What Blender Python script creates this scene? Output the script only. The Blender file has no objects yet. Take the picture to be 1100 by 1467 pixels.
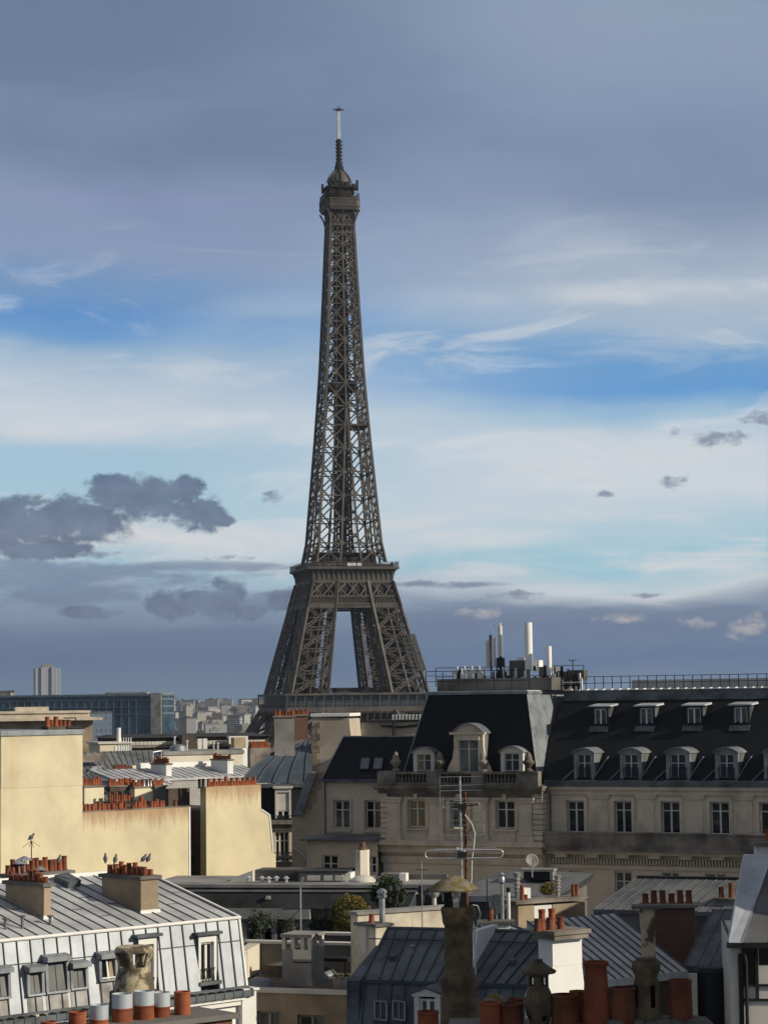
import bpy, math, random
from mathutils import Vector, Matrix
random.seed(7)
sc = bpy.context.scene
COL = sc.collection
R = math.radians

# ------------------------------------------------------------------ camera
ZC = 58.5                 # eye height above the foot of the tower
FPX = 3300.0              # focal length in photo pixels (photo 1100 x 1467)
TH = math.atan(272.5 / FPX)
RO = 0.0125
Fv = Vector((0, math.cos(TH), math.sin(TH)))
R0 = Vector((1, 0, 0)); U0 = Vector((0, -math.sin(TH), math.cos(TH)))
Rv = R0 * math.cos(RO) - U0 * math.sin(RO)
Uv = U0 * math.cos(RO) + R0 * math.sin(RO)
CAMP = Vector((0, 0, ZC))
cd = bpy.data.cameras.new('camera'); cam = bpy.data.objects.new('camera', cd); COL.objects.link(cam)
cam.matrix_world = Matrix(((Rv.x, Uv.x, -Fv.x, CAMP.x), (Rv.y, Uv.y, -Fv.y, CAMP.y), (Rv.z, Uv.z, -Fv.z, CAMP.z), (0, 0, 0, 1)))
cd.sensor_fit = 'HORIZONTAL'; cd.sensor_width = 36; cd.lens = 36 * FPX / 1100
cd.clip_start = 0.5; cd.clip_end = 30000
sc.camera = cam

# ------------------------------------------------------------------ world: Nishita sky with cloud layers by direction
SUN_AZ = R(108.0)         # clockwise from +Y: from the right, a little behind the camera
SUN_EL = R(23.0)
w = bpy.data.worlds.new('World'); sc.world = w; w.use_nodes = True
nt = w.node_tree; NN = nt.nodes; LL = nt.links
for n in list(NN): NN.remove(n)

def s2l(c):
    return tuple(((x / 255) / 12.92 if x / 255 <= 0.04045 else ((x / 255 + 0.055) / 1.055) ** 2.4) for x in c)

class V:                                   # little expression wrapper round math nodes
    def __init__(s, sock): s.s = sock
    def __add__(a, b): return M('ADD', a, b)
    def __radd__(a, b): return M('ADD', b, a)
    def __sub__(a, b): return M('SUBTRACT', a, b)
    def __rsub__(a, b): return M('SUBTRACT', b, a)
    def __mul__(a, b): return M('MULTIPLY', a, b)
    def __rmul__(a, b): return M('MULTIPLY', b, a)
    def __truediv__(a, b): return M('DIVIDE', a, b)
def put(inp, v):
    if isinstance(v, V): LL.new(v.s, inp)
    else: inp.default_value = v
def M(op, a, b=None, c=None, clamp=False):
    n = NN.new('ShaderNodeMath'); n.operation = op; n.use_clamp = clamp
    put(n.inputs[0], a)
    if b is not None: put(n.inputs[1], b)
    if c is not None: put(n.inputs[2], c)
    return V(n.outputs[0])
def smooth(x, a, b):
    n = NN.new('ShaderNodeMapRange'); n.interpolation_type = 'SMOOTHSTEP'
    put(n.inputs['Value'], x); n.inputs['From Min'].default_value = a; n.inputs['From Max'].default_value = b
    return V(n.outputs['Result'])
def noise(x, y, scale=1.0, det=5, rough=0.55, z=0.0, dist=0.0):
    c = NN.new('ShaderNodeCombineXYZ'); put(c.inputs[0], x); put(c.inputs[1], y); put(c.inputs[2], z)
    n = NN.new('ShaderNodeTexNoise'); n.inputs['Scale'].default_value = scale; n.inputs['Detail'].default_value = det
    n.inputs['Roughness'].default_value = rough; n.inputs['Distortion'].default_value = dist
    LL.new(c.outputs[0], n.inputs['Vector'])
    return V(n.outputs['Fac'])
def mixc(f, a, b):
    n = NN.new('ShaderNodeMix'); n.data_type = 'RGBA'
    put(n.inputs[0], f)
    for i, v in ((6, a), (7, b)):
        if isinstance(v, V): LL.new(v.s, n.inputs[i])
        else: n.inputs[i].default_value = (*s2l(v), 1)
    return V(n.outputs[2])
def ramp(x, stops):
    n = NN.new('ShaderNodeValToRGB'); put(n.inputs[0], x)
    e = n.color_ramp.elements
    while len(e) < len(stops): e.new(0.5)
    for i, (p, c) in enumerate(stops):
        e[i].position = p; e[i].color = (*s2l(c), 1)
    return V(n.outputs[0])

def ray(px, py):
    return (Fv * FPX + Rv * (px - 550) + Uv * (733.5 - py)).normalized()
def uv(px, py):
    d = ray(px, py)
    return math.atan2(d.x, d.y) * 33, math.asin(d.z) * 33

tc = NN.new('ShaderNodeTexCoord'); sep = NN.new('ShaderNodeSeparateXYZ'); LL.new(tc.outputs['Generated'], sep.inputs[0])
X, Y, Z = (V(sep.outputs[i]) for i in range(3))
u = M('ARCTAN2', X, Y) * 33.0
v = M('ARCSINE', Z) * 33.0
sky = NN.new('ShaderNodeTexSky'); sky.sky_type = 'NISHITA'; sky.sun_disc = False
sky.sun_elevation = SUN_EL; sky.sun_rotation = SUN_AZ; sky.air_density = 1.0; sky.dust_density = 1.2; sky.ozone_density = 2.0
skyc = V(sky.outputs['Color'])
big = noise(u * 0.22, v * 0.55, 1.0, 3, 0.5, 3.3) - 0.5
fin = noise(u * 0.55, v * 1.9, 1.0, 6, 0.55, 7.7, 0.6) - 0.5
vw = v + big * 1.2 + fin * 0.4
def st(pairs, x):                          # photo rows -> positions on the 0..1 ramp (12 units of v)
    out = [(uv(x, y)[1] / 12.0, c) for y, c in pairs]
    return sorted(out, key=lambda t: t[0])
left = ramp(vw / 12.0, st([(0, (106,126,154)), (110, (104,124,154)), (210, (102,122,152)), (290, (134,150,182)), (375, (134,154,186)),
    (418, (112,150,195)), (448, (92,146,204)), (478, (104,156,210)), (512, (158,186,213)), (560, (186,202,218)), (610, (204,213,222)), (655, (166,197,218)), (720, (166,201,219)), (765, (208,214,219)), (800, (164,196,213)),
    (828, (150,178,199)), (858, (128,150,175)), (895, (92,112,143)), (935, (80,104,138)), (1000, (98,118,142))], 120))
right = ramp(vw / 12.0, st([(0, (142,160,182)), (110, (136,154,180)), (190, (126,146,174)), (290, (132,149,178)), (370, (158,175,197)), (425, (178,192,207)),
    (462, (166,188,211)), (488, (128,170,211)), (512, (102,158,211)), (556, (98,156,211)), (590, (160,192,216)), (640, (200,212,223)), (710, (210,217,224)), (762, (178,206,220)), (802, (158,201,218)),
    (832, (204,212,217)), (858, (134,150,172)), (892, (98,120,152)), (945, (82,108,145)), (1000, (108,128,154))], 900))
col = mixc(smooth(u, -4.0, 4.0), left, right)
# let the clear Nishita blue show in the blue windows
bl = smooth(vw, 4.4, 5.0) * (1.0 - smooth(vw, 5.2, 5.9))
# white wispy streaks through the middle band
wis = noise(u * 0.35 + v * 0.25, v * 1.5 - u * 0.12, 1.0, 7, 0.6, 11.0, 0.8)
wm = smooth(wis, 0.50, 0.72) * smooth(v, 1.5, 2.0) * (1.0 - smooth(v, 5.2, 7.5))
col = mixc(wm * 0.6, col, (222, 225, 228))
wis2 = noise(u * 0.5, v * 2.4 + u * 0.1, 1.0, 6, 0.6, 21.0, 0.5)
wm2 = smooth(wis2, 0.50, 0.68) * smooth(v, 1.6, 1.9) * (1.0 - smooth(v, 2.2, 3.2))
col = mixc(wm2 * 0.6, col, (226, 222, 220))
# grey veil modulation high up
ve = noise(u * 0.18 + v * 0.1, v * 0.42, 1.0, 4, 0.5, 31.0, 0.4)
col = mixc(smooth(ve, 0.42, 0.7) * smooth(v, 5.8, 7.5) * 0.4, col, (142, 158, 184))
col = mixc((1.0 - smooth(ve, 0.3, 0.5)) * smooth(v, 5.8, 7.5) * 0.3, col, (100, 118, 148))

# layered low cloud bank on the left, ragged bank on the right
def blobs(lst, amp, fx, fy, zz, soft=0.25, det=9, rough=0.58):    # ragged clouds: soft ellipses broken up by fractal noise
    n1 = noise(u * fx, v * fy, 1.0, det, rough, zz, 0.35) - 0.5
    wx = (noise(u * fx * 0.6, v * fy * 0.6, 1.0, 4, 0.5, zz + 7) - 0.5) * 0.55
    wy = (noise(u * fx * 0.6, v * fy * 0.6, 1.0, 4, 0.5, zz + 13) - 0.5) * 0.4
    out = None
    for px, py, rx, ry in lst:
        a, b = uv(px, py)
        dx = (u - a) * (100.0 / rx) + wx * (45.0 / rx); dy = (v - b) * (100.0 / ry) + wy * (30.0 / ry)
        val = 1.0 - (dx * dx + dy * dy)
        out = val if out is None else M('MAXIMUM', out, val)
    out = M('MAXIMUM', out, -1.6)
    return smooth(out * 0.55 + n1 * amp, 0.0, soft), out
bank, _ = blobs([(60, 826, 330, 26), (250, 813, 200, 11), (60, 850, 150, 26), (390, 864, 70, 20), (760, 887, 330, 28), (980, 892, 260, 26), (650, 838, 80, 6), (600, 836, 50, 5)], 2.0, 0.7, 3.0, 41.0, 0.55)
col = mixc(bank * 0.7, col, (92, 112, 144))
wht, _ = blobs([(300, 604, 55, 13), (690, 772, 150, 20), (520, 790, 120, 14), (830, 842, 130, 12), (740, 800, 70, 10), (200, 770, 240, 14), (60, 620, 220, 22), (990, 812, 180, 7), (840, 650, 300, 50), (900, 420, 260, 26)], 1.7, 0.7, 2.4, 45.0, 0.9)
col = mixc(wht * 0.65, col, (219, 220, 222))
veil, _ = blobs([(340, 500, 210, 75), (420, 440, 150, 40), (300, 560, 260, 50), (640, 440, 170, 40), (120, 520, 160, 30)], 1.1, 0.5, 1.2, 47.0, 1.0)
col = mixc(veil * 0.62, col, (176, 195, 214))
cum, cv = blobs([(30, 752, 90, 46), (120, 745, 85, 42), (165, 708, 58, 32), (215, 714, 72, 40), (256, 706, 40, 30), (285, 736, 56, 30), (60, 788, 95, 18), (318, 744, 24, 12),
                (238, 868, 38, 24), (285, 862, 48, 24), (322, 860, 40, 34), (352, 876, 34, 14), (120, 878, 50, 12), (405, 858, 34, 20)], 1.5, 2.5, 3.3, 51.0, 0.36, 12, 0.62)
tone = noise(u * 1.7, v * 2.3, 1.0, 6, 0.6, 61.0)
ccol = mixc(smooth(tone + cv * 0.2, 0.40, 0.85), (74, 92, 122), (104, 121, 148))
col = mixc(cum * 0.92, col, ccol)
puf, pv = blobs([(388, 712, 16, 11), (1030, 626, 46, 14), (1012, 632, 22, 13), (962, 691, 26, 12), (868, 708, 17, 6), (1090, 600, 34, 13), (740, 853, 46, 8), (600, 836, 46, 7), (665, 836, 30, 6), (970, 618, 12, 7), (140, 795, 40, 6), (925, 853, 30, 5), (330, 800, 40, 5)], 1.9, 5.0, 8.0, 57.0, 0.75)
col = mixc(puf * 0.8, col, (112, 124, 150))
lit, lv = blobs([(1062, 902, 28, 18), (1082, 894, 24, 20), (1000, 893, 30, 11), (885, 886, 44, 9), (690, 878, 40, 11)], 1.9, 4.5, 6.5, 71.0, 0.9)
col = mixc(lit * 0.6, col, (208, 198, 188))
# overcast grey away from the view: overhead and behind
far = smooth(v, 10.0, 14.0)
ovr = noise(u * 0.12, v * 0.2, 1.0, 5, 0.5, 81.0)
col = mixc(far, col, mixc(ovr, (116, 121, 134), (146, 148, 156)))
sc10 = NN.new('ShaderNodeVectorMath'); sc10.operation = 'SCALE'; sc10.inputs['Scale'].default_value = 11.0
LL.new(col.s, sc10.inputs[0])
fm = NN.new('ShaderNodeMix'); fm.data_type = 'RGBA'
put(fm.inputs[0], 0.97 - bl * 0.12)
LL.new(skyc.s, fm.inputs[6]); LL.new(sc10.outputs[0], fm.inputs[7])
bg = NN.new('ShaderNodeBackground'); bg.inputs['Strength'].default_value = 0.09
LL.new(fm.outputs[2], bg.inputs['Color'])
wo = NN.new('ShaderNodeOutputWorld'); LL.new(bg.outputs[0], wo.inputs['Surface'])

sd = bpy.data.lights.new('sun', 'SUN'); sd.energy = 4.4; sd.angle = R(0.5); sd.color = (1.0, 0.92, 0.78)
sun = bpy.data.objects.new('sun', sd); COL.objects.link(sun)
sdir = Vector((math.sin(SUN_AZ) * math.cos(SUN_EL), math.cos(SUN_AZ) * math.cos(SUN_EL), math.sin(SUN_EL)))
sun.rotation_euler = (-sdir).to_track_quat('-Z', 'Y').to_euler()
sun.location = (60, -30, 120)
sc.view_settings.view_transform = 'Standard'; sc.view_settings.look = 'None'
sc.view_settings.exposure = 0.0; sc.view_settings.gamma = 1.0
sc.cycles.max_bounces = 6; sc.cycles.diffuse_bounces = 3; sc.cycles.glossy_bounces = 3; sc.cycles.volume_bounces = 0

# ------------------------------------------------------------------ helpers
def P(px, py, d):
    r = ray(px, py); return CAMP + r * (d / r.y)

class MB:                                   # collects shapes, links them as ONE mesh
    def __init__(s): s.v = []; s.f = []; s.sm = []
    def add(s, vs, fs, smooth=False):
        o = len(s.v); s.v += [tuple(p) for p in vs]; s.f += [tuple(i + o for i in f) for f in fs]; s.sm += [smooth] * len(fs)
        return s
    def box(s, x0, y0, z0, x1, y1, z1):
        vs = [(x0,y0,z0),(x1,y0,z0),(x1,y1,z0),(x0,y1,z0),(x0,y0,z1),(x1,y0,z1),(x1,y1,z1),(x0,y1,z1)]
        return s.add(vs, [(3,2,1,0),(4,5,6,7),(0,1,5,4),(1,2,6,5),(2,3,7,6),(3,0,4,7)])
    def hexa(s, b, t):                      # two quads, bottom and top
        return s.add(list(b) + list(t), [(3,2,1,0),(4,5,6,7),(0,1,5,4),(1,2,6,5),(2,3,7,6),(3,0,4,7)])
    def bar(s, p, q, wd, h=None, up=(0,0,1)):
        p = Vector(p); q = Vector(q); a = q - p
        if a.length < 1e-6: return s
        a.normalize(); up = Vector(up)
        if abs(a.dot(up)) > 0.98: up = Vector((0, 1, 0)) if abs(a.y) < 0.9 else Vector((1, 0, 0))
        sx = a.cross(up).normalized(); sy = sx.cross(a).normalized(); h = h or wd
        sx = sx * wd / 2; sy = sy * h / 2
        return s.hexa([p - sx - sy, p + sx - sy, p + sx + sy, p - sx + sy], [q - sx - sy, q + sx - sy, q + sx + sy, q - sx + sy])
    def tube(s, p, q, r0, r1=None, n=10, caps=True):
        p = Vector(p); q = Vector(q); a = (q - p)
        if a.length < 1e-6: return s
        a.normalize(); r1 = r0 if r1 is None else r1
        up = Vector((0, 0, 1)) if abs(a.z) < 0.95 else Vector((1, 0, 0))
        sx = a.cross(up).normalized(); sy = a.cross(sx).normalized()
        vs = []; fs = []
        for k in range(n):
            t = 2 * math.pi * k / n; d = sx * math.cos(t) + sy * math.sin(t)
            vs.append(p + d * r0); vs.append(q + d * r1)
        s.add(vs, [(2*k, 2*k+1, (2*k+3) % (2*n), (2*k+2) % (2*n)) for k in range(n)], n > 5)
        if caps:
            s.add(vs, [tuple(2*k for k in range(n)), tuple(2*k+1 for k in reversed(range(n)))])
        return s
    def path(s, pts, r, n=6):
        for a, b in zip(pts, pts[1:]): s.tube(a, b, r, r, n)
        return s
    def lathe(s, cx, cy, prof, n=18, sq=1.0, jit=0.0):
        vs = []; fs = []
        for r, z in prof:
            for k in range(n):
                t = 2 * math.pi * k / n; rr = r * (1 + random.uniform(-jit, jit))
                vs.append((cx + rr * math.cos(t), cy + rr * math.sin(t) * sq, z))
        m = len(prof); run = [0]
        def flush(a, b):                    # a smooth run of rings; sharp corners start a new run
            s.add(vs[a*n:(b+1)*n], [(i*n + k, i*n + (k+1) % n, (i+1)*n + (k+1) % n, (i+1)*n + k) for i in range(b - a) for k in range(n)], True)
        st_ = 0
        for i in range(1, m - 1):
            d0 = Vector((prof[i][0] - prof[i-1][0], prof[i][1] - prof[i-1][1])); d1 = Vector((prof[i+1][0] - prof[i][0], prof[i+1][1] - prof[i][1]))
            if d0.length > 1e-7 and d1.length > 1e-7 and d0.angle(d1) > 0.55: flush(st_, i); st_ = i
        flush(st_, m - 1)
        s.add(vs, [tuple(range(n))[::-1], tuple((m-1)*n + k for k in range(n))])
        return s
    def prism(s, poly, d):                  # polygon (3-D points) pushed along vector d
        d = Vector(d); a = [Vector(p) for p in poly]; b = [p + d for p in a]; n = len(a)
        s.add(a + b, [tuple(range(n))[::-1], tuple(range(n, 2*n))] + [(i, (i+1) % n, n + (i+1) % n, n + i) for i in range(n)])
        return s
    def quad(s, a, b, c, d): return s.add([a, b, c, d], [(0, 1, 2, 3)])
    def build(s, name, mat, parent=None, fix=True):
        me = bpy.data.meshes.new(name); me.from_pydata([tuple(p) for p in s.v], [], s.f)
        me.polygons.foreach_set('use_smooth', s.sm)
        if mat: me.materials.append(mat)
        me.update()
        if fix:
            import bmesh
            bm = bmesh.new(); bm.from_mesh(me); bmesh.ops.recalc_face_normals(bm, faces=bm.faces); bm.to_mesh(me); bm.free()
        o = bpy.data.objects.new(name, me); COL.objects.link(o)
        if parent: o.parent = parent
        return o
def B(*a): return MB().box(*a)

def thing(name, label, cat, loc=(0,0,0), rotz=0.0, group=None):
    o = bpy.data.objects.new(name, None); COL.objects.link(o); o.location = loc; o.rotation_euler = (0, 0, rotz); o.empty_display_size = 0.2
    o['label'] = label; o['category'] = cat
    if group: o['group'] = group
    return o
def tag(o, label, cat, group=None):
    o['label'] = label; o['category'] = cat
    if group: o['group'] = group
    return o
def kidsof(o): return [c for c in bpy.data.objects if c.parent == o]
def dup(o, loc, rotz=None, label=None, group=None, kids=None):
    r = o.copy(); COL.objects.link(r); r.location = loc
    if rotz is not None: r.rotation_euler = (0, 0, rotz)
    if label: r['label'] = label
    if group: r['group'] = group
    for ch in (kids if kids is not None else kidsof(o)):
        c = ch.copy(); COL.objects.link(c); c.parent = r
        if kids is None:
            for g in kidsof(ch):
                d = g.copy(); COL.objects.link(d); d.parent = c
    return r

class Frame:                                # a building's own axes: x along the front, y to the back, z up (world height)
    def __init__(s, org, rot):
        s.o = Vector((org[0], org[1], 0)); s.r = rot; s.c = math.cos(rot); s.n = math.sin(rot)
    def w2l(s, p):
        dx = p.x - s.o.x; dy = p.y - s.o.y
        return Vector((dx * s.c + dy * s.n, -dx * s.n + dy * s.c, p.z))
    def l2w(s, x, y, z): return Vector((s.o.x + x * s.c - y * s.n, s.o.y + x * s.n + y * s.c, z))
    def at(s, px, py, y=0.0):               # where the sight line meets the local plane y = const -> (x, z)
        a = s.w2l(CAMP); d = s.w2l(CAMP + ray(px, py)) - a
        t = (y - a.y) / d.y; p = a + d * t
        return p.x, p.z
    def atx(s, px, py, x):                  # meets local plane x = const -> (y, z)
        a = s.w2l(CAMP); d = s.w2l(CAMP + ray(px, py)) - a
        t = (x - a.x) / d.x; p = a + d * t
        return p.y, p.z
    def atz(s, px, py, z):                  # meets a level plane -> (x, y)
        a = s.w2l(CAMP); d = s.w2l(CAMP + ray(px, py)) - a
        t = (z - a.z) / d.z; p = a + d * t
        return p.x, p.y

# ------------------------------------------------------------------ materials
def mat(name, c, rough=0.8, metal=0.0, var=0.15, scale=1.0, bump=0.0, c2=None, streak=0.0, spec=0.3, lo=0.35, hi=0.7, fine=0.0, stc=None):
    """base colour c with blotches towards c2, vertical run-off streaks, fine grain, bump"""
    m = bpy.data.materials.new(name); m.use_nodes = True
    t = m.node_tree; N = t.nodes; L = t.links; b = N['Principled BSDF']
    b.inputs['Roughness'].default_value = rough; b.inputs['Metallic'].default_value = metal
    b.inputs['Specular IOR Level'].default_value = spec
    co = N.new('ShaderNodeTexCoord')
    def nz(sc_, det, mapping=None, ro=0.6):
        n = N.new('ShaderNodeTexNoise'); n.inputs['Scale'].default_value = sc_; n.inputs['Detail'].default_value = det; n.inputs['Roughness'].default_value = ro
        if mapping:
            mp = N.new('ShaderNodeMapping'); mp.inputs['Scale'].default_value = mapping
            L.new(co.outputs['Object'], mp.inputs[0]); L.new(mp.outputs[0], n.inputs['Vector'])
        else: L.new(co.outputs['Object'], n.inputs['Vector'])
        return n.outputs['Fac']
    def rng(s_, a, b_):
        n = N.new('ShaderNodeMapRange'); n.interpolation_type = 'SMOOTHSTEP'; L.new(s_, n.inputs[0])
        n.inputs[1].default_value = a; n.inputs[2].default_value = b_; return n.outputs[0]
    def mx(f, a, b_, fac=1.0, bt='MIX'):
        n = N.new('ShaderNodeMix'); n.data_type = 'RGBA'; n.blend_type = bt
        if isinstance(f, float): n.inputs[0].default_value = f
        else:
            q = N.new('ShaderNodeMath'); q.operation = 'MULTIPLY'; L.new(f, q.inputs[0]); q.inputs[1].default_value = fac; L.new(q.outputs[0], n.inputs[0])
        for i, vv in ((6, a), (7, b_)):
            if isinstance(vv, tuple): n.inputs[i].default_value = (*vv, 1)
            else: L.new(vv, n.inputs[i])
        return n.outputs[2]
    c2 = c2 or tuple(x * (1 - 2.2 * var) for x in c)
    n1 = nz(0.5 * scale, 6)
    o = mx(rng(n1, lo, hi), tuple(min(1, x * (1 + var * 0.4)) for x in c), c2)
    if streak:
        n2 = nz(1.0, 5, (2.2 * scale, 2.2 * scale, 0.12 * scale))
        o = mx(rng(n2, 0.48, 0.78), o, stc or tuple(x * 0.45 for x in c), streak)
    if fine:
        n3 = nz(14 * scale, 3)
        o = mx(rng(n3, 0.35, 0.75), o, tuple(x * 0.6 for x in c), fine)
    L.new(o, b.inputs['Base Color'])
    if bump:
        bp = N.new('ShaderNodeBump'); bp.inputs['Strength'].default_value = bump; bp.inputs['Distance'].default_value = 0.03
        L.new(nz(9 * scale, 5), bp.inputs['Height']); L.new(bp.outputs[0], b.inputs['Normal'])
    m['n'] = 1
    return m
def brickmat(name, c, c2, mortar, bw=0.4, bh=0.2, off=0.5, ms=0.015, rough=0.85, rot=None):
    """courses laid in the object's x-z plane (y folded in so side faces get courses too)"""
    m = mat(name, c, rough)
    t = m.node_tree; N = t.nodes; L = t.links; b = N['Principled BSDF']
    old = b.inputs['Base Color'].links[0].from_socket
    co = N.new('ShaderNodeTexCoord'); sp = N.new('ShaderNodeSeparateXYZ'); L.new(co.outputs['Object'], sp.inputs[0])
    ad = N.new('ShaderNodeMath'); L.new(sp.outputs[0], ad.inputs[0]); L.new(sp.outputs[1], ad.inputs[1])
    cb = N.new('ShaderNodeCombineXYZ'); L.new(ad.outputs[0], cb.inputs[0]); L.new(sp.outputs[2], cb.inputs[1])
    br = N.new('ShaderNodeTexBrick'); L.new(cb.outputs[0], br.inputs['Vector']); br.offset = off
    br.inputs['Scale'].default_value = 1; br.inputs['Brick Width'].default_value = bw; br.inputs['Row Height'].default_value = bh; br.inputs['Mortar Size'].default_value = ms
    br.inputs['Color1'].default_value = (*c, 1); br.inputs['Color2'].default_value = (*c2, 1); br.inputs['Mortar'].default_value = (*mortar, 1)
    mxn = N.new('ShaderNodeMix'); mxn.data_type = 'RGBA'; mxn.inputs[0].default_value = 0.6
    L.new(old, mxn.inputs[6]); L.new(br.outputs['Color'], mxn.inputs[7]); L.new(mxn.outputs[2], b.inputs['Base Color'])
    return m
MA = {}
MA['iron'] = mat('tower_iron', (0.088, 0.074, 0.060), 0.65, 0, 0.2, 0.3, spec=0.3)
MA['iron_d'] = mat('tower_iron_dark', (0.026, 0.022, 0.019), 0.9, 0, 0.2, 0.3)  # darker copy of the tower iron; shade of the inner parts put into the colour
MA['mast_w'] = mat('mast_pale', (0.6, 0.6, 0.58), 0.5)
MA['ground'] = mat('ground_city', (0.09, 0.09, 0.085), 0.95, 0, 0.3, 0.02)
# ------------------------------------------------------------------ ground and air
def ground_z(x, y):
    if y < 150: return 28.0
    if y < 600: t = (y - 150) / 450; t = t * t * (3 - 2 * t); return 28 * (1 - t)
    if y < 2600: return 0.0
    t = min(1, (y - 2600) / 3400); t = t * t * (3 - 2 * t)
    return t * (50 + 10 * math.sin(x * 0.0016 + 1) + 5 * math.sin(x * 0.006))
g = MB(); ys = [-300, -50, 0, 50, 100, 150, 200, 260, 320, 380, 440, 500, 560, 620, 900, 1400, 2000, 2600, 2900, 3200, 3500, 3800, 4100, 4500, 5000, 5500, 6000, 7000, 9000]
xs = [-4000 + 160 * i for i in range(51)]
g.add([(x, y, ground_z(x, y)) for y in ys for x in xs], [(j*len(xs)+i, j*len(xs)+i+1, (j+1)*len(xs)+i+1, (j+1)*len(xs)+i) for j in range(len(ys)-1) for i in range(len(xs)-1)], True)
go = g.build('ground', MA['ground']); go['kind'] = 'structure'

# ------------------------------------------------------------------ the lattice tower
TD = 1030.0
tx = P(494, 993, TD).x
TOW = thing('lattice_tower', 'tall brown iron lattice tower with three platforms and an antenna mast', 'tower', (tx, TD, 0), R(13.5))
def tz(py): r = ray(490, py); return ZC + r.z / r.y * TD
prof = [(0, 62), (tz(1015), 31.8), (tz(993), 30.3), (tz(835), 18.0), (tz(812), 15.9), (tz(780), 14.1), (tz(631), 10.4), (tz(535), 8.3), (tz(420), 6.6), (tz(330), 5.4), (tz(285), 5.2)]
def hw(z):
    for (a, p), (b, q) in zip(prof, prof[1:]):
        if z <= b: return p + (q - p) * (z - a) / (b - a)
    return prof[-1][1]
zm = tz(585)                                 # where the four legs have grown together
lwp = [(0, 26), (tz(1015), 17.0), (tz(993), 16.2), (tz(870), 12.4), (tz(835), 11.2), (tz(780), 10.4), (tz(700), 9.9), (tz(631), 9.3), (zm, 9.4), (400, 6)]
def lw(z):                                   # width of one leg
    for (a, p), (b, q) in zip(lwp, lwp[1:]):
        if z <= b: return min(hw(z), p + (q - p) * (z - a) / (b - a))
    return hw(z)
def brace(m, a0, a1, b0, b1, wd, nrm, style='X'):  # X between two chords a (bottom->top) and b
    if 'X' in style: m.bar(a0, b1, wd, wd * 0.7, nrm); m.bar(b0, a1, wd, wd * 0.7, nrm)
    if 'H' in style: m.bar(a1, b1, wd * 1.1, wd, nrm)
def truss(m, p, q, dep, wd, nrm, n):         # flat laced girder: two chords and zigzag
    p = Vector(p); q = Vector(q); a = (q - p).normalized(); s_ = a.cross(Vector(nrm)).normalized() * dep / 2
    m.bar(p + s_, q + s_, wd, wd, nrm); m.bar(p - s_, q - s_, wd, wd, nrm)
    for i in range(n):
        c0 = p + (q - p) * (i / n); c1 = p + (q - p) * ((i + 1) / n)
        sg = 1 if i % 2 else -1
        m.bar(c0 + s_ * sg, c1 - s_ * sg, wd * 0.8, wd * 0.8, nrm)
def leg_pts(sx, sy, z):
    h = hw(z); l = lw(z)
    o = Vector((sx * h, sy * h, z)); ix = Vector((sx * (h - l), sy * h, z)); iy = Vector((sx * h, sy * (h - l), z)); ii = Vector((sx * (h - l), sy * (h - l), z))
    return o, ix, iy, ii
def leg(sx, sy, zs, pw, bw, name):
    m = MB(); mi = MB()
    for a, b in zip(zs, zs[1:]):
        A = leg_pts(sx, sy, a); Bq = leg_pts(sx, sy, b)
        for k in range(4): m.bar(A[k], Bq[k], pw, pw)
        for i, j, nrm in ((0, 1, (0, sy, 0)), (0, 2, (sx, 0, 0)), (1, 3, (sx, 0, 0)), (2, 3, (0, sy, 0))):
            truss(m, A[i], Bq[j], 1.1, 0.36, nrm, 9); truss(m, A[j], Bq[i], 1.1, 0.36, nrm, 9)
            truss(m, Bq[i], Bq[j], 1.4, 0.36, nrm, 6)
            mid0 = (A[i] + A[j]) / 2; mid1 = (Bq[i] + Bq[j]) / 2
            m.bar(mid0, mid1, 0.5)
            # secondary lacing
            q0 = A[i].lerp(Bq[i], .5); q1 = A[j].lerp(Bq[j], .5)
            m.bar(q0, q1, .3)
        # dark filler bars for lift gear and ducting, painting the leg's inner shade
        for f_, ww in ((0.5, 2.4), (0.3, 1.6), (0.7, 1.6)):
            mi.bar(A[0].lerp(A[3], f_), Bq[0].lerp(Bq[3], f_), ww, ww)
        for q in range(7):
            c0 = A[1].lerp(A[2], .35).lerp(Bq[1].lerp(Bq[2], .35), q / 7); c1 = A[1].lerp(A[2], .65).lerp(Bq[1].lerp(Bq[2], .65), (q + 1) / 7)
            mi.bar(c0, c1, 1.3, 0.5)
    mi.build('dark_leg_filler', MA['iron_d'], TOW)
    return m.build(name, MA['iron'], TOW)
z1 = tz(995); zt = tz(872)
for sx in (-1, 1):
    for sy in (-1, 1):
        leg(sx, sy, [z1 + (zt - z1) * i / 4 for i in range(5)] , 1.35, 0.6, 'leg')
lowm = MB()                                   # feet of the tower, mostly behind the roofs
for sx in (-1, 1):
    for sy in (-1, 1):
        zs = [0.0, 14, 28, 42, tz(1018)]
        for a, b in zip(zs, zs[1:]):
            A = leg_pts(sx, sy, a); Bq = leg_pts(sx, sy, b)
            for k in range(4): lowm.bar(A[k], Bq[k], 1.6)
            for i, j, nrm in ((0, 1, (0, sy, 0)), (0, 2, (sx, 0, 0)), (1, 3, (sx, 0, 0)), (2, 3, (0, sy, 0))):
                brace(lowm, A[i], Bq[i], A[j], Bq[j], 1.0, nrm, 'XH')
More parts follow.
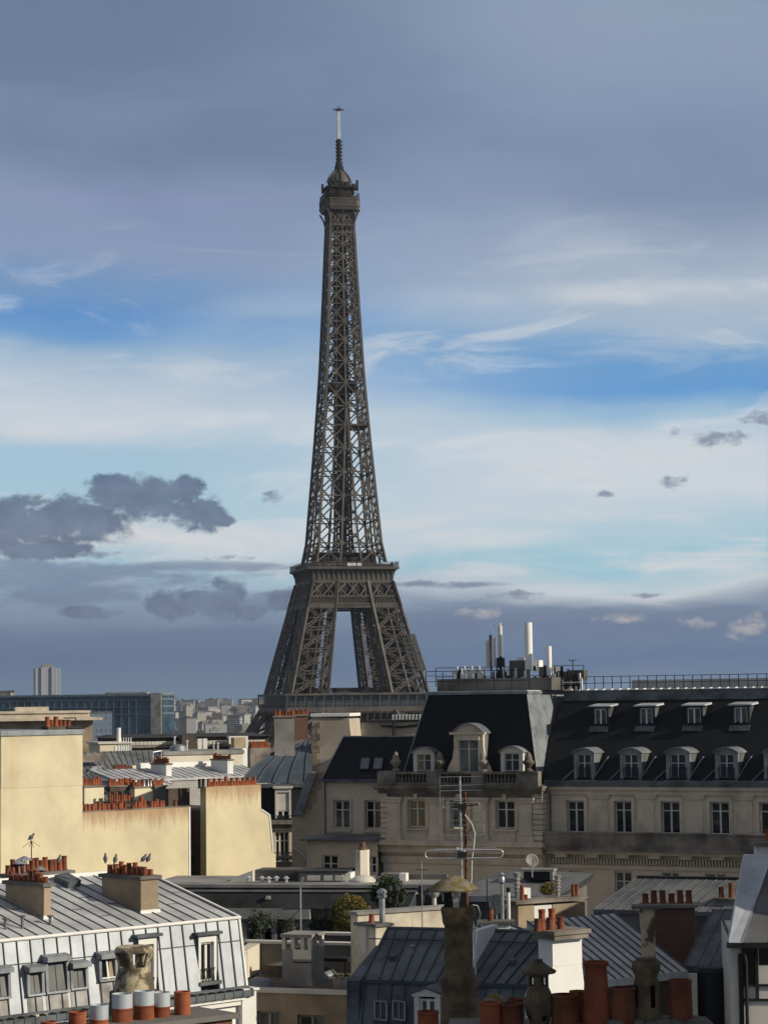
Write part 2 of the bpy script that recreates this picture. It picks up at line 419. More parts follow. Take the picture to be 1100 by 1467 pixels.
for k in range(4):                            # the four arches under the first platform
    rot = Matrix.Rotation(k * math.pi / 2, 3, 'Z'); zb = tz(1020); prev = None
    for i in range(25):
        t = math.pi * i / 24
        p0 = rot @ Vector((-37 * math.cos(t), -33, 14 + (zb - 19) * math.sin(t))); p1 = rot @ Vector((-34 * math.cos(t), -33, 12 + (zb - 24) * math.sin(t)))
        if prev: lowm.bar(prev[0], p0, 0.9); lowm.bar(prev[1], p1, 0.9); lowm.bar(prev[0], p1, 0.4); lowm.bar(prev[1], p0, 0.4)
        prev = (p0, p1)
lowm.build('foot', MA['iron'], TOW)

# belt under the second platform
m = MB(); m2 = MB()
za, zb, zc_, zd = tz(872), tz(868), tz(857), tz(836)
for k in range(4):
    rot = Matrix.Rotation(k * math.pi / 2, 3, 'Z')
    def q(x, z, off=0.0): return rot @ Vector((x * hw(z), -hw(z) - off, z))
    n_ = rot @ Vector((0, -1, 0))
    for z, wdt in ((za, 1.0), (zb, 0.9), (zc_, 0.9), (zd, 1.3)): m.bar(q(-1, z), q(1, z), wdt, 0.9, n_)
    nd = 26
    for i in range(nd):                       # diamond lattice band
        x0 = -1 + 2 * i / nd; x1 = -1 + 2 * (i + 1) / nd
        zmid = (zb + zc_) / 2
        for xa, xb in ((x0, x1), (x1, x0)):
            m.bar(q(xa, zb), q(xb, zmid), 0.27, 0.3, n_); m.bar(q(xa, zmid), q(xb, zc_), 0.27, 0.3, n_)
    for i in range(7):
        x0 = -1 + 2 * i / 7; x1 = -1 + 2 * (i + 1) / 7
        brace(m, q(x0, zc_), q(x0, zd), q(x1, zc_), q(x1, zd), 0.62, n_)
        m.bar(q((x0 + x1) / 2, zc_), q((x0 + x1) / 2, zd), 0.35)
    for sx in (-1, 1):
        m.bar(q(sx, za), q(sx, zd), 1.5)
        l = 1 - lw(zb) / hw(zb); l2 = 1 - lw(zd) / hw(zd)
        m.bar(q(sx * l, za), q(sx * l2, zd), 1.5)
    m.bar(rot @ Vector((-hw(za), -hw(za) + 5, za + 1)), rot @ Vector((hw(za), -hw(za) + 5, za + 1)), 1.2)
    m2.quad(q(-.98, zc_, -2.5), q(.98, zc_, -2.5), q(.98, zd, -2.5), q(-.98, zd, -2.5))
m.build('lattice_belt', MA['iron'], TOW)
# dark machinery deck behind the belt
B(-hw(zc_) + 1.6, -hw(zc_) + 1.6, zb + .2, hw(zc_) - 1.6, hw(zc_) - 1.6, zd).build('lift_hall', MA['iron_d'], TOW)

# second platform: corbel, slab, rail
m = MB(); ze, zf, zg, zh = tz(836), tz(823), tz(817), tz(809)
def ring(m, h0, z0, h1, z1, n=1):
    m.add([(-h0,-h0,z0),(h0,-h0,z0),(h0,h0,z0),(-h0,h0,z0),(-h1,-h1,z1),(h1,-h1,z1),(h1,h1,z1),(-h1,h1,z1)], [(0,1,5,4),(1,2,6,5),(2,3,7,6),(3,0,4,7)])
ring(m, 18.2, ze, 18.3, ze + 1.2); ring(m, 18.3, ze + 1.2, 18.5, zf); ring(m, 18.5, zf, 20.0, zg - 0.6); 
m.add([(-20,-20,zg-.6),(20,-20,zg-.6),(20,20,zg-.6),(-20,20,zg-.6)], [(0,1,2,3)])
for k in range(4):
    rot = Matrix.Rotation(k * math.pi / 2, 3, 'Z')
    for i in range(17):
        x = -17.8 + 35.6 * i / 16
        pts = [rot @ Vector((x, -18.2, ze)), rot @ Vector((x, -18.6, zf - 1.2)), rot @ Vector((x, -19.3, zf + .6)), rot @ Vector((x, -20.2, zg - 0.5))]
        for a, b in zip(pts, pts[1:]): m.bar(a, b, 0.42, 0.5)
m.build('platform_corbel', MA['iron'], TOW)
m = B(-20.6, -20.6, zg - 0.6, 20.6, 20.6, zg + 0.5)
m.build('platform_floor', MA['iron'], TOW)
m = MB(); mp = MB()
for k in range(4):
    rot = Matrix.Rotation(k * math.pi / 2, 3, 'Z')
    for zz in (zg + 1.2, zg + 1.9, zh): m.bar(rot @ Vector((-20.4, -20.4, zz)), rot @ Vector((20.4, -20.4, zz)), 0.16)
    for i in range(34): x = -20.4 + 40.8 * i / 33; m.bar(rot @ Vector((x, -20.4, zg)), rot @ Vector((x, -20.4, zh + (0.5 if i % 4 == 0 else 0))), 0.16)
    m.bar(rot @ Vector((-15.9, -16.2, zg + .4)), rot @ Vector((15.9, -16.2, zg + .4)), 0.5, 3.0)
    mp.bar(rot @ Vector((-18.5, -18.2, zg + .7)), rot @ Vector((18.5, -18.2, zg + .7)), .8, .5)
    for i in range(40):                       # kiosks and gear on the deck
        x = random.uniform(-18, 18); hh = random.uniform(0.9, 2.2)
        c = rot @ Vector((x, -18.2, zg + .5)); mp.box(c.x - .3, c.y - .3, c.z, c.x + .3, c.y + .3, c.z + hh)
m.build('railing', MA['iron'], TOW)
mp.build('deck_equipment', MA['iron_d'], TOW)
m = MB()
for a, b in ((-2.8, 1.0), (1.6, 3.6)): m.box(a, -20.72, zg + .7, b, -20.6, zh - .5)
m.build('banner', MA['mast_w'], TOW)
# hall between the second platform and the shaft, upper terrace
m = MB(); zk = tz(780)
ring(m, 12.5, zg + .5, 12.0, zg + 6.5); m.box(-13.8, -13.8, zg + 6.5, 13.8, 13.8, zg + 7.1)
for k in range(4):
    rot = Matrix.Rotation(k * math.pi / 2, 3, 'Z')
    m.bar(rot @ Vector((-13.7, -13.7, zg + 8.2)), rot @ Vector((13.7, -13.7, zg + 8.2)), 0.15)
    for i in range(23): x = -13.7 + 27.4 * i / 22; m.bar(rot @ Vector((x, -13.7, zg + 7.1)), rot @ Vector((x, -13.7, zg + 8.3)), 0.13)
m.build('upper_terrace', MA['iron_d'], TOW)

# the shaft above the second platform
def shaft(zs, split):
    m = MB()
    for a, b in zip(zs, zs[1:]):
        for k in range(4):
            rot = Matrix.Rotation(k * math.pi / 2, 3, 'Z'); n_ = rot @ Vector((0, -1, 0))
            def q(x, z): return rot @ Vector((x, -hw(z), z))
            ha, hb = hw(a), hw(b)
            m.bar(q(-ha, a), q(-hb, b), 1.1)
            pw = 0.85; bw = 0.62 if split else 0.66
            if split:
                ia, ib = max(0, ha - lw(a)), max(0, hb - lw(b))
                for sg in (-1, 1):
                    m.bar(q(sg * ia, a), q(sg * ib, b), pw, 0.8, n_)
                    m.bar(q(sg * ha, b if False else a), q(sg * ib, b), bw, .4, n_); m.bar(q(sg * ia, a), q(sg * hb, b), bw, .4, n_)
                    m.bar(q(sg * (ha + ia) / 2, a), q(sg * (hb + ib) / 2, b), .22, .22, n_)
                if ib > .8:
                    m.bar(q(-ib, b), q(ib, b), .6, .5, n_)
                m.bar(q(-hb, b), q(hb, b), .62, .5, n_)
                for sg in (-1, 1):            # inner corner posts of the legs
                    m.bar(rot @ Vector((sg * ia, -ia, a)), rot @ Vector((sg * ib, -ib, b)), .6)
                # gusset plates
                for sg in (-1, 1): m.hexa(*[[q(sg * ib - 1, b + dz) + n_ * o for o in (0,)] * 0 or [q(sg*ib-.9, b-.9)+n_*.45, q(sg*ib+.9, b-.9)+n_*.45, q(sg*ib+.9, b-.9)+n_*.2, q(sg*ib-.9, b-.9)+n_*.2], [q(sg*ib-.9, b+.9)+n_*.45, q(sg*ib+.9, b+.9)+n_*.45, q(sg*ib+.9, b+.9)+n_*.2, q(sg*ib-.9, b+.9)+n_*.2]] if False else ([q(sg*ib-.9, b-.9)+n_*.45, q(sg*ib+.9, b-.9)+n_*.45, q(sg*ib+.9, b-.9)+n_*.2, q(sg*ib-.9, b-.9)+n_*.2], [q(sg*ib-.9, b+.9)+n_*.45, q(sg*ib+.9, b+.9)+n_*.45, q(sg*ib+.9, b+.9)+n_*.2, q(sg*ib-.9, b+.9)+n_*.2]))
            else:
                m.bar(q(0, a), q(0, b), 0.7, .6, n_)
                for sg in (-1, 1):
                    m.bar(q(sg * ha, a), q(0, b), bw, .35, n_); m.bar(q(0, a), q(sg * hb, b), bw, .35, n_)
                    m.bar(q(sg * ha * .5, a), q(sg * hb * .5, b), .26, .26, n_); c_ = (a + b) / 2; m.bar(q(sg * ha, a), q(sg * hb * .5, c_), .26, .2, n_); m.bar(q(sg * hb, b), q(sg * hb * .5, c_), .26, .2, n_); m.bar(q(0, a), q(sg * ha * .5, c_), .26, .2, n_); m.bar(q(-hw(c_), c_), q(hw(c_), c_), .28, .25, n_)
                m.bar(q(-hb, b), q(hb, b), .5, .45, n_)
                e = .85
                m.hexa([q(-e, b-e)+n_*.42, q(e, b-e)+n_*.42, q(e, b-e)+n_*.2, q(-e, b-e)+n_*.2], [q(-e, b+e)+n_*.42, q(e, b+e)+n_*.42, q(e, b+e)+n_*.2, q(-e, b+e)+n_*.2])
    return m
zs1 = [tz(808), tz(781), tz(747), tz(713), tz(679), tz(645), tz(612), zm]
shaft(zs1, True).build('lower_shaft', MA['iron'], TOW)
zs2 = [zm, tz(552), tz(520), tz(490), tz(464), tz(438), tz(414), tz(392), tz(370), tz(352), tz(336)]
shaft(zs2, False).build('upper_shaft', MA['iron'], TOW)
# lift cage, stair and cable runs inside the shaft, coloured dark for its inner shade
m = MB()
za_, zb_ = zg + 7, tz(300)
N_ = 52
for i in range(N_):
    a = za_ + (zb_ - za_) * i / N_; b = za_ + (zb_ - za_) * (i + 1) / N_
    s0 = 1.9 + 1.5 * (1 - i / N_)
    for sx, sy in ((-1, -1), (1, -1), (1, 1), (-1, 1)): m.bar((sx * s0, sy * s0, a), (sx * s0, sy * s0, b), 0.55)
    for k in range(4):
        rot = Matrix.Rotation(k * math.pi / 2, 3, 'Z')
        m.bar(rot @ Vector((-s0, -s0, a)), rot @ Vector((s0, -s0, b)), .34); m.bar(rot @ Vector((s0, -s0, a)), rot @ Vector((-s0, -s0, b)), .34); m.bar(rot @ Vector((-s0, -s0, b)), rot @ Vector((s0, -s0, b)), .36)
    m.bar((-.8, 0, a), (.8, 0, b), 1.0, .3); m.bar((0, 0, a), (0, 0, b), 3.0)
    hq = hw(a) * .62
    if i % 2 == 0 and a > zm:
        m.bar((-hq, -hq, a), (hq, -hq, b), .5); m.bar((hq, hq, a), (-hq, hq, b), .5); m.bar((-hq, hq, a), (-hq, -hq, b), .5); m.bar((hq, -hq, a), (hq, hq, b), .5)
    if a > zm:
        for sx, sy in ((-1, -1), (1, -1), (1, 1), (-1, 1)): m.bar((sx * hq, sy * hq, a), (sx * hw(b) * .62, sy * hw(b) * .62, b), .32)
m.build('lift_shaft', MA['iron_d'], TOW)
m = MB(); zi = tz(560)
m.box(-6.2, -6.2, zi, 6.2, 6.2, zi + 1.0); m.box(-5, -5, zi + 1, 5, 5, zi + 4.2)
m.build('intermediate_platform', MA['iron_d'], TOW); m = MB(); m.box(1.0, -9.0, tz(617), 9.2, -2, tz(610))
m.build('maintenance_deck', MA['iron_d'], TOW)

# top platform
zq = [tz(336), tz(325), tz(304), tz(299), tz(288), tz(277)]
m = MB()
for k in range(4):
    rot = Matrix.Rotation(k * math.pi / 2, 3, 'Z'); n_ = rot @ Vector((0, -1, 0))
    def q(x, y, z): return rot @ Vector((x, -y, z))
    m.bar(q(-5.6, 5.5, zq[0]), q(5.6, 5.5, zq[0]), .6); m.bar(q(-5.6, 5.5, zq[1]), q(5.6, 5.5, zq[1]), .6)
    m.bar(q(-5.5, 5.5, zq[0]), q(-5.3, 5.3, zq[2]), .9)
    for i in range(5):
        x0 = -5.4 + 10.8 * i / 5; x1 = -5.4 + 10.8 * (i + 1) / 5
        brace(m, q(x0, 5.5, zq[0]), q(x0, 5.5, zq[1]), q(x1, 5.5, zq[0]), q(x1, 5.5, zq[1]), .3, n_)
        zmid = (zq[1] + zq[2]) / 2
        brace(m, q(x0, 5.4, zq[1]), q(x0, 5.4, zmid), q(x1, 5.4, zq[1]), q(x1, 5.4, zmid), .32, n_); brace(m, q(x0, 5.4, zmid), q(x0, 5.4, zq[2]), q(x1, 5.4, zmid), q(x1, 5.4, zq[2]), .32, n_)
        m.bar(q(x0, 5.4, zq[1]), q(x0, 5.4, zq[2]), .3)
    for x in (-5.4, 0, 5.4):                  # curved brackets
        pr = None
        for i in range(9):
            t = i / 8; y = 5.5 + 2.3 * t ** 2.2; p = q(x * (1 + .35 * t ** 2.2), y, zq[1] + (zq[2] - zq[1]) * t - (1 - t) * 2)
            if pr is not None: m.bar(pr, p, .42)
            pr = p
m.box(-4.6, -4.6, zq[1], 4.6, 4.6, zq[2] - .2)
m.build('top_bracket_frame', MA['iron'], TOW)
def octa(m, h, c, z0, z1, h1=None, c1=None):  # square with cut corners
    h1 = h1 or h; c1 = c1 or c
    def pt(h, c, z): return [(-h + c, -h, z), (h - c, -h, z), (h, -h + c, z), (h, h - c, z), (h - c, h, z), (-h + c, h, z), (-h, h - c, z), (-h, -h + c, z)]
    m.add(pt(h, c, z0) + pt(h1, c1, z1), [tuple(range(8))[::-1], tuple(range(8, 16))] + [(i, (i + 1) % 8, 8 + (i + 1) % 8, 8 + i) for i in range(8)])
m = MB(); octa(m, 7.4, 1.7, zq[2], zq[3], 8.1, 1.9); octa(m, 8.2, 1.9, zq[3], zq[3] + .6); octa(m, 7.9, 1.8, zq[3] + .6, zq[4] - .5); octa(m, 8.2, 1.9, zq[4] - .5, zq[4])
for k in range(4):
    rot = Matrix.Rotation(k * math.pi / 2, 3, 'Z')
    for i in range(13): x = -6 + i; m.bar(rot @ Vector((x, -8.0, zq[3] + .4)), rot @ Vector((x, -8.0, zq[4] - .3)), .16)
m.build('top_platform', MA['iron'], TOW)
m = MB()
for k in range(4):
    rot = Matrix.Rotation(k * math.pi / 2, 3, 'Z')
    for zz in (zq[4] + 1.1, zq[4] + 2.4): m.bar(rot @ Vector((-6.2, -7.9, zz)), rot @ Vector((6.2, -7.9, zz)), .14); m.bar(rot @ Vector((6.2, -7.9, zz)), rot @ Vector((7.9, -6.2, zz)), .14)
    for i in range(12): x = -6.2 + 12.4 * i / 11; m.bar(rot @ Vector((x, -7.9, zq[4])), rot @ Vector((x, -7.5, zq[4] + 3.0)), .16)
octa(m, 5.6, 1.5, zq[4], tz(270)); octa(m, 7.2, 1.8, tz(272), tz(270)); octa(m, 4.6, 1.3, tz(270), tz(262))
for sx, sy in ((-1, -1), (1, -1), (1, 1), (-1, 1), (0, -1), (0, 1)):
    m.tube((sx * 5.2, sy * 5.4, tz(281)), (sx * 5.2, sy * 5.4, tz(266)), .6, n=8)
for i in range(60):
    t = random.uniform(0, 6.28); r_ = random.uniform(3.8, 7.4); z0 = random.choice([tz(284), tz(271), tz(264)]); r_ = r_ if z0 < tz(265) else r_ * .72
    c = (r_ * math.cos(t), r_ * math.sin(t)); hh = random.uniform(.8, 3.4); s_ = random.uniform(.12, .4)
    m.box(c[0] - s_, c[1] - s_, z0, c[0] + s_, c[1] + s_, z0 + hh)
m.build('top_lantern', MA['iron_d'], TOW)
m = MB(); m.lathe(0, 0, [(5.2, tz(263)), (5.3, tz(260)), (4.6, tz(255)), (3.6, tz(250)), (2.2, tz(246)), (1.6, tz(243))], 16)
for k in range(8):
    t = math.pi * k / 4; c, s_ = math.cos(t), math.sin(t)
    for a, b, r0, r1 in ((tz(262), tz(252), 5.9, 4.6), (tz(252), tz(243), 4.6, 2.0)): m.bar((c * r0, s_ * r0, a), (c * r1, s_ * r1, b), .35)
m.build('cupola', MA['iron'], TOW)
for sx, z0, z1 in ((-7.9, tz(278), tz(265)), (8.2, tz(272), tz(257))): m = MB(); m.box(sx - .4, -1.2, z0, sx + .4, .2, z1); m.bar((sx, -.5, (z0 + z1) / 2), (sx * .5, -.5, (z0 + z1) / 2), .4); m.build('aerial_panel', MA['iron_d'], TOW)
m = MB()
m.lathe(0, 0, [(1.9, tz(246)), (2.2, tz(240)), (1.7, tz(236)), (1.5, tz(232)), (1.15, tz(230)), (1.15, tz(200)), (1.0, tz(199))], 10)
for py in range(202, 240, 5): m.lathe(0, 0, [(1.5, tz(py)), (1.5, tz(py + 1.2))], 8); m.bar((-1.9, -.3, tz(py)), (1.9, -.3, tz(py)), .22); m.bar((-.3, -1.9, tz(py)), (-.3, 1.9, tz(py)), .22)
m.build('mast_base', MA['iron_d'], TOW)
m = MB()
for sx in (-.55, .55):
    for sy in (-.55, .55): m.bar((sx, sy, tz(200)), (sx * .9, sy * .9, tz(158)), .3)
for i in range(22):
    z0 = tz(200) + (tz(158) - tz(200)) * i / 22
    m.bar((-.55, -.55, z0), (.55, -.55, z0), .2); m.bar((-.55, -.55, z0), (-.55, .55, z0), .2)
m.build('mast', MA['mast_w'], TOW)
m = MB(); m.box(-1.0, -1.0, tz(158), 1.0, 1.0, tz(156.8)); m.bar((-2.5, 0, tz(156.5)), (2.5, 0, tz(156.5)), .4); m.bar((0, -2.5, tz(156.5)), (0, 2.5, tz(156.5)), .4)
for x, h in ((-.8, 153), (0, 151.5), (.9, 153.5), (-2, 155), (2, 155)): m.bar((x, 0, tz(157)), (x, 0, tz(h)), .25)
m.build('mast_head', MA['iron_d'], TOW)

# first platform
za, zb, zc2, zd = tz(1019.5), tz(1013), tz(996.5), tz(993)
H = 33.0
m = MB(); ring(m, H - .6, za - .8, H, za); m.box(-H, -H, za, H, H, zb); m.box(-H - .5, -H - .5, zc2, H + .5, H + .5, zd - .2)
m.build('first_platform', MA['iron'], TOW)
m = B(-H + 2.2, -H + 2.2, zb, H - 2.2, H - 2.2, zc2)
m.build('gallery_glazing', None, TOW).data.materials.append(MA.setdefault('tglass', mat('tower_glazing', (0.035, 0.045, 0.055), 0.25, 0, 0.3, 0.4, spec=0.5)))
m = MB()
for k in range(4):
    rot = Matrix.Rotation(k * math.pi / 2, 3, 'Z')
    for i in range(17): x = -H + 2 * H * i / 16; m.bar(rot @ Vector((x, -H + .2, zb)), rot @ Vector((x, -H + .2, zc2)), .42)
    for i in range(64): x = -H + 2 * H * i / 63; m.bar(rot @ Vector((x, -H + .1, zb)), rot @ Vector((x, -H + .1, zb + 1.4)), .12)
    m.bar(rot @ Vector((-H, -H + .1, zb + 1.5)), rot @ Vector((H, -H + .1, zb + 1.5)), .18)
    for i in range(23):
        x = -H + 1 + (2 * H - 2) * i / 22
        m.bar(rot @ Vector((x, -H + .3, za - .2)), rot @ Vector((x, -H + 2.6, za - 4.2)), .55)
    m.bar(rot @ Vector((-H + 2.4, -H + 2.6, za - 4.6)), rot @ Vector((H - 2.4, -H + 2.6, za - 4.6)), 1.0)
    m.bar(rot @ Vector((-H + 2.4, -H + 2.6, za - 10)), rot @ Vector((H - 2.4, -H + 2.6, za - 10)), .9)
    for i in range(44):
        x = -H + 2.6 + (2 * H - 5.2) * i / 43
        m.bar(rot @ Vector((x, -H + 2.6, za - 10)), rot @ Vector((x + (1.4 if i < 43 else 0), -H + 2.6, za - 4.6)), .3)
m.build('gallery_frame', MA['iron'], TOW)
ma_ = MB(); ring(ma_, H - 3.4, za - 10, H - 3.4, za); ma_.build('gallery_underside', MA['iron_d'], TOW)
m = MB()
for x0, x1, y0, y1 in ((-8, 10, -20, -10), (-22, -12, -28, -20), (14, 24, -28, -18)): m.box(x0, y0, zd, x1, y1, zd + 1.6); m.box(x0 - .6, y0 - .6, zd + 1.6, x1 + .6, y1 + .6, zd + 2.2)
m.build('pavilion', MA['iron_d'], TOW)
# scaffold cage on the right leg
m = MB(); zq0, zq1 = tz(963), tz(912)
h0, h1 = hw(zq0), hw(zq1)
xr, yr = 0.0, 0.0
for i in range(9):
    t = i / 8; z = zq0 + (zq1 - zq0) * t; h = h0 + (h1 - h0) * t
    m.bar((h - 4, -h - 1.0, z), (h + 2.2, -h - 1.0, z), .22); m.bar((h + 2.2, -h - 1, z), (h + 2.2, -h + 6, z), .22)
for i in range(6):
    x = -4 + 6.2 * i / 5
    m.bar((h0 + x, -h0 - 1.0, zq0), (h1 + x, -h1 - 1.0, zq1), .22)
m.hexa([(h0 - 1.5, -h0 - .6, zq0), (h0 + 2, -h0 - .6, zq0), (h0 + 2, -h0 + 6, zq0), (h0 - 1.5, -h0 + 6, zq0)], [(h1 - 1.5, -h1 - .6, zq1), (h1 + 2, -h1 - .6, zq1), (h1 + 2, -h1 + 6, zq1), (h1 - 1.5, -h1 + 6, zq1)])
m.build('scaffold', MA.setdefault('net', mat('scaffold_net', (0.14, 0.135, 0.125), 0.9, 0, .3, 2)), TOW)
# ------------------------------------------------------------------ more materials
MA['cream'] = mat('cream_render', (0.66, 0.58, 0.40), 0.9, 0, 0.09, 0.5, fine=0.06, streak=0.25, stc=(0.56, 0.46, 0.29))
MA['cream_s'] = mat('cream_render_stained', (0.64, 0.55, 0.36), 0.9, 0, 0.10, 0.5, fine=0.07, streak=0.35, stc=(0.46, 0.34, 0.2))
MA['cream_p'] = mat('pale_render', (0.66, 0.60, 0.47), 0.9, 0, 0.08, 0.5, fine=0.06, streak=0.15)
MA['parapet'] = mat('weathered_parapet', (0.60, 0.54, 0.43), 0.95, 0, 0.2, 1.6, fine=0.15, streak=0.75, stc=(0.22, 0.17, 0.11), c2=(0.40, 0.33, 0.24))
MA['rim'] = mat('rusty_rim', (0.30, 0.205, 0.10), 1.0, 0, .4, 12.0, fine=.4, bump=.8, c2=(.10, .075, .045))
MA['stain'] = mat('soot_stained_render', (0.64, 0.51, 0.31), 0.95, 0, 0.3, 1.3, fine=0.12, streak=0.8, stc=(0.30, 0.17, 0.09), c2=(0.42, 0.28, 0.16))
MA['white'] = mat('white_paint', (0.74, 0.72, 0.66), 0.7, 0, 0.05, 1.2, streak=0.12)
MA['offw'] = mat('off_white_render', (0.62, 0.58, 0.50), 0.9, 0, 0.1, 0.7, fine=0.08, streak=0.25)
MA['zinc'] = mat('zinc_pale', (0.45, 0.475, 0.49), 0.5, 0.15, 0.12, 1.4, fine=0.10, streak=0.35, bump=0.06, spec=0.4)
MA['zinc_u'] = mat('zinc_weathered', (0.49, 0.49, 0.485), 0.6, 0.1, 0.16, 1.3, fine=0.14, streak=0.3, bump=0.06)
MA['zinc_b'] = mat('zinc_blue_grey', (0.115, 0.128, 0.135), 0.6, 0.1, 0.3, 1.6, fine=0.2, streak=0.45, bump=0.08)
MA['zinc_d'] = mat('zinc_dark', (0.16, 0.16, 0.155), 0.65, 0.1, 0.2, 0.9, fine=0.12, streak=0.25)
MA['seam'] = mat('zinc_seam', (0.10, 0.10, 0.105), 0.6, 0.1)
MA['lead'] = mat('lead_flashing', (0.24, 0.255, 0.265), 0.5, 0.2, 0.2, 2.0, fine=.1)
MA['slate'] = brickmat('slate', (0.017, 0.019, 0.022), (0.012, 0.014, 0.017), (0.008, 0.009, 0.01), 0.3, 0.16, 0.5, 0.012, 0.7)
MA['slate'].node_tree.nodes['Principled BSDF'].inputs['Specular IOR Level'].default_value = .12
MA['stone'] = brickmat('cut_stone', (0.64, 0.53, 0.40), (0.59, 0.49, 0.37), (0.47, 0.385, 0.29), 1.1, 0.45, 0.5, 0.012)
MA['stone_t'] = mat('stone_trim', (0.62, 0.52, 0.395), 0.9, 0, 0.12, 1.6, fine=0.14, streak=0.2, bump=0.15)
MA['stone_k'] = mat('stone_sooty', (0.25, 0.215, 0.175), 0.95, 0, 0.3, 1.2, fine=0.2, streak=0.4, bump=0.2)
MA['tan'] = mat('tan_render', (0.36, 0.275, 0.185), 0.9, 0, 0.18, 1.2, fine=0.15, streak=0.35, stc=(0.2, 0.14, 0.09), bump=0.1)
MA['conc'] = mat('concrete', (0.30, 0.285, 0.26), 0.95, 0, 0.2, 0.8, fine=0.15, streak=0.35, bump=0.1)
MA['conc_d'] = mat('concrete_dark', (0.15, 0.14, 0.125), 0.95, 0, 0.25, 0.8, fine=0.2, streak=0.4, bump=0.15)
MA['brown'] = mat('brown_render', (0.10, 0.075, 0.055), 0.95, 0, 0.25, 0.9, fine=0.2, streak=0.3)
MA['felt'] = mat('bitumen_felt', (0.045, 0.045, 0.045), 0.95, 0, 0.3, 1.0, fine=0.3)
MA['gravel'] = mat('roof_gravel', (0.17, 0.14, 0.105), 1.0, 0, 0.35, 2.5, fine=0.6, bump=0.5)
MA['terra'] = mat('terracotta', (0.30, 0.085, 0.036), 0.85, 0, 0.25, 4.0, fine=0.2, streak=0.3, stc=(0.16, 0.06, 0.03))
MA['terra_d'] = mat('terracotta_sooty', (0.19, 0.065, 0.032), 0.9, 0, 0.3, 4.0, fine=0.25, streak=0.5, stc=(0.05, 0.025, 0.02))
MA['brick'] = brickmat('red_brick', (0.16, 0.075, 0.05), (0.11, 0.05, 0.035), (0.15, 0.13, 0.11), 0.22, 0.075, 0.5, 0.012)
MA['wbrick'] = brickmat('pale_brick', (0.42, 0.40, 0.36), (0.36, 0.34, 0.31), (0.2, 0.19, 0.18), 0.5, 0.2, 0.5, 0.03)
MA['glass'] = mat('window_glass', (0.012, 0.014, 0.016), 0.06, 0, 0.4, 0.6, spec=0.6)
MA['glass_c'] = mat('curtained_glass', (0.12, 0.12, 0.105), 0.12, 0, 0.5, 1.4, spec=0.5, streak=0.5)
MA['dark'] = mat('dark_void', (0.012, 0.012, 0.012), 0.9)
MA['metal'] = mat('galvanised_metal', (0.42, 0.43, 0.44), 0.4, 0.6, 0.2, 5.0, streak=0.15)
MA['alu'] = mat('bright_aluminium', (0.62, 0.62, 0.61), 0.35, 0.5, 0.15, 6.0)
MA['iron_b'] = mat('black_iron', (0.022, 0.022, 0.022), 0.6, 0.3)
MA['rust'] = mat('rusty_steel', (0.17, 0.062, 0.028), 0.9, 0.1, 0.4, 6.0, fine=0.4)
MA['lichen'] = mat('lichen_cement', (0.24, 0.215, 0.17), 1.0, 0, 0.35, 20.0, fine=0.4, bump=0.7, lo=.42, hi=.56, c2=(0.20, 0.15, 0.03))
MA['cement'] = mat('old_cement', (0.205, 0.155, 0.09), 1.0, 0, 0.35, 12.0, fine=0.45, bump=0.9, streak=0.6, c2=(0.085, 0.066, 0.042))
MA['cowl'] = mat('mottled_cowl_stone', (0.45, 0.37, 0.24), 1.0, 0, 0.4, 9.0, fine=0.3, bump=0.4, c2=(0.085, 0.066, 0.045), lo=0.44, hi=0.56)
MA['bird'] = mat('pigeon_grey', (0.13, 0.13, 0.14), 0.8, 0, 0.4, 8.0)
MA['leaf'] = mat('leaf_gold_green', (0.15, 0.115, 0.022), 0.8, 0, 0.5, 3.0, c2=(0.04, 0.055, 0.015))
MA['pine'] = mat('pine_needles', (0.035, 0.06, 0.02), 0.9, 0, 0.5, 3.0, c2=(0.015, 0.028, 0.012))
MA['bush'] = mat('grey_green_leaf', (0.07, 0.09, 0.05), 0.9, 0, 0.4, 3.0)
MA['bark'] = mat('bark', (0.08, 0.06, 0.045), 0.95, 0, .3, 5)

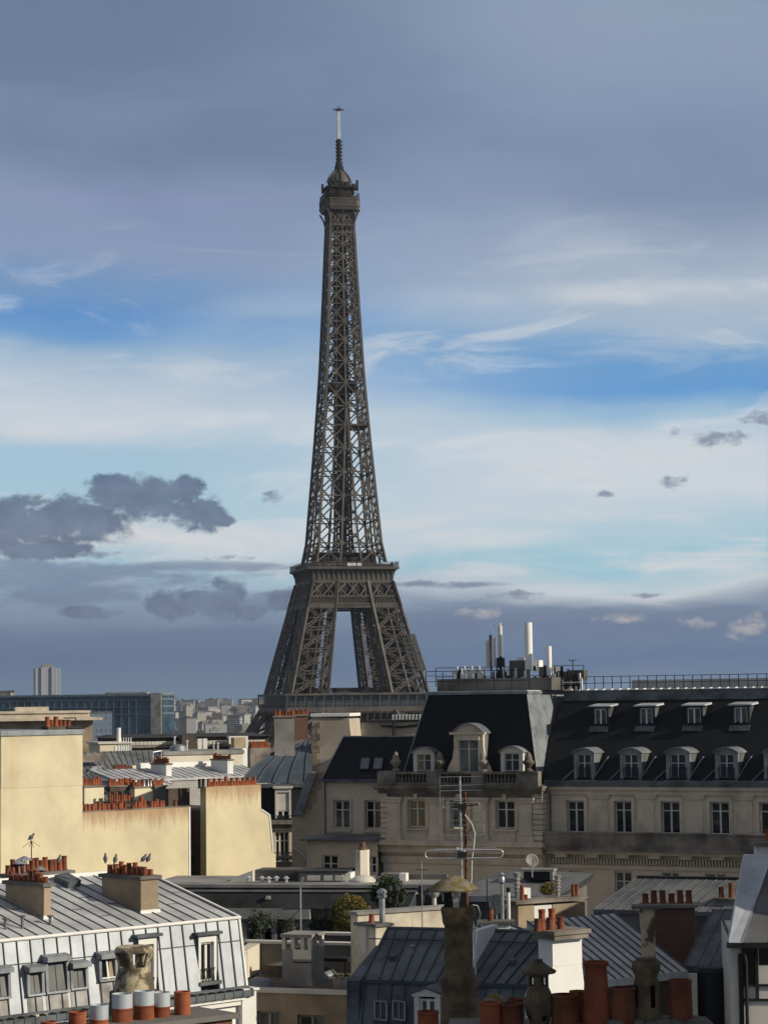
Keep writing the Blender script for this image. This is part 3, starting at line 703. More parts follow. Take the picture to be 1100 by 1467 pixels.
def stainmat(name, c, ztop, reach, stc=(0.33, 0.19, 0.10)):
    """render with rusty run-off that starts under the coping at height ztop and drips down in uneven streaks"""
    m = mat(name, c, .9, 0, .09, .5, fine=.07, streak=.3, stc=tuple(x * .75 for x in c)); N = m.node_tree.nodes; L = m.node_tree.links; b = N['Principled BSDF']; old = b.inputs['Base Color'].links[0].from_socket
    co = N.new('ShaderNodeTexCoord'); sp = N.new('ShaderNodeSeparateXYZ'); L.new(co.outputs['Object'], sp.inputs[0])
    mp = N.new('ShaderNodeMapping'); mp.inputs['Scale'].default_value = (1.6, 1.6, .22); L.new(co.outputs['Object'], mp.inputs[0])
    def nz(sc_, det):
        n = N.new('ShaderNodeTexNoise'); n.inputs['Scale'].default_value = sc_; n.inputs['Detail'].default_value = det; n.inputs['Roughness'].default_value = .65; L.new(mp.outputs[0], n.inputs['Vector']); return n.outputs['Fac']
    def ma(op, a, b_):
        n = N.new('ShaderNodeMath'); n.operation = op
        for i, v_ in enumerate((a, b_)):
            if isinstance(v_, float): n.inputs[i].default_value = v_
            else: L.new(v_, n.inputs[i])
        return n.outputs[0]
    dep = ma('DIVIDE', ma('SUBTRACT', ztop, sp.outputs[2]), reach)
    val = ma('SUBTRACT', ma('ADD', ma('MULTIPLY', nz(1.0, 7), 1.5), ma('MULTIPLY', nz(4.0, 4), .5)), ma('ADD', dep, .35))
    r = N.new('ShaderNodeMapRange'); r.interpolation_type = 'SMOOTHSTEP'; L.new(val, r.inputs[0]); r.inputs[1].default_value = 0.0; r.inputs[2].default_value = .75; r.inputs[4].default_value = .8
    mx = N.new('ShaderNodeMix'); mx.data_type = 'RGBA'; L.new(r.outputs[0], mx.inputs[0]); L.new(old, mx.inputs[6]); mx.inputs[7].default_value = (*stc, 1); L.new(mx.outputs[2], b.inputs['Base Color'])
    return m

class Bld:                                    # one building: an Empty at its foot, parts built in its own axes with world heights
    def __init__(s, name, label, cat, px, py, d, rot, base=28.0, group=None, org=None):
        p = P(px, py, d) if org is None else Vector(org)
        s.F = Frame((p.x, p.y), R(rot)); s.zb = base; s.z = p.z
        s.T = thing(name, label, cat, (p.x, p.y, base), R(rot), group)
    def b(s, name, m, mt, parent=None):
        m.v = [(a, b_, c - s.zb) for a, b_, c in m.v]
        return m.build(name, MA[mt] if isinstance(mt, str) else mt, parent or s.T)
    def put(s, o, x, y, z, parent=None):
        o.location = (x, y, z - s.zb); o.parent = parent or s.T; return o
    def plane(s, px, py, p0, p1, p2):         # sight line meets the plane of three local points
        a = s.F.w2l(CAMP); d = s.F.w2l(CAMP + ray(px, py)) - a
        p0, p1, p2 = Vector(p0), Vector(p1), Vector(p2); n = (p1 - p0).cross(p2 - p0)
        return a + d * ((p0 - a).dot(n) / d.dot(n))

def holes_wall(m, x0, x1, z0, z1, y, holes, rev=0.3):
    xs = sorted({x0, x1, *[min(max(h[i], x0), x1) for h in holes for i in (0, 1)]}); zs = sorted({z0, z1, *[min(max(h[i], z0), z1) for h in holes for i in (2, 3)]})
    for a, b in zip(xs, xs[1:]):
        for c, d in zip(zs, zs[1:]):
            mx_, mz = (a + b) / 2, (c + d) / 2
            if any(h[0] < mx_ < h[1] and h[2] < mz < h[3] for h in holes): continue
            m.quad((a, y, c), (b, y, c), (b, y, d), (a, y, d))
    for a, b, c, d in holes:
        m.quad((a, y, c), (a, y + rev, c), (a, y + rev, d), (a, y, d)); m.quad((b, y, c), (b, y, d), (b, y + rev, d), (b, y + rev, c))
        m.quad((a, y, d), (a, y + rev, d), (b, y + rev, d), (b, y, d)); m.quad((a, y, c), (b, y, c), (b, y + rev, c), (a, y + rev, c))
def window(Bd, x0, x1, z0, z1, y, nx=2, zs=(0.72,), fr=0.07, gl='glass', fm='offw', parent=None, name='window', dep=0.08):
    m = MB(); m.box(x0, y, z0, x0 + fr, y + dep, z1); m.box(x1 - fr, y, z0, x1, y + dep, z1)
    m.box(x0 + fr, y, z1 - fr, x1 - fr, y + dep, z1); m.box(x0 + fr, y, z0, x1 - fr, y + dep, z0 + fr)
    for i in range(1, nx): x = x0 + (x1 - x0) * i / nx; m.box(x - fr * .75, y - .01, z0 + fr, x + fr * .75, y + dep - .02, z1 - fr)
    for t in zs: z = z0 + (z1 - z0) * t; m.box(x0 + fr, y + .004, z - fr * .45, x1 - fr, y + dep - .03, z + fr * .45)
    o = Bd.b(name, m, fm, parent)
    Bd.b('pane', MB().quad((x0 + .01, y + dep * .6, z0 + .01), (x1 - .01, y + dep * .6, z0 + .01), (x1 - .01, y + dep * .6, z1 - .01), (x0 + .01, y + dep * .6, z1 - .01)), gl, o)
    return o

POT = {}
def pot_mesh(r, h, mt):
    k = (round(r, 2), round(h, 1), mt)
    if k not in POT:
        r, h = k[0], k[1]
        m = MB().lathe(0, 0, [(r * 1.12, 0), (r * 1.1, h * .08), (r, h * .12), (r * .92, h * .85), (r * 1.02, h * .88), (r * 1.02, h), (r * .8, h), (r * .78, h * .8)], 12, 1, .015)
        o = m.build('chimney_pot', MA[mt]); POT[k] = o.data; bpy.data.objects.remove(o)
    return POT[k]
def pot(Bd, x, y, z, r=.11, h=.4, mt='terra', parent=None, name='chimney_pot'):
    o = bpy.data.objects.new(name, pot_mesh(r, h, mt)); COL.objects.link(o); o.rotation_euler = (R(random.uniform(-2, 2)), R(random.uniform(-2, 2)), random.uniform(0, 6)); Bd.put(o, x, y, z, parent)
    return o
def chimney(Bd, x0, x1, y0, y1, z0, z1, mt='tan', cap='conc_d', pots=8, r=.11, h=.4, rows=1, along='y', parent=None, dark=0.25, over=.07, flash=True, capn=True):
    c = Bd.b('chimney', B(x0, y0, z0, x1, y1, z1), mt, parent)
    if capn: Bd.b('chimney_cap', B(x0 - over, y0 - over, z1, x1 + over, y1 + over, z1 + .12), cap, c)
    zt_ = z1 + (.12 if capn else 0)
    for rr in range(rows):
        for i in range(pots):
            t = (i + .5) / pots; hh = h * random.choice([.75, 1, 1, 1.3]); q = random.uniform(-.03, .03)
            s = (rr + 1) / (rows + 1)
            x, y = (x0 + (x1 - x0) * s + q, y0 + (y1 - y0) * t) if along == 'y' else (x0 + (x1 - x0) * t, y0 + (y1 - y0) * s + q)
            pot(Bd, x, y, zt_, r * random.uniform(.88, 1.1), hh, 'terra_d' if random.random() < dark else 'terra', c)
    return c
def seams(m, a0, b0, a1, b1, n, wd=.05, h=.06, nrm=(0, 0, 1), s0=0.0):
    a0, b0, a1, b1 = map(Vector, (a0, b0, a1, b1))   # bottom edge a0->b0, top edge a1->b1
    nv = (b0 - a0).cross(a1 - a0).normalized() * h * .4
    for i in range(n + 1):
        t = i / n; m.bar(a0.lerp(b0, t) + nv, a1.lerp(b1, t) + nv, wd, h, nv)
def pigeon(x, y, z, ang, label, s=1.0, up=0.5, group='pigeons perched on the roofs'):
    """one continuous body: tail, belly, breast, neck, head; beak and legs"""
    T = thing('pigeon', label, 'bird', (x, y, z), ang, group)
    m = MB(); ax = Vector((math.cos(up), 0, math.sin(up)))
    sec = [(-.15, .016, .0), (-.10, .026, .0), (-.05, .062, .0), (.01, .080, .0), (.055, .072, .005), (.09, .046, .018), (.11, .034, .035), (.13, .036, .05), (.15, .026, .055), (.18, .004, .05)]
    n = 10; vs = []
    for a, r, o_ in sec:
        c = ax * a * s + Vector((0, 0, (.11 + o_) * s))
        for k in range(n):
            t = 2 * math.pi * k / n; wy = 1.0 if a > -.06 else 1.6
            vs.append(c + Vector((-ax.z, 0, ax.x)) * (r * s * math.sin(t) * (1 if a > -.06 else .5)) + Vector((0, 1, 0)) * (r * s * math.cos(t) * wy))
    fs = [(i*n+k, i*n+(k+1) % n, (i+1)*n+(k+1) % n, (i+1)*n+k) for i in range(len(sec) - 1) for k in range(n)]
    m.add(vs, fs + [tuple(range(n))[::-1], tuple(range((len(sec)-1)*n, len(sec)*n))], True)
    m.build('body', MA['bird'], T)
    for sy in (-1, 1): MB().tube((0.0, .02 * s * sy, 0), (.0, .025 * s * sy, .08 * s), .006 * s, n=6).build('leg', MA['terra_d'], T)
    return T
# ------------------------------------------------------------------ pale zinc mansard house, lower left
H1 = Bld('mansard_house', 'cream house with a pale sunlit zinc mansard roof filling the lower left', 'house', 351, 1415, 80, 44.5)
F = H1.F; zg = H1.z
ym, zb_ = F.atx(340, 1316, 0.0); yr, zr = F.atx(202, 1249, 0.0)
XL = -16.0; XR = 0.0
H1.b('wall', MB().quad((XL, 0, 28), (XR, 0, 28), (XR, 0, zg - .1), (XL, 0, zg - .1)).quad((XR, 0, 28), (XR, yr * 2, 28), (XR, yr * 2, zg), (XR, 0, zg)).quad((XR, 0.02, zg), (XR, 2 * yr, zg), (XR, yr, zr), (XR, ym, zb_)), 'white')
cz = F.at(340, 1428, 0)[1]
m = MB(); m.box(XL, -.28, zg - .38, XR - .25, 0, zg - .28); m.box(XL, -.18, zg - .55, XR - .3, 0, zg - .38); m.box(XL, -.1, zg - .95, XR - .35, 0, zg - .88)
H1.b('cornice', m, 'white')
H1.b('pilaster', MB().box(-.32, -.22, 28, .32, .5, zg - .1).box(-.40, -.3, zg - .1, .40, .55, zg - .02), 'white')
m = MB(); m.box(XL, -.34, zg - .28, XR + .1, -.1, zg - .24); m.box(XL, -.36, zg - .24, XR + .1, -.32, zg - .05)
for i in range(40): x = XL + 16 * i / 39; m.box(x, -.38, zg - .28, x + .03, 0.0, zg - .0)
m.bar((XL, -.05, zg + .02), (XR + .12, -.05, zg + .02), .10, .08)
H1.b('gutter', m, 'zinc_b')
# the dormer openings cut the lower slope: slope built from strips between them
def yz(z): return ym * (z - zg) / (zb_ - zg)
def sl(px, py): return H1.plane(px, py, (0, 0, zg), (1, 0, zg), (0, ym, zb_))
bigw = [(283, 311, 1340, 1409), (197, 225, 1343, 1424)]
smallw = [(-14, 11, 1392, 1430), (36, 59, 1390, 1425), (62, 95, 1375, 1421), (98, 122, 1384, 1416), (139, 164, 1371, 1404)]
low = MB(); edges = [XL]; op = []
for a, b, t, bt in sorted(bigw): op.append((sl(a, (t + bt) / 2).x, sl(b, (t + bt) / 2).x, sl((a + b) / 2, t).z))
x = XL
for a, b, zt_ in op:
    low.quad((x, 0, zg), (a, 0, zg), (a, ym, zb_), (x, ym, zb_)); low.quad((a, yz(zt_), zt_), (b, yz(zt_), zt_), (b, ym, zb_), (a, ym, zb_)); x = b
    low.quad((a, 0, zg), (a, yz(zt_), zg), (a, yz(zt_), zt_), (a, yz(zt_), zt_)); 
low.quad((x, 0, zg), (XR, 0, zg), (XR, ym, zb_), (x, ym, zb_))
roof = H1.b('lower_roof', low, 'zinc')
m = MB(); xx = XL; k = 0
while xx < XR + .01:
    ins = [zt_ for a, b, zt_ in op if a - .05 < xx < b + .05]
    z0 = zg if not ins else ins[0]
    m.bar((xx, yz(z0) - .03, z0 + .02), (xx, ym - .02, zb_ + .02), .026, .04, (0, -1, .3)); xx += .52
for px_, py_ in ((0, 1388), (60, 1385), (120, 1374), (200, 1356), (240, 1350), (300, 1340)): pass
m.bar((XL, yz(zb_ - .75) - .012, zb_ - .75), (XR, yz(zb_ - .75) - .012, zb_ - .75), .03, .03)
H1.b('lower_seams', m, 'seam', roof)
H1.b('break_roll', MB().tube((XL, ym - .03, zb_ + .02), (XR + .1, ym - .03, zb_ + .02), .06), 'white', roof)
H1.b('verge', MB().bar((XR + .06, -.02, zg), (XR + .06, ym, zb_ + .05), .09, .08).bar((XR + .06, ym, zb_ + .05), (XR + .06, yr, zr + .04), .09, .08), 'white', roof)
up = MB().quad((XL, ym, zb_), (XR, ym, zb_), (XR, yr, zr), (XL, yr, zr)).quad((XL, yr, zr), (XR, yr, zr), (XR, yr * 2, zb_), (XL, yr * 2, zb_))
upper = H1.b('upper_roof', up, 'zinc_u')
m = MB(); n = int((XR - XL) / .55); seams(m, (XL, ym, zb_), (XR, ym, zb_), (XL, yr, zr), (XR, yr, zr), n, .028, .035)
for i in range(n):
    xs_ = XL + (XR - XL) * i / n; t = ((i * 37) % 10) / 10 * .5 + .25
    m.bar((xs_, ym + (yr - ym) * t, zb_ + (zr - zb_) * t + .01), (xs_ + .55, ym + (yr - ym) * t, zb_ + (zr - zb_) * t + .01), .03, .02)
H1.b('upper_seams', m, 'seam', upper)
H1.b('ridge_roll', MB().tube((XL, yr, zr + .03), (XR, yr, zr + .03), .10), 'white', upper)
def upl(px, py): return H1.plane(px, py, (0, ym, zb_), (1, ym, zb_), (0, yr, zr))
# large dormer windows
for (a, b, t, bt), (xa, xb, zt_) in zip(sorted(bigw), op):
    yb = .12; z0 = sl((a + b) / 2, bt).z + .05
    d = MB(); d.box(xa - .05, -.02, z0 - .12, xb + .05, .5, z0); d.box(xa - .12, yb - .1, zt_ + .02, xb + .14, ym + .15, zt_ + .12)
    d.quad((xa, yb, zg), (xa, yb + 1.6, zg), (xa, yb + 1.6, zt_), (xa, yb, zt_)); d.quad((xb, yb, zg), (xb, yb + 1.6, zg), (xb, yb + 1.6, zt_), (xb, yb, zt_)); d.box(xa + .01, yb + .3, zg, xb - .01, yb + .5, z0)
    dm = H1.b('dormer', d, 'zinc_b')
    fm = MB(); fm.box(xa + .02, yb + .04, z0, xa + .14, yb + .2, zt_); fm.box(xb - .14, yb + .04, z0, xb - .02, yb + .2, zt_); fm.box(xa + .14, yb + .04, zt_ - .22, xb - .14, yb + .2, zt_)
    H1.b('dormer_frame', fm, 'white', dm)
    window(H1, xa + .14, xb - .14, z0, zt_ - .22, yb + .14, 2, (), .06, 'glass', 'white', dm)
    rl = MB()
    for i in range(9): xq = xa + .16 + (xb - xa - .32) * i / 8; rl.bar((xq, yb, z0), (xq + (.05 if i % 2 else -.05), yb, z0 + .42), .02)
    rl.bar((xa + .14, yb, z0 + .42), (xb - .14, yb, z0 + .42), .03)
    H1.b('balcony_rail', rl, 'iron_b', dm)
# small roof windows with hoods and shutters
for i, (a, b, t, bt) in enumerate(smallw):
    p0 = sl((a + b) / 2, bt); p1 = sl((a + b) / 2, t); hw_ = (sl(b, (t + bt) / 2).x - sl(a, (t + bt) / 2).x) / 2 * .92
    xc = (p0.x + p1.x) / 2; sv = Vector((0, yz(p1.z) - yz(p0.z), p1.z - p0.z)).normalized(); nv = Vector((0, -sv.z, sv.y))
    L_ = (p1 - p0).length
    def q(x, s_, o_): v_ = Vector((xc + x, yz(p0.z), p0.z)) + sv * s_ + nv * o_; v_.x = xc + x; return v_
    d = MB()
    for sx in (-1, 1): d.hexa([q(sx*hw_ - .05, 0, 0), q(sx*hw_ + .05, 0, 0), q(sx*hw_ + .05, 0, .12), q(sx*hw_ - .05, 0, .12)], [q(sx*hw_ - .05, L_, 0), q(sx*hw_ + .05, L_, 0), q(sx*hw_ + .05, L_, .2), q(sx*hw_ - .05, L_, .2)])
    d.hexa([q(-hw_-.05, -.07, 0), q(hw_+.05, -.07, 0), q(hw_+.05, -.07, .15), q(-hw_-.05, -.07, .15)], [q(-hw_-.05, 0, 0), q(hw_+.05, 0, 0), q(hw_+.05, 0, .15), q(-hw_-.05, 0, .15)])
    d.hexa([q(-hw_-.07, L_-.04, .1), q(hw_+.07, L_-.04, .1), q(hw_+.07, L_-.10, .36), q(-hw_-.07, L_-.10, .36)], [q(-hw_-.07, L_+.18, .02), q(hw_+.07, L_+.18, .02), q(hw_+.07, L_+.05, .38), q(-hw_-.07, L_+.05, .38)])
    wn = H1.b('roof_window', d, 'lead')
    if i == 4:
        H1.b('pane', MB().quad(q(-hw_, 0, .05), q(hw_, 0, .05), q(hw_, L_, .05), q(-hw_, L_, .05)), 'glass', wn); H1.b('curtain', MB().quad(q(.05, .05, .06), q(hw_ - .03, .05, .06), q(hw_ - .03, L_ - .1, .06), q(.12, L_ - .1, .06)), 'tan', wn)
        H1.b('sash', MB().bar(q(0, 0, .08), q(0, L_, .08), .07, .04).bar(q(-hw_, .05, .08), q(hw_, .05, .08), .08, .04), 'white', wn)
    else:
        s_ = MB()
        for k in range(2): x0 = -hw_ + .06 + k * (hw_ - .05); s_.hexa([q(x0, .02, .02), q(x0 + hw_ - .08, .02, .02), q(x0 + hw_ - .08, .02, .06), q(x0, .02, .06)], [q(x0, L_ - .05, .02), q(x0 + hw_ - .08, L_ - .05, .02), q(x0 + hw_ - .08, L_ - .05, .06), q(x0, L_ - .05, .06)])
        H1.b('shutter', s_, 'zinc_d', wn)
    # stained zinc apron under each one
    H1.b('apron', MB().quad(q(-hw_ - .02, -.10, .012), q(hw_ + .02, -.10, .012), q(hw_ + .02, -min(.85, (p0.z - zg) * .97), .012), q(-hw_ - .02, -min(.85, (p0.z - zg) * .97), .012)), MA.setdefault('apron', mat('stained_zinc', (0.34, 0.34, 0.32), .6, .1, .3, 2.5, streak=.7, stc=(.30, .16, .06), fine=.2)), wn)
# chimneys on the roof
def roof_chimney(pxf, pyf, wpx, backpx, backpy, toppy, pots, dark, rows, h):
    c = upl(pxf, pyf)                       # front left corner on the slope
    x1 = F.at(pxf + wpx, pyf, c.y)[0]; z1 = F.at(pxf, toppy, c.y)[1]
    yb = F.atx(backpx, backpy, c.x)[0]
    return chimney(H1, c.x, x1, c.y, yb, c.z - .6, z1 - .12, 'tan', 'conc_d', pots, .098, h, rows, 'y', upper, dark, .09), (c.x, x1, c.y, yb, z1)
(cA, gA) = roof_chimney(202, 1309, 25, 146, 1276, 1256, 8, .2, 2, .31)
(cB, gB) = roof_chimney(63, 1317, 10, 8, 1284, 1266, 8, .75, 1, .30)
for g_ in (gA, gB): fl = MB(); fl.box(g_[0] - .05, g_[2] - .05, upl(0, 0).z * 0 + zb_ + (zr - zb_) * (g_[2] - ym) / (yr - ym) - .1, g_[1] + .05, g_[2] - .003, zb_ + (zr - zb_) * (g_[2] - ym) / (yr - ym) + .1); H1.b('chimney_flashing', fl, 'white', upper)
# the rear stack beyond the ridge
yc = yr + 1.2; xa, za_ = F.at(14, 1257, yc); xb, _ = F.at(101, 1257, yc); zt2 = F.at(60, 1250, yc)[1]
cC = chimney(H1, xa, xb, yc, yc + .5, zr - 1.2, zt2 - .12, 'tan', 'conc_d', 13, .10, .42, 1, 'x', upper, .8, .12)
for px_, py_ in ((35, 1227), (56, 1241), (27, 1232)):       # little sheet metal hats
    xq, zq_ = F.at(px_, py_, yc + .2); hat = MB().lathe(xq, yc + .2, [(.30, zq_ - .14), (.28, zq_ - .12), (.04, zq_)], 8)
    for k in range(3): hat.bar((xq + .1 * math.cos(k * 2.1), yc + .2 + .1 * math.sin(k * 2.1), zt2), (xq + .1 * math.cos(k * 2.1), yc + .2 + .1 * math.sin(k * 2.1), zq_ - .12), .02)
    H1.b('vent_hat', hat, 'metal', cC)
for px_, py0, py1 in ((8, 1332, 1316), (32, 1331, 1312), (72, 1326, 1312)):
    p = upl(px_, py0); zt_ = F.at(px_, py1, p.y)[1]
    H1.b('vent_pipe', MB().tube((p.x, p.y, p.z - .1), (p.x, p.y, zt_), .05).lathe(p.x, p.y, [(.06, zt_ - .08), (.12, zt_ - .02), (.12, zt_)], 10), 'zinc_d', upper)
p0, p1, p2, p3 = upl(77, 1263), upl(97, 1274), upl(115, 1270), upl(96, 1259)
nv = Vector((0, -(zr - zb_), yr - ym)).normalized() * .22
H1.b('skylight', MB().hexa([p0, p1, p2, p3], [p + nv for p in (p0, p1, p2, p3)]), 'zinc_b', upper)
# pigeons and the aerial
def pig_at(px, py, y, ang, lab, up=.5):
    x, z = F.at(px, py, y); w_ = F.l2w(x, y, z); pigeon(w_.x, w_.y, w_.z, ang, lab, 1.0, up)
pig_at(151, 1236, gA[3] - .2, R(100), 'grey pigeon on the far left pot of the big tan chimney', 1.2)
pig_at(165, 1237, gA[3] - .9, R(60), 'grey pigeon second from the left on the big tan chimney', 1.1)
pig_at(205, 1236, gA[2] + .35, R(20), 'leaning grey pigeon, left of the close pair on the chimney pots', .75)
pig_at(212, 1236, gA[2] + .3, R(15), 'upright grey pigeon, right of the close pair on the chimney pots', 1.0)
pig_at(84, 1237, yc + .2, R(60), 'grey pigeon on the dark sooty pots of the rear stack', .9)
xq, zq_ = F.at(45, 1237, yc + .2); zt3 = F.at(45, 1205, yc + .2)[1]; w_ = F.l2w(xq, yc + .2, zq_)
AE = thing('roof_aerial', 'small dark aerial with drooping rods and a bird perched on its tip', 'aerial', (w_.x, w_.y, w_.z), 0)
MB().tube((0, 0, -.25), (0, 0, zt3 - zq_), .018).build('pole', MA['iron_b'], AE)
m = MB()
for k in range(4): a = k * 1.57 + .4; m.bar((0, 0, zt3 - zq_), (.32 * math.cos(a), .32 * math.sin(a), zt3 - zq_ - .22), .014)
m.build('rods', MA['iron_b'], AE)
pig_at(44, 1205, yc + .2, R(25), 'dark bird perched on top of the thin roof aerial', .6)

# ------------------------------------------------------------------ foreground stack, bottom left
S1 = Bld('chimney_stack', 'dark brick chimney stack at the bottom left carrying collared clay pots', 'chimney', 272, 1456, 22, 40, 52)
zs_ = S1.z; xr_ = S1.F.at(322, 1452, 0)[0]
S1.b('stack_body', B(-2.2, -.12, 52, xr_, .45, zs_ - .05), 'brick'); S1.b('stack_top', B(-2.25, -.18, zs_ - .05, xr_ + .04, .5, zs_), 'conc_d')
for px_, py_, wpx, kind in ((261, 1421, 23, 0), (231, 1422, 25, 1), (206, 1420, 29, 1), (175, 1424, 29, 1), (142, 1440, 26, 1), (111, 1450, 25, 0), (70, 1464, 22, 0)):
    yq = .14; x, z = S1.F.at(px_, py_, yq); dd = (S1.F.l2w(x, yq, z) - CAMP).length; r = wpx / FPX * dd / 2
    m = MB(); zt_ = z if kind == 0 else z - .13
    m.lathe(x, yq, [(r * 1.05, zs_ - .02), (r, zs_ + .02), (r * .96, zt_ - .02), (r * 1.03, zt_ - .015), (r * 1.03, zt_), (r * .86, zt_), (r * .84, zt_ - .12)], 20)
    o = S1.b('chimney_pot', m, 'terra')
    if kind: S1.b('metal_collar', MB().lathe(x, yq, [(r * 1.0, z - .14), (r * 1.0, z), (r * .95, z), (r * .94, z - .1)], 24), 'zinc', o)
# stone cowl
x, z = S1.F.at(192, 1356, .4); dd = (S1.F.l2w(x, .4, z) - CAMP).length; k_ = dd / FPX
COW = Bld('chimney_cowl', 'waisted mottled stone chimney cowl with square openings above the clay pots', 'chimney cowl', 192, 1356, dd + .4, 40, 52)
z = COW.z; m = MB(); N_ = 28
def rr(zz):                                   # radius by photo row
    pr = [(1356, 24), (1358, 27), (1363, 28.5), (1370, 27), (1380, 23.5), (1390, 23), (1397, 25), (1406, 28), (1420, 29), (1467, 29)]
    for (a, p), (b, q_) in zip(pr, pr[1:]):
        if zz <= b: return (p + (q_ - p) * (zz - a) / (b - a)) * k_
    return 29 * k_
rows = [1356, 1357, 1360, 1363, 1365, 1370, 1375, 1380, 1385, 1390, 1394, 1400, 1406, 1412, 1420, 1467]
vs = []; fs = []
for py_ in rows:
    for k in range(N_): t = 2 * math.pi * k / N_; q_ = rr(py_) * (1 + .006 * math.sin(k * 5.1 + py_)); vs.append((q_ * math.cos(t), q_ * math.sin(t), z - (py_ - 1356) * k_))
def hole(i, k): return 1364 <= rows[i] < 1384 and ((k + 3) % 7) in (0, 1, 2, 3)
for i in range(len(rows) - 1):
    for k in range(N_):
        if not hole(i, k): fs.append((i*N_+k, i*N_+(k+1) % N_, (i+1)*N_+(k+1) % N_, (i+1)*N_+k))
m.add(vs, fs, True); m.add([vs[k] for k in range(N_)], [tuple(range(N_))])
o = COW.b('cowl_body', m, 'cowl')
sm_ = o.modifiers.new('thick', 'SOLIDIFY'); sm_.thickness = .03; sm_.offset = -1
COW.b('cowl_base', MB().lathe(0, 0, [(.24, 52), (.24, z - 64 * k_)], 20), 'cement')
MA['beige'] = mat('beige_render', (0.50, 0.42, 0.32), 0.9, 0, 0.12, 0.6, fine=0.08, streak=0.3)
# ------------------------------------------------------------------ stone building with the slate mansard, right
RB = Bld('stone_mansion', 'long cut stone mansion with a slate mansard roof and a projecting balustraded pavilion', 'building', 775, 1128, 150, -26)
F = RB.F
def X_(px, y=0.0, py=1150): return F.at(px, py, y)[0]
def Z_(py, px=680, y=0.0): return F.at(px, py, y)[1]
xl, xr = X_(548), 0.0
yw = .75                                      # the wing stands back a little
xe = F.at(1190, 1150, yw)[0]
zc1, zc0 = Z_(1126), Z_(1134); zled1, zled0 = Z_(1205), Z_(1212)
DEP = 13.0
# pavilion wall
wins = [(584, 609), (645, 669), (710, 737)]
hol = [(X_(a), X_(b), Z_(1188), Z_(1147)) for a, b in wins]
m = MB(); holes_wall(m, xl, xr, 28, zc0, 0, hol, .32); m.quad((xl, 0, 28), (xl, DEP, 28), (xl, DEP, zc0), (xl, 0, zc0)); m.quad((xr, 0, 28), (xr, yw, 28), (xr, yw, zc0), (xr, 0, zc0))
wall = RB.b('wall', m, 'stone')
for h in hol: window(RB, h[0] + .03, h[1] - .03, h[2] + .05, h[3] - .02, .2, 2, (.68,), .08, 'glass_c' if h is hol[1] else 'glass', 'offw')
for h in hol:
    sur = MB(); sur.box(h[0] - .28, -.10, h[2] - .1, h[0] - .02, -.003, h[3] + .3); sur.box(h[1] + .02, -.10, h[2] - .1, h[1] + .28, -.003, h[3] + .3); sur.box(h[0] - .02, -.10, h[3] + .02, h[1] + .02, -.003, h[3] + .3)
    sur.box(h[0] - .2, -.22, h[2] - .12, h[1] + .2, -.101, h[2] - .0); sur.box(h[0] - .05, -.05, h[2] - .8, h[1] + .05, -.003, h[2] - .14); sur.box((h[0]+h[1])/2 - .14, -.2, h[3] + .02, (h[0]+h[1])/2 + .14, -.102, h[3] + .42)
    RB.b('window_surround', sur, 'stone_t', wall)
for a, b in ((556, 574), (616, 636), (679, 699), (744, 763)):
    p = MB(); x0, x1 = X_(a), X_(b); p.box(x0, -.20, zled1 + .35, x1, -.003, zc0 - .75); p.box(x0 - .1, -.27, zled1, x1 + .1, -.004, zled1 + .34); p.box(x0 - .12, -.30, zc0 - .74, x1 + .12, -.004, zc0 - .55); p.box(x0 - .2, -.38, zc0 - .55, x1 + .2, -.004, zc0 - .4)
    p.box(x0 + .12, -.225, zled1 + .6, x1 - .12, -.201, zc0 - 1.0)
    RB.b('pilaster', p, 'stone_t', wall)
for x0, x1 in ((xl - .1, X_(556)), (X_(764), xr + .02)):
    q_ = MB(); zz = zled1 + .1; k = 0
    while zz < zc0 - .3: q_.box(x0, -.16, zz, x1, -.003, zz + .28); zz += .34; k += 1
    RB.b('quoin', q_, 'stone_t', wall)
q_ = MB(); zz = zled1 + .1
while zz < zc0 - .3: q_.box(xr + .003, -.16, zz, xr + .12, yw - .02, zz + .28); zz += .34
RB.b('side_quoin', q_, 'stone_t', wall)
c = MB()
for dz0, dz1, pr in ((0, .16, .75), (.16, .30, .6), (.30, .52, .35)): c.box(xl - pr * .5, -pr, zc1 - dz1, xr + pr * .5, yw - .01, zc1 - dz0)
c.box(xl - .05, -.12, zc0 - .4, xr + .05, -.005, zc1 - .52)
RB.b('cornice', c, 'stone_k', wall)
l = MB(); l.box(xl - .5, -.75, zled0, xr + .3, -.002, zled1 - .12); l.box(xl - .4, -.6, zled1 - .12, xr + .2, -.0025, zled1); l.box(xl - .3, -.35, zled0 - .5, xr + .1, -.002, zled0)
zd_ = Z_(1222)
n_ = 64
for i in range(n_): x = xl + (xr - xl) * (i + .3) / n_; l.box(x, -.28, zd_ - .2, x + .09, -.0015, zd_ + .06)
l.box(xl - .1, -.12, zd_ - .75, xr, -.0012, zd_ - .3)
RB.b('string_course', l, 'stone_t', wall)
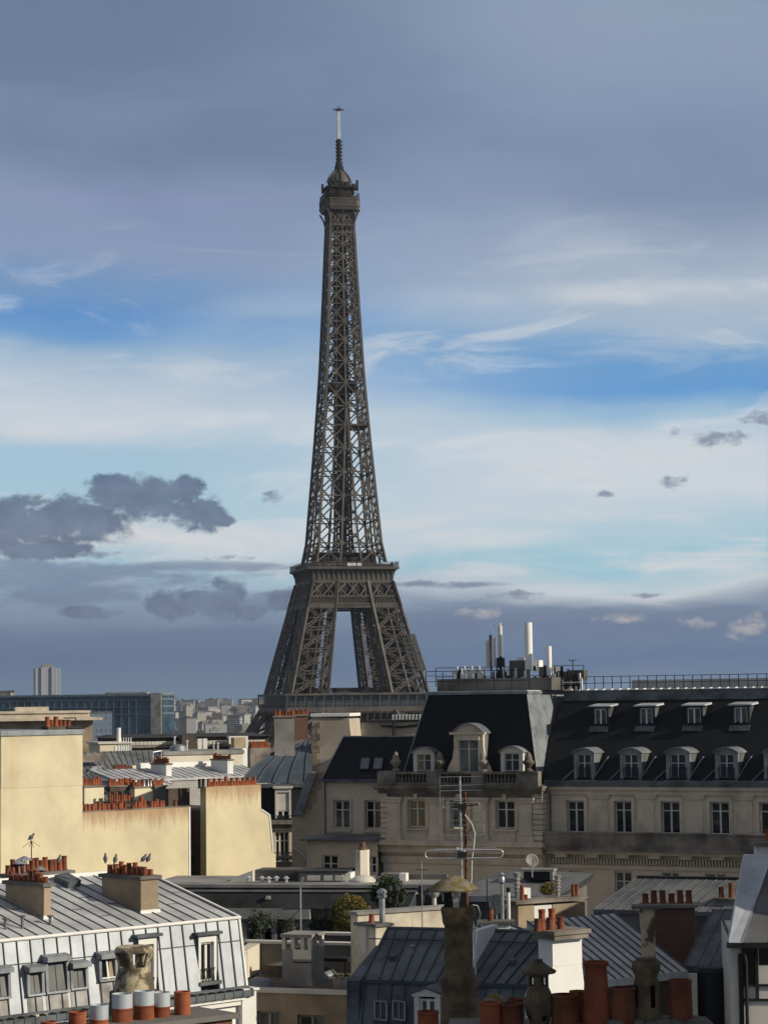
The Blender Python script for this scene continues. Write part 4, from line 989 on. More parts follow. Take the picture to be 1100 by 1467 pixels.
# balustrade and urns
zb0 = zc1; zb1 = Z_(1106)
bl_ = MB(); bl_.box(xl, -.5, zb0, xr, -.05, zb0 + .22); bl_.box(xl, -.52, zb1 - .14, xr, -.08, zb1)
piers = [(546, 572), (617, 637), (681, 698), (745, 776)]
for a, b in piers: bl_.box(X_(a), -.56, zb0 + .01, X_(b), -.02, zb1 + .05)
bal = bl_
for (a, b), (a2, b2) in zip(piers, piers[1:]):
    x0, x1 = X_(b), X_(a2); n = 9
    for i in range(n):
        x = x0 + (x1 - x0) * (i + .5) / n; h_ = zb1 - .14 - zb0 - .22
        bal.lathe(x, -.3, [(.05, zb0 + .22), (.09, zb0 + .22 + h_ * .3), (.045, zb0 + .22 + h_ * .7), (.07, zb0 + .22 + h_)], 8)
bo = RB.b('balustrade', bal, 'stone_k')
for px_ in (567, 630, 692, 757):
    x = X_(px_, -.3, 1095); zt_ = Z_(1077, px_, -.3); z0 = zb1 + .05; h_ = zt_ - z0
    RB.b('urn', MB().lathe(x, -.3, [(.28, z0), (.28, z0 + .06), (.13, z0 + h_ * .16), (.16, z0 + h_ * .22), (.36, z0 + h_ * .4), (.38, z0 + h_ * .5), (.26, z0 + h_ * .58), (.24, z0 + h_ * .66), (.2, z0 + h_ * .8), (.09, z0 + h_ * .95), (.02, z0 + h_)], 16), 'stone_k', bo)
# pavilion roof
zt = Z_(993, 680, 1.6); zr0 = zb0 + .05
xa, xb = X_(573, .3, 1090), X_(772, .3, 1100); ta, tb = F.at(614, 993, 1.6)[0], F.at(755, 993, 1.6)[0]
ybk = 11.0
pr_ = MB(); bt = [(xa, .25, zr0), (xb, .25, zr0), (xb, ybk, zr0), (xa, ybk, zr0)]; tp = [(ta, 1.6, zt), (tb, 1.6, zt), (tb, ybk, zt), (ta, ybk, zt)]
pr_.hexa(bt, tp)
proof = RB.b('pavilion_roof', pr_, 'slate')
sd_ = MB(); sd_.quad((xb + .012, .25, zr0), (xb + .012, ybk, zr0), (tb + .012, ybk, zt), (tb + .012, 1.6, zt)); RB.b('zinc_side', sd_, 'lead', proof)
hp = MB(); hp.bar((xa, .23, zr0), (ta, 1.58, zt), .07, .07); hp.bar((xb, .23, zr0), (tb, 1.58, zt), .09, .07); hp.box(ta - .1, 1.45, zt - .10, tb + .12, ybk, zt + .10); hp.box(ta, 1.52, zt - .75, tb, 1.7, zt - .70)
RB.b('zinc_hip', hp, 'lead', proof)
RB.b('roof_cap', MB().box(ta - .02, 1.5, zt + .1, tb + .02, ybk, zt + .13), 'white', proof)
def dormer(par, xm, w_, z0, zs, zt_, y, back, big=False, mt='offw', gl='glass', roofm='lead', arch=True, side='zinc_d', bars=True):
    """window on a front wall of width w_, segmental head rising from zs to zt_, roof running back into the slope"""
    d = MB(); x0, x1 = xm - w_ / 2, xm + w_ / 2; jw = w_ * .17
    d.box(x0, y, z0, x0 + jw, y + .25, zs); d.box(x1 - jw, y, z0, x1, y + .25, zs)
    n = 10; rise = zt_ - zs; pts = []
    for i in range(n + 1):
        t = -1 + 2 * i / n; pts.append((xm + t * w_ * .56, zs + rise * (1 - t * t) if arch else zs + rise))
    d.prism([(x0, y - .02, zs - .12)] + [(x1, y - .02, zs - .12)] + [(px_, y - .02, pz - .06) for px_, pz in reversed(pts)], (0, .26, 0))
    o = RB.b('dormer', d, mt, par)
    r = MB()
    for (ax, az), (bx, bz) in zip(pts, pts[1:]):
        r.hexa([(ax, y - .2, az - .07), (bx, y - .2, bz - .07), (bx, back, bz - .07), (ax, back, az - .07)], [(ax, y - .2, az), (bx, y - .2, bz), (bx, back, bz), (ax, back, az)])
    RB.b('dormer_roof', r, roofm, o)
    RB.b('dormer_cheek', MB().box(x0 + .01, y + .26, z0, x0 + .06, back, zs - .02).box(x1 - .06, y + .26, z0, x1 - .01, back, zs - .02), side, o)
    window(RB, x0 + jw + .01, x1 - jw - .01, z0 + .06, zs - .13, y + .1, 2, (.62,), .05, gl, 'offw', o)
    return o
for a, b, t, s_, bt_, bg_ in ((592, 622, 1070, 1078, 1106, 0), (717, 749, 1069, 1077, 1106, 0)):
    yq = .05; x0, x1 = X_(a, yq, 1090), X_(b, yq, 1090)
    dormer(proof, (x0 + x1) / 2, x1 - x0, Z_(bt_, 600, yq), Z_(s_, 600, yq), Z_(t, 600, yq), yq, 1.9)
yq = -.15; x0, x1 = X_(650, yq, 1070), X_(692, yq, 1070); xm = (x0 + x1) / 2
dm = dormer(proof, xm, x1 - x0, Z_(1108, 670, yq), Z_(1050, 670, yq), Z_(1036, 670, yq), yq, 2.6, True, 'stone_t', 'glass_c', 'lead')
zz0, zz1 = Z_(1107, 670, yq), Z_(1050, 670, yq); w_ = x1 - x0
tr = MB(); tr.box(x0 - .22, yq - .22, zz1 - .12, x1 + .22, yq - .025, zz1 + .04); tr.box(x0 + .25, yq - .12, zz1 - .5, x1 - .25, yq - .02, zz1 - .14)
for sx, xx in ((-1, x0), (1, x1)):
    pr = None
    tr.prism([(xx, yq + .02, zz0), (xx + sx * .55, yq + .02, zz0), (xx + sx * .42, yq + .02, zz0 + .4), (xx + sx * .12, yq + .02, zz0 + .9), (xx, yq + .02, zz0 + 1.7)], (0, .2, 0))
RB.b('dormer_trim', tr, 'stone_t', dm)
# the wing
zg1, zg0 = F.at(950, 1119, yw)[1], F.at(950, 1130, yw)[1]
whol = [(F.at(a, 1170, yw)[0], F.at(b, 1170, yw)[0], F.at(930, 1195, yw)[1], F.at(930, 1148.5, yw)[1]) for a, b in ((812, 837), (880, 905), (947, 974), (1017, 1045), (1088, 1117))]
m = MB(); zlow = F.at(930, 1232, yw)[1]
lowh = [(F.at(a, 1255, yw)[0], F.at(b, 1255, yw)[0], F.at(930, 1300, yw)[1], F.at(930, 1250, yw)[1]) for a, b in ((815, 835), (880, 905), (948, 973), (1010, 1040))]
holes_wall(m, xr + .01, xe, 28, zg0 + .1, yw, whol + lowh, .3); m.quad((xe, yw, 28), (xe, DEP, 28), (xe, DEP, zg0), (xe, yw, zg0))
ww = RB.b('wing_wall', m, 'stone')
for i, h in enumerate(whol): window(RB, h[0] + .03, h[1] - .03, h[2] + .02, h[3] - .02, yw + .18, 2, (.72,), .075, 'glass', 'offw')
for h in lowh: window(RB, h[0] + .03, h[1] - .03, h[2] + .02, h[3] - .02, yw + .18, 2, (.72,), .075, 'glass_c', 'offw')
for h in whol: sur = MB(); sur.box(h[0] - .2, yw - .08, h[2], h[0] - .02, yw - .003, h[3] + .22); sur.box(h[1] + .02, yw - .08, h[2], h[1] + .2, yw - .003, h[3] + .22); sur.box(h[0] - .02, yw - .08, h[3] + .02, h[1] + .02, yw - .003, h[3] + .22); RB.b('window_surround', sur, 'stone_t', ww)
for (a, b) in zip(whol, whol[1:]):           # sunk panels with small capitals between the windows
    sur = MB(); x0, x1 = a[1] + .45, b[0] - .45; sur.box(x0, yw - .05, a[2] + .1, x1, yw - .003, a[3] + .15); sur.box(x0 - .1, yw - .14, a[3] + .15, x1 + .1, yw - .004, a[3] + .32); sur.box(x0 - .18, yw - .2, a[3] + .32, x1 + .18, yw - .0045, a[3] + .42); RB.b('wall_panel', sur, 'stone_t', ww)
g_ = MB(); g_.box(xr + .1, yw - .45, zg0 + .12, xe, yw + .2, zg1); RB.b('gutter', g_, 'zinc_b', ww)
RB.b('eaves_cornice', MB().box(xr + .1, yw - .35, zg0 - .1, xe, yw - .002, zg0 + .11).box(xr + .1, yw - .15, zg0 - .4, xe, yw - .0025, zg0 - .1), 'stone_t', ww)
zb_1, zb_0 = F.at(950, 1194, yw - .9)[1], F.at(950, 1217, yw - .9)[1]
RB.b('balcony_parapet', MB().box(xr + .25, yw - 1.0, zb_0, xe, yw - .85, zb_1 - .1).box(xr + .2, yw - 1.08, zb_1 - .1, xe, yw - .8, zb_1).box(xr + .2, yw - 1.15, zb_0 - .18, xe, yw - .001, zb_0), 'stone_k', ww)
l = MB(); z1_ = F.at(950, 1224, yw - .5)[1]; l.box(xr + .2, yw - .7, z1_ - .1, xe, yw - .003, zb_0 - .18)
for i in range(90): x = xr + .3 + (xe - xr - .3) * i / 90; l.box(x, yw - .3, z1_ - .72, x + .09, yw - .0032, z1_ - .4)
for i in range(9): x = xr + .8 + i * 2.1; l.box(x, yw - .6, z1_ - .32, x + .8, yw - .0035, z1_ - .1)
l.box(xr + .2, yw - .14, z1_ - 1.05, xe, yw - .0028, z1_ - .8)
RB.b('string_course', l, 'stone_t', ww)
# wing roof
yt = 6.2; z_top = F.at(950, 988, yt)[1]; yk = yt - .35; zk = z_top - .62; xw0 = xb - .4
r = MB(); r.quad((xw0, yw + .1, zg1 - .02), (xe, yw + .1, zg1 - .02), (xe, yk, zk), (xw0, yk, zk)); r.quad((xw0, yt, z_top), (xe, yt, z_top), (xe, DEP, z_top), (xw0, DEP, z_top)); r.quad((xw0, DEP, 28), (xe, DEP, 28), (xe, DEP, z_top), (xw0, DEP, z_top)); r.quad((xe, yw, zg1), (xe, yt, z_top), (xe, DEP, z_top), (xe, DEP, zg1))
wr = RB.b('wing_roof', r, 'slate')
RB.b('zinc_cap', MB().hexa([(xw0, yk - .02, zk), (xe, yk - .02, zk), (xe, yk + .3, zk), (xw0, yk + .3, zk)], [(xw0, yt - .2, z_top), (xe, yt - .2, z_top), (xe, yt + .1, z_top), (xw0, yt + .1, z_top)]).box(xw0, yk - .12, zk - .06, xe, yk - .021, zk + .06), 'zinc_b', wr)
e_ = MB(); n = 34
for i in range(n): x0 = xw0 + (xe - xw0) * i / n; e_.hexa([(x0, yt - .3, z_top), (x0 + (xe - xw0) / n - .05, yt - .3, z_top), (x0 + (xe - xw0) / n - .05, yt + .3, z_top), (x0, yt + .3, z_top)], [(x0, yt - .28, z_top + .04), (x0 + (xe - xw0) / n - .05, yt - .28, z_top + .09), (x0 + (xe - xw0) / n - .05, yt + .3, z_top + .12), (x0, yt + .3, z_top + .06)])
RB.b('roof_edge', e_, 'white', wr)
def slope_y(z): return yw + .1 + (yk - yw - .1) * (z - zg1) / (zk - zg1)
for a, b in ((822, 851), (888, 919), (954, 988), (1024, 1057), (1094, 1128)):       # lower arched dormers
    z0 = F.at(900, 1116, yw + .3)[1]; yq = yw + .22; x0, x1 = F.at(a, 1095, yq)[0], F.at(b, 1095, yq)[0]; zs_ = F.at(900, 1078, yq)[1]; zt_ = F.at(900, 1071, yq)[1]
    o = dormer(wr, (x0 + x1) / 2, x1 - x0, z0, zs_, zt_, yq, slope_y(zt_) + .3, False, 'lead', random.choice(['glass', 'glass_c', 'glass']), 'lead', True, 'zinc_d')
    st_ = MB(); st_.bar((x0 - .1, slope_y(z0 - .1) - .06, z0 - .1), (x1 + .1, slope_y(z0 - .1) - .06, z0 - .1), .06, .04); st_.bar((x0 - .75, slope_y(z0 - .1) - .06, z0 - .1), (x0 + .05, slope_y(zs_ - .9) - .05, zs_ - .9), .09, .05); st_.bar((x1 - .1, slope_y(z0 - .1) - .06, z0 - .1), (x1 + .5, slope_y(zs_ - .3) - .05, zs_ - .3), .09, .05)
    RB.b('dormer_flashing', st_, 'lead', o)
    rl = MB()
    for i in range(8): x = x0 + .25 + (x1 - x0 - .5) * i / 7; rl.bar((x, yq - .05, z0), (x, yq - .05, z0 + .7), .03)
    rl.bar((x0 + .2, yq - .05, z0 + .7), (x1 - .2, yq - .05, z0 + .7), .04); RB.b('window_rail', rl, 'iron_b', o)
for a, b in ((849, 871), (914, 937), (982, 1006), (1049, 1073)):                   # upper flat topped dormers
    yq0 = slope_y(F.at(900, 1040, 3.6)[1]) + .05; x0, x1 = F.at(a, 1030, yq0)[0], F.at(b, 1030, yq0)[0]; z0 = F.at(860, 1041, yq0)[1]; zt_ = F.at(860, 1013, yq0)[1]
    d = MB(); d.box(x0, yq0, z0, x0 + .12, yq0 + .2, zt_); d.box(x1 - .12, yq0, z0, x1, yq0 + .2, zt_); d.box(x0 + .12, yq0, zt_ - .12, x1 - .12, yq0 + .2, zt_)
    o = RB.b('upper_dormer', d, 'iron_b', wr); bk = slope_y(zt_) + .2
    RB.b('dormer_roof', MB().hexa([(x0 - .28, yq0 - .2, zt_), (x1 + .28, yq0 - .2, zt_), (x1 + .28, bk, zt_ + .1), (x0 - .28, bk, zt_ + .1)], [(x0 - .2, yq0 - .2, zt_ + .08), (x1 + .2, yq0 - .2, zt_ + .08), (x1 + .2, bk, zt_ + .22), (x0 - .2, bk, zt_ + .22)]), 'zinc_u', o)
    RB.b('dormer_cheek', MB().box(x0 + .01, yq0 + .21, z0, x0 + .06, bk, zt_ - .01).box(x1 - .06, yq0 + .21, z0, x1 - .01, bk, zt_ - .01), 'zinc_b', o)
    RB.b('sill_apron', MB().hexa([(x0 - .12, slope_y(z0 - .35) - .06, z0 - .35), (x1 + .12, slope_y(z0 - .35) - .06, z0 - .35), (x1 + .12, slope_y(z0) - .06, z0), (x0 - .12, slope_y(z0) - .06, z0)], [(x0 - .12, slope_y(z0 - .35) - .1, z0 - .33), (x1 + .12, slope_y(z0 - .35) - .1, z0 - .33), (x1 + .12, slope_y(z0) - .1, z0 + .02), (x0 - .12, slope_y(z0) - .1, z0 + .02)]), 'zinc_b', o)
    window(RB, x0 + .12, x1 - .12, z0 + .04, zt_ - .12, yq0 + .08, 2, (), .06, 'glass_c', 'white', o)
# drainpipe in the corner
zz = zc0 - .4
RB.b('drainpipe', MB().path([(xr + .35, yw - .12, 40), (xr + .35, yw - .12, F.at(760, 1245, yw)[1]), (xr + .0 - .0, yw - .12, F.at(760, 1252, yw)[1] - .2)], .06).tube((xr + .35, yw - .12, zled1), (xr + .35, yw - .12, zc0), .06), 'zinc_b')

# roof railing and the aerials on top
z_rt = z_top + .05
rail = MB(); yR = yt + .5
def railing(m, x0, x1, y, z, h, sp, y2=None):
    n = max(2, int((x1 - x0) / sp))
    for i in range(n + 1): x = x0 + (x1 - x0) * i / n; m.bar((x, y, z), (x, y, z + h), .045)
    for t in (.5, 1.0): m.bar((x0, y, z + h * t), (x1, y, z + h * t), .04)
xA = F.at(612, 985, 2.2)[0]; railing(rail, xA, tb, 2.0, zt + .12, F.at(640, 962, 2.0)[1] - zt - .12, 1.25)
railing(rail, tb + .3, xe, yR, z_rt, F.at(950, 968, yR)[1] - z_rt, .62)
rail.bar((xA, 2.0, zt + .12), (xA, 9.5, zt + .12), .04); rail.bar((xA, 2.0, zt + 1.2), (xA, 9.5, zt + 1.2), .04)
yB = 9.0; xB0, xB1 = F.at(624, 960, yB)[0], F.at(836, 960, yB)[0]
railing(rail, xB0, xB1, yB, z_rt + .4, F.at(640, 957, yB)[1] - z_rt - .4, 1.5)
RB.b('roof_railing', rail, 'iron_b')
RB.b('plant_upstand', B(F.at(626, 985, 4)[0], 4.0, zt + .14, F.at(790, 985, 4)[0], 8.6, F.at(700, 972, 4)[1]), 'conc_d')
RB.b('chimney', B(F.at(905, 985, 10)[0], 10, z_top, F.at(1200, 985, 10)[0], 10.6, F.at(1000, 973, 10)[1]), 'offw')
def mastobj(name, lab, px, py0, py1, rpx, y, mt, cat='antenna', n=14):
    x, z0 = F.at(px, py0, y); z1 = F.at(px, py1, y)[1]; w_ = F.l2w(x, y, min(z0, zt + .14)); r = rpx / FPX * (w_ - CAMP).length
    T = thing(name, lab, cat, tuple(w_), R(-26)); h = z1 - w_.z
    return T, h, r
T, h, r = mastobj('panel_antenna', 'tall thick white antenna cylinder, the largest on the slate roof', 758, 985, 892, 5.6, 6.0, 'white')
MB().lathe(0, 0, [(r, 1.4), (r, h - .04), (r * .92, h)], 20).build('cover', MA['white'], T); MB().tube((0, 0, 0), (0, 0, 1.4), r * .4).build('post', MA['metal'], T)
T, h, r = mastobj('panel_antenna', 'shorter white antenna cylinder right of the largest one on the slate roof', 787, 985, 926, 3.9, 6.0, 'white')
MB().lathe(0, 0, [(r, 1.0), (r, h - .04), (r * .9, h)], 16).build('cover', MA['white'], T); MB().tube((0, 0, 0), (0, 0, 1.0), r * .45).build('post', MA['metal'], T)
T, h, r = mastobj('panel_antenna', 'slim grey-white antenna with a dark foot, left of the largest white cylinder', 717.5, 985, 895, 3.1, 6.0, 'offw')
MB().lathe(0, 0, [(r, h * .52), (r, h - .1), (r * .5, h - .08), (r * .4, h + .12)], 14).build('cover', MA['offw'], T); MB().tube((0, 0, 0), (0, 0, h * .52), r * .6).box(-.2, -.2, h * .35, .25, .2, h * .5).box(-.3, -.15, .8, .2, .2, 1.4).build('post', MA['iron_b'], T)
T, h, r = mastobj('antenna_mast', 'thin mast with clustered grey antenna panels and a whip on top', 704, 985, 912, 2, 6.0, 'metal')
MB().tube((0, 0, 0), (0, 0, h), .07).build('pole', MA['iron_b'], T)
for k, (dx, a, b) in enumerate(((-.2, 1.5, h - .3), (.0, 1.7, h + .1), (.26, 1.6, h - .1))): MB().box(dx - .08, -.22 + .1 * k, a, dx + .08, -.08 + .1 * k, b).build('panel', MA['offw' if k != 1 else 'stone_k'], T)
MB().tube((0, 0, h), (0, 0, h + .9), .02).build('whip', MA['alu'], T)
T, h, r = mastobj('tv_aerial', 'small flat headed aerial on a pole right of the white antennas', 821, 985, 946, 1, 6.0, 'metal', 'aerial')
MB().tube((0, 0, 0), (0, 0, h), .035).build('pole', MA['iron_b'], T); m = MB(); m.bar((-.25, 0, h), (.25, 0, h), .05)
for i in range(6): m.bar((-.25 + .1 * i, -.2, h), (-.25 + .1 * i, .2, h), .02)
m.build('head', MA['iron_b'], T)
CB = thing('equipment_cabinet', 'grey telecom cabinets and racks between the white antennas on the slate roof', 'cabinet', tuple(F.l2w(F.at(740, 985, 6.6)[0], 6.6, zt + .13)), R(-26))
def cbx(px, y, a, b): x, z = F.at(px, a, y); return x - F.at(740, 985, 6.6)[0], y - 6.6, z - zt - .13
random.seed(5)
for px0, px1, py0, py1, mt in ((730, 752, 946, 985, 'conc_d'), (741, 751, 942, 947, 'white'), (712, 728, 962, 985, 'conc_d'), (766, 772, 946, 962, 'white'), (797, 812, 962, 985, 'zinc_d'), (814, 836, 960, 975, 'conc_d'), (772, 796, 955, 985, 'zinc_d')):
    a = cbx(px0, 6.4, py1, 0); b = cbx(px1, 6.4, py0, 0); MB().box(a[0], -.2, max(0, a[2]), b[0], .5, b[2]).build('cabinet_box', MA[mt], CB)
m = MB(); m2 = MB()
for i in range(60):
    px_ = random.uniform(655, 832); h_ = random.uniform(952, 975) if 690 < px_ < 832 else random.uniform(957, 966)
    a = cbx(px_, 5.8, h_, 0); (m if i % 2 else m2).box(a[0] - .05, a[1], max(0, a[2] - random.uniform(.3, 1.1)), a[0] + random.uniform(.04, .12), a[1] + .12, a[2])
a = cbx(648, 6.2, 962, 0); b = cbx(690, 6.2, 958, 0)
for i in range(9): t = i / 8; m.box(a[0] + (b[0] - a[0]) * t - .06, -.3, a[2] - .55, a[0] + (b[0] - a[0]) * t + .06, -.2, a[2] + (.35 if i % 2 else .15))
m.box(a[0], -.36, a[2] - .2, b[0], -.3, a[2]); m.box(a[0] + .3, -.4, a[2] - .62, b[0] + .5, -.34, a[2] - .48)
m.bar((cbx(655, 5.8, 975, 0)[0], -.8, .5), (cbx(832, 5.8, 975, 0)[0], -.8, .5), .08); m2.bar((cbx(655, 5.8, 975, 0)[0], -.7, .3), (cbx(832, 5.8, 975, 0)[0], -.7, .3), .1); m.build('cable_tray', MA['white'], CB); m2.build('cable_rack', MA['iron_b'], CB)

# ------------------------------------------------------------------ slate roofed annex left of the pavilion
AN = Bld('slate_annex', 'lower stone annex with a black slate roof and two skylights beside the pavilion', 'building', 0, 0, 150, -26, org=RB.F.l2w(0, 0, 0))
ya = 1.3; x0, x1 = F.at(466, 1130, ya)[0], xl + .02
def az(py, y=ya, px=510): return F.at(px, py, y)[1]
hol = [(F.at(a, 1165, ya)[0], F.at(b, 1165, ya)[0], az(1188), az(1147)) for a, b in ((478, 501), (523, 547))]
m = MB(); holes_wall(m, x0, x1, 28, az(1121), ya, hol, .3); m.quad((x0, ya, 28), (x0, 9, 28), (x0, 9, az(1121)), (x0, ya, az(1121)))
aw = AN.b('wall', m, 'stone')
for h in hol: window(AN, h[0] + .03, h[1] - .03, h[2] + .03, h[3] - .02, ya + .15, 2, (.66,), .08, 'glass_c' if h is hol[0] else 'glass', 'offw')
for h in hol: sur = MB(); sur.box(h[0] - .2, ya - .09, h[2] - .1, h[0] - .02, ya - .003, h[3] + .2); sur.box(h[1] + .02, ya - .09, h[2] - .1, min(h[1] + .2, x1), ya - .003, h[3] + .2); sur.box(h[0] - .02, ya - .09, h[3] + .02, h[1] + .02, ya - .003, h[3] + .2); sur.box(h[0] - .25, ya - .16, h[2] - .2, h[1] + .1, ya - .004, h[2] - .05); AN.b('window_surround', sur, 'stone_t', aw)
AN.b('gutter', MB().box(x0 - .35, ya - .45, az(1121), x1, ya + .05, az(1121) + .2).tube((x0 + .05, ya - .15, az(1121)), (x0 + .05, ya - .15, az(1197)), .06), 'zinc_b', aw)
yr_ = 4.2; zr_ = F.at(520, 1056, yr_)[1]; xra, xrb = F.at(492, 1056, yr_)[0], x1 + 1.5
r = MB(); r.add([(x0 - .2, ya - .3, az(1120)), (xrb, ya - .3, az(1120)), (xrb, yr_, zr_), (xra, yr_, zr_), (x0 - .2, 8, az(1120)), (xrb, 8, az(1120))], [(0, 1, 2, 3), (0, 3, 4), (3, 2, 5, 4)])
ar = AN.b('roof', r, 'slate')
AN.b('ridge', MB().bar((xra, yr_, zr_ + .03), (xrb, yr_, zr_ + .03), .14, .1).bar((x0 - .2, ya - .3, az(1120)), (xra, yr_, zr_ + .02), .07, .07), 'lead', ar)
for a, b in ((515, 529), (534, 548)):
    def pl(px, py): return AN.plane(px, py, (x0, ya - .3, az(1120)), (x1, ya - .3, az(1120)), (x1, yr_, zr_))
    pts = [pl(a, 1105), pl(b, 1105), pl(b + 3, 1087), pl(a + 3, 1087)]; nv = Vector((0, -(zr_ - az(1120)), yr_ - ya + .3)).normalized()
    sk = AN.b('skylight', MB().hexa([p - nv * .0 for p in pts], [p + nv * .14 for p in pts]), 'iron_b', ar)
    c_ = sum(pts, Vector()) / 4
    AN.b('pane', MB().quad(*[c_ + (p - c_) * .84 + nv * .146 for p in pts]), MA.setdefault('skyg', mat('skylight_glass', (.10, .12, .13), .08, 0, .2, 1, spec=.8)), sk)
# lower projecting floor
yl = -.9; xL0, xL1 = F.at(440, 1205, yl)[0], xl + .02
lh = [(F.at(a, 1236, yl)[0], F.at(b, 1236, yl)[0], az(1252, yl), az(1226, yl)) for a, b in ((461, 484), (523, 539))]
m = MB(); holes_wall(m, xL0, xL1, 28, az(1206, yl), yl, lh, .3); m.quad((xL0, yl, 28), (xL0, 6, 28), (xL0, 6, az(1206, yl)), (xL0, yl, az(1206, yl)))
lw_ = AN.b('lower_wall', m, 'stone')
for h in lh: window(AN, h[0] + .03, h[1] - .03, h[2] + .03, h[3] - .02, yl + .15, 2, (.5,), .08, 'glass', 'offw')
AN.b('lower_roof', MB().hexa([(xL0 - .4, yl - .4, az(1206, yl)), (xL1, yl - .4, az(1206, yl)), (xL1, ya - .004, az(1206, yl)), (xL0 - .4, ya - .004, az(1206, yl))], [(xL0 - .4, yl - .4, az(1206, yl) + .12), (xL1, yl - .4, az(1206, yl) + .12), (xL1, ya - .004, az(1195)), (xL0 + .3, ya - .004, az(1195))]), 'zinc_d')
AN.b('downpipe', MB().path([(xL0 + .1, yl - .1, 40), (xL0 + .1, yl - .1, az(1205, yl))], .06), 'offw', lw_)
# ------------------------------------------------------------------ tall party wall behind the annex
PW = Bld('party_wall_house', 'tall beige party wall with a sunlit top rising behind the slate annex', 'building', 447, 1030, 166, -8)
F2 = PW.F
def pp(px, py): x, z = F2.at(px, py, 0); return (x, 0, z)
poly = [pp(447, 1027), pp(500, 1030), pp(503, 1062), pp(503, 1350), pp(418, 1350), pp(418, 1172), pp(429, 1168), pp(436, 1140), pp(452, 1106), pp(447, 1100)]
PW.b('wall', MB().prism(poly, (0, 5, 0)), 'beige')
qn = MB()
for i, py in enumerate(range(1034, 1160, 9)):
    w_ = 8 if i % 2 else 12; a = 447 if py < 1100 else 455 - (py - 1106) * .35
    x, z = F2.at(a, py, 0); x2, z2 = F2.at(a + w_, py + 8.4, 0); qn.box(x, -.05, z2, x2, -.002, z)
PW.b('quoin', qn, 'tan')
PW.b('coping', MB().box(*pp(445, 1028)[:1], -.12, pp(447, 1027)[2], pp(501, 1030)[0], 5.1, pp(447, 1027)[2] + .22), 'white')
sc_ = MB(); pts = [pp(449, 1108), pp(440, 1132), pp(434, 1150), pp(429, 1168)]
for a, b in zip(pts, pts[1:]): a, b = Vector(a), Vector(b); sc_.hexa([a + Vector((-.35, -.35, 0)), a + Vector((.3, -.35, 0)), a + Vector((.3, .3, 0)), a + Vector((-.35, .3, 0))][::1], [b + Vector((-.35, -.35, 0)), b + Vector((.3, -.35, 0)), b + Vector((.3, .3, 0)), b + Vector((-.35, .3, 0))])
PW.b('zinc_strip', sc_, 'lead')
PW.b('bent_pipe', MB().path([pp(419, 1214)[:1] + (-.15,) + pp(419, 1214)[2:], pp(430, 1221)[:1] + (-.15,) + pp(430, 1221)[2:], pp(441, 1232)[:1] + (-.15,) + pp(441, 1232)[2:], pp(443, 1262)[:1] + (-.15,) + pp(443, 1262)[2:]], .07), 'offw')
RW = Bld('rear_wall_house', 'grey-beige rear house wall with dark pipes between the party wall and the mansion', 'building', 517, 1035, 178, -12)
x2, z2 = RW.F.at(640, 1035, 0); RW.b('wall', B(0, 0, 28, x2, 5, RW.z), 'beige')
RW.b('white_fin', B(-.6, -.5, RW.z - 3, -.1, .5, RW.z + .1), 'white'); RW.b('coping', B(-.1, -.15, RW.z, x2, 5.2, RW.z + .15), 'felt')
za_ = RW.F.at(560, 1040, 0)[1]; RW.b('pipe', MB().path([(1.6, -.12, RW.z - .1), (1.7, -.12, za_), (3.2, -.12, za_ - .1), (6.0, -.12, za_ + .2)], .09).path([(2.6, -.14, RW.z), (2.6, -.14, RW.z - 2.6)], .10), 'iron_b')
x0_ = RW.F.at(562, 1030, .6)[0]; x1_ = RW.F.at(610, 1030, .6)[0]
for i in range(10): RW.b('parapet_post', B(x0_ + (x1_ - x0_) * i / 10, .5, RW.z + .15, x0_ + (x1_ - x0_) * i / 10 + .11, .7, RW.z + .55), 'white')
# ------------------------------------------------------------------ cream party walls, left
W = Bld('cream_house', 'tall sunlit cream party wall at the left edge stepping down to a lower wall', 'house', 118, 1051, 138, 45)
F = W.F; xL = F.at(-60, 1060, 0)[0]; zt = W.z
x2, z2 = F.at(270, 1156, 0); xm, zm_ = F.at(150, 1160, 0); zlow = F.at(200, 1160, 0)[1]
zj = F.at(60, 1128, 0)[1]
W.b('upper_wall', MB().quad((F.at(1, 1060, 0)[0], -.02, zj), (0, -.02, zj), (0, -.02, zt - .05), (F.at(1, 1060, 0)[0], -.02, zt - .05)), 'cream_s')
W.b('wall', B(F.at(1, 1060, 0)[0], 0, 28, 0, 8, zt - .05), stainmat('tall_wall_render', (0.66, 0.57, 0.37), zt - 28.0, 1.4, (.5, .40, .25))); W.b('lower_wall', B(0.002, 0.0, 28, x2, .5, zlow), stainmat('low_wall_render', (0.65, 0.555, 0.355), zlow - 28.0, 1.9))
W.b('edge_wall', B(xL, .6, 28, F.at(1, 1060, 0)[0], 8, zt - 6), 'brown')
W.b('coping', B(F.at(1, 1060, 0)[0] - .1, -.12, zt - .05, .06, 8.1, zt + .25), 'lead')
zs_ = F.at(200, 1172, 0)[1]
W.b('lower_coping', B(0.01, -.03, zlow, x2 + .05, .55, zlow + .06), 'stone_k')
W.b('corner_strip', B(x2, -.04, 30, x2 + .12, .3, zlow), 'white')
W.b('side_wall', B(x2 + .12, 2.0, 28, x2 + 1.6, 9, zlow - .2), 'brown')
pxs = [122, 127, 133, 136, 142, 147, 150, 155, 162, 166, 171, 174, 179, 190, 194, 199, 203, 207, 217, 221, 225, 230, 233]
for i, px_ in enumerate(pxs + [251]):
    x = F.at(px_, 1158, .28)[0]
    if px_ in (186, 213): continue
    pot(W, x, .28, zlow + .05, .12, random.choice([.36, .42, .5]) * (.7 if px_ == 190 else 1), 'terra_d' if i in (9, 12, 13, 16, 23) else 'terra', W.T)
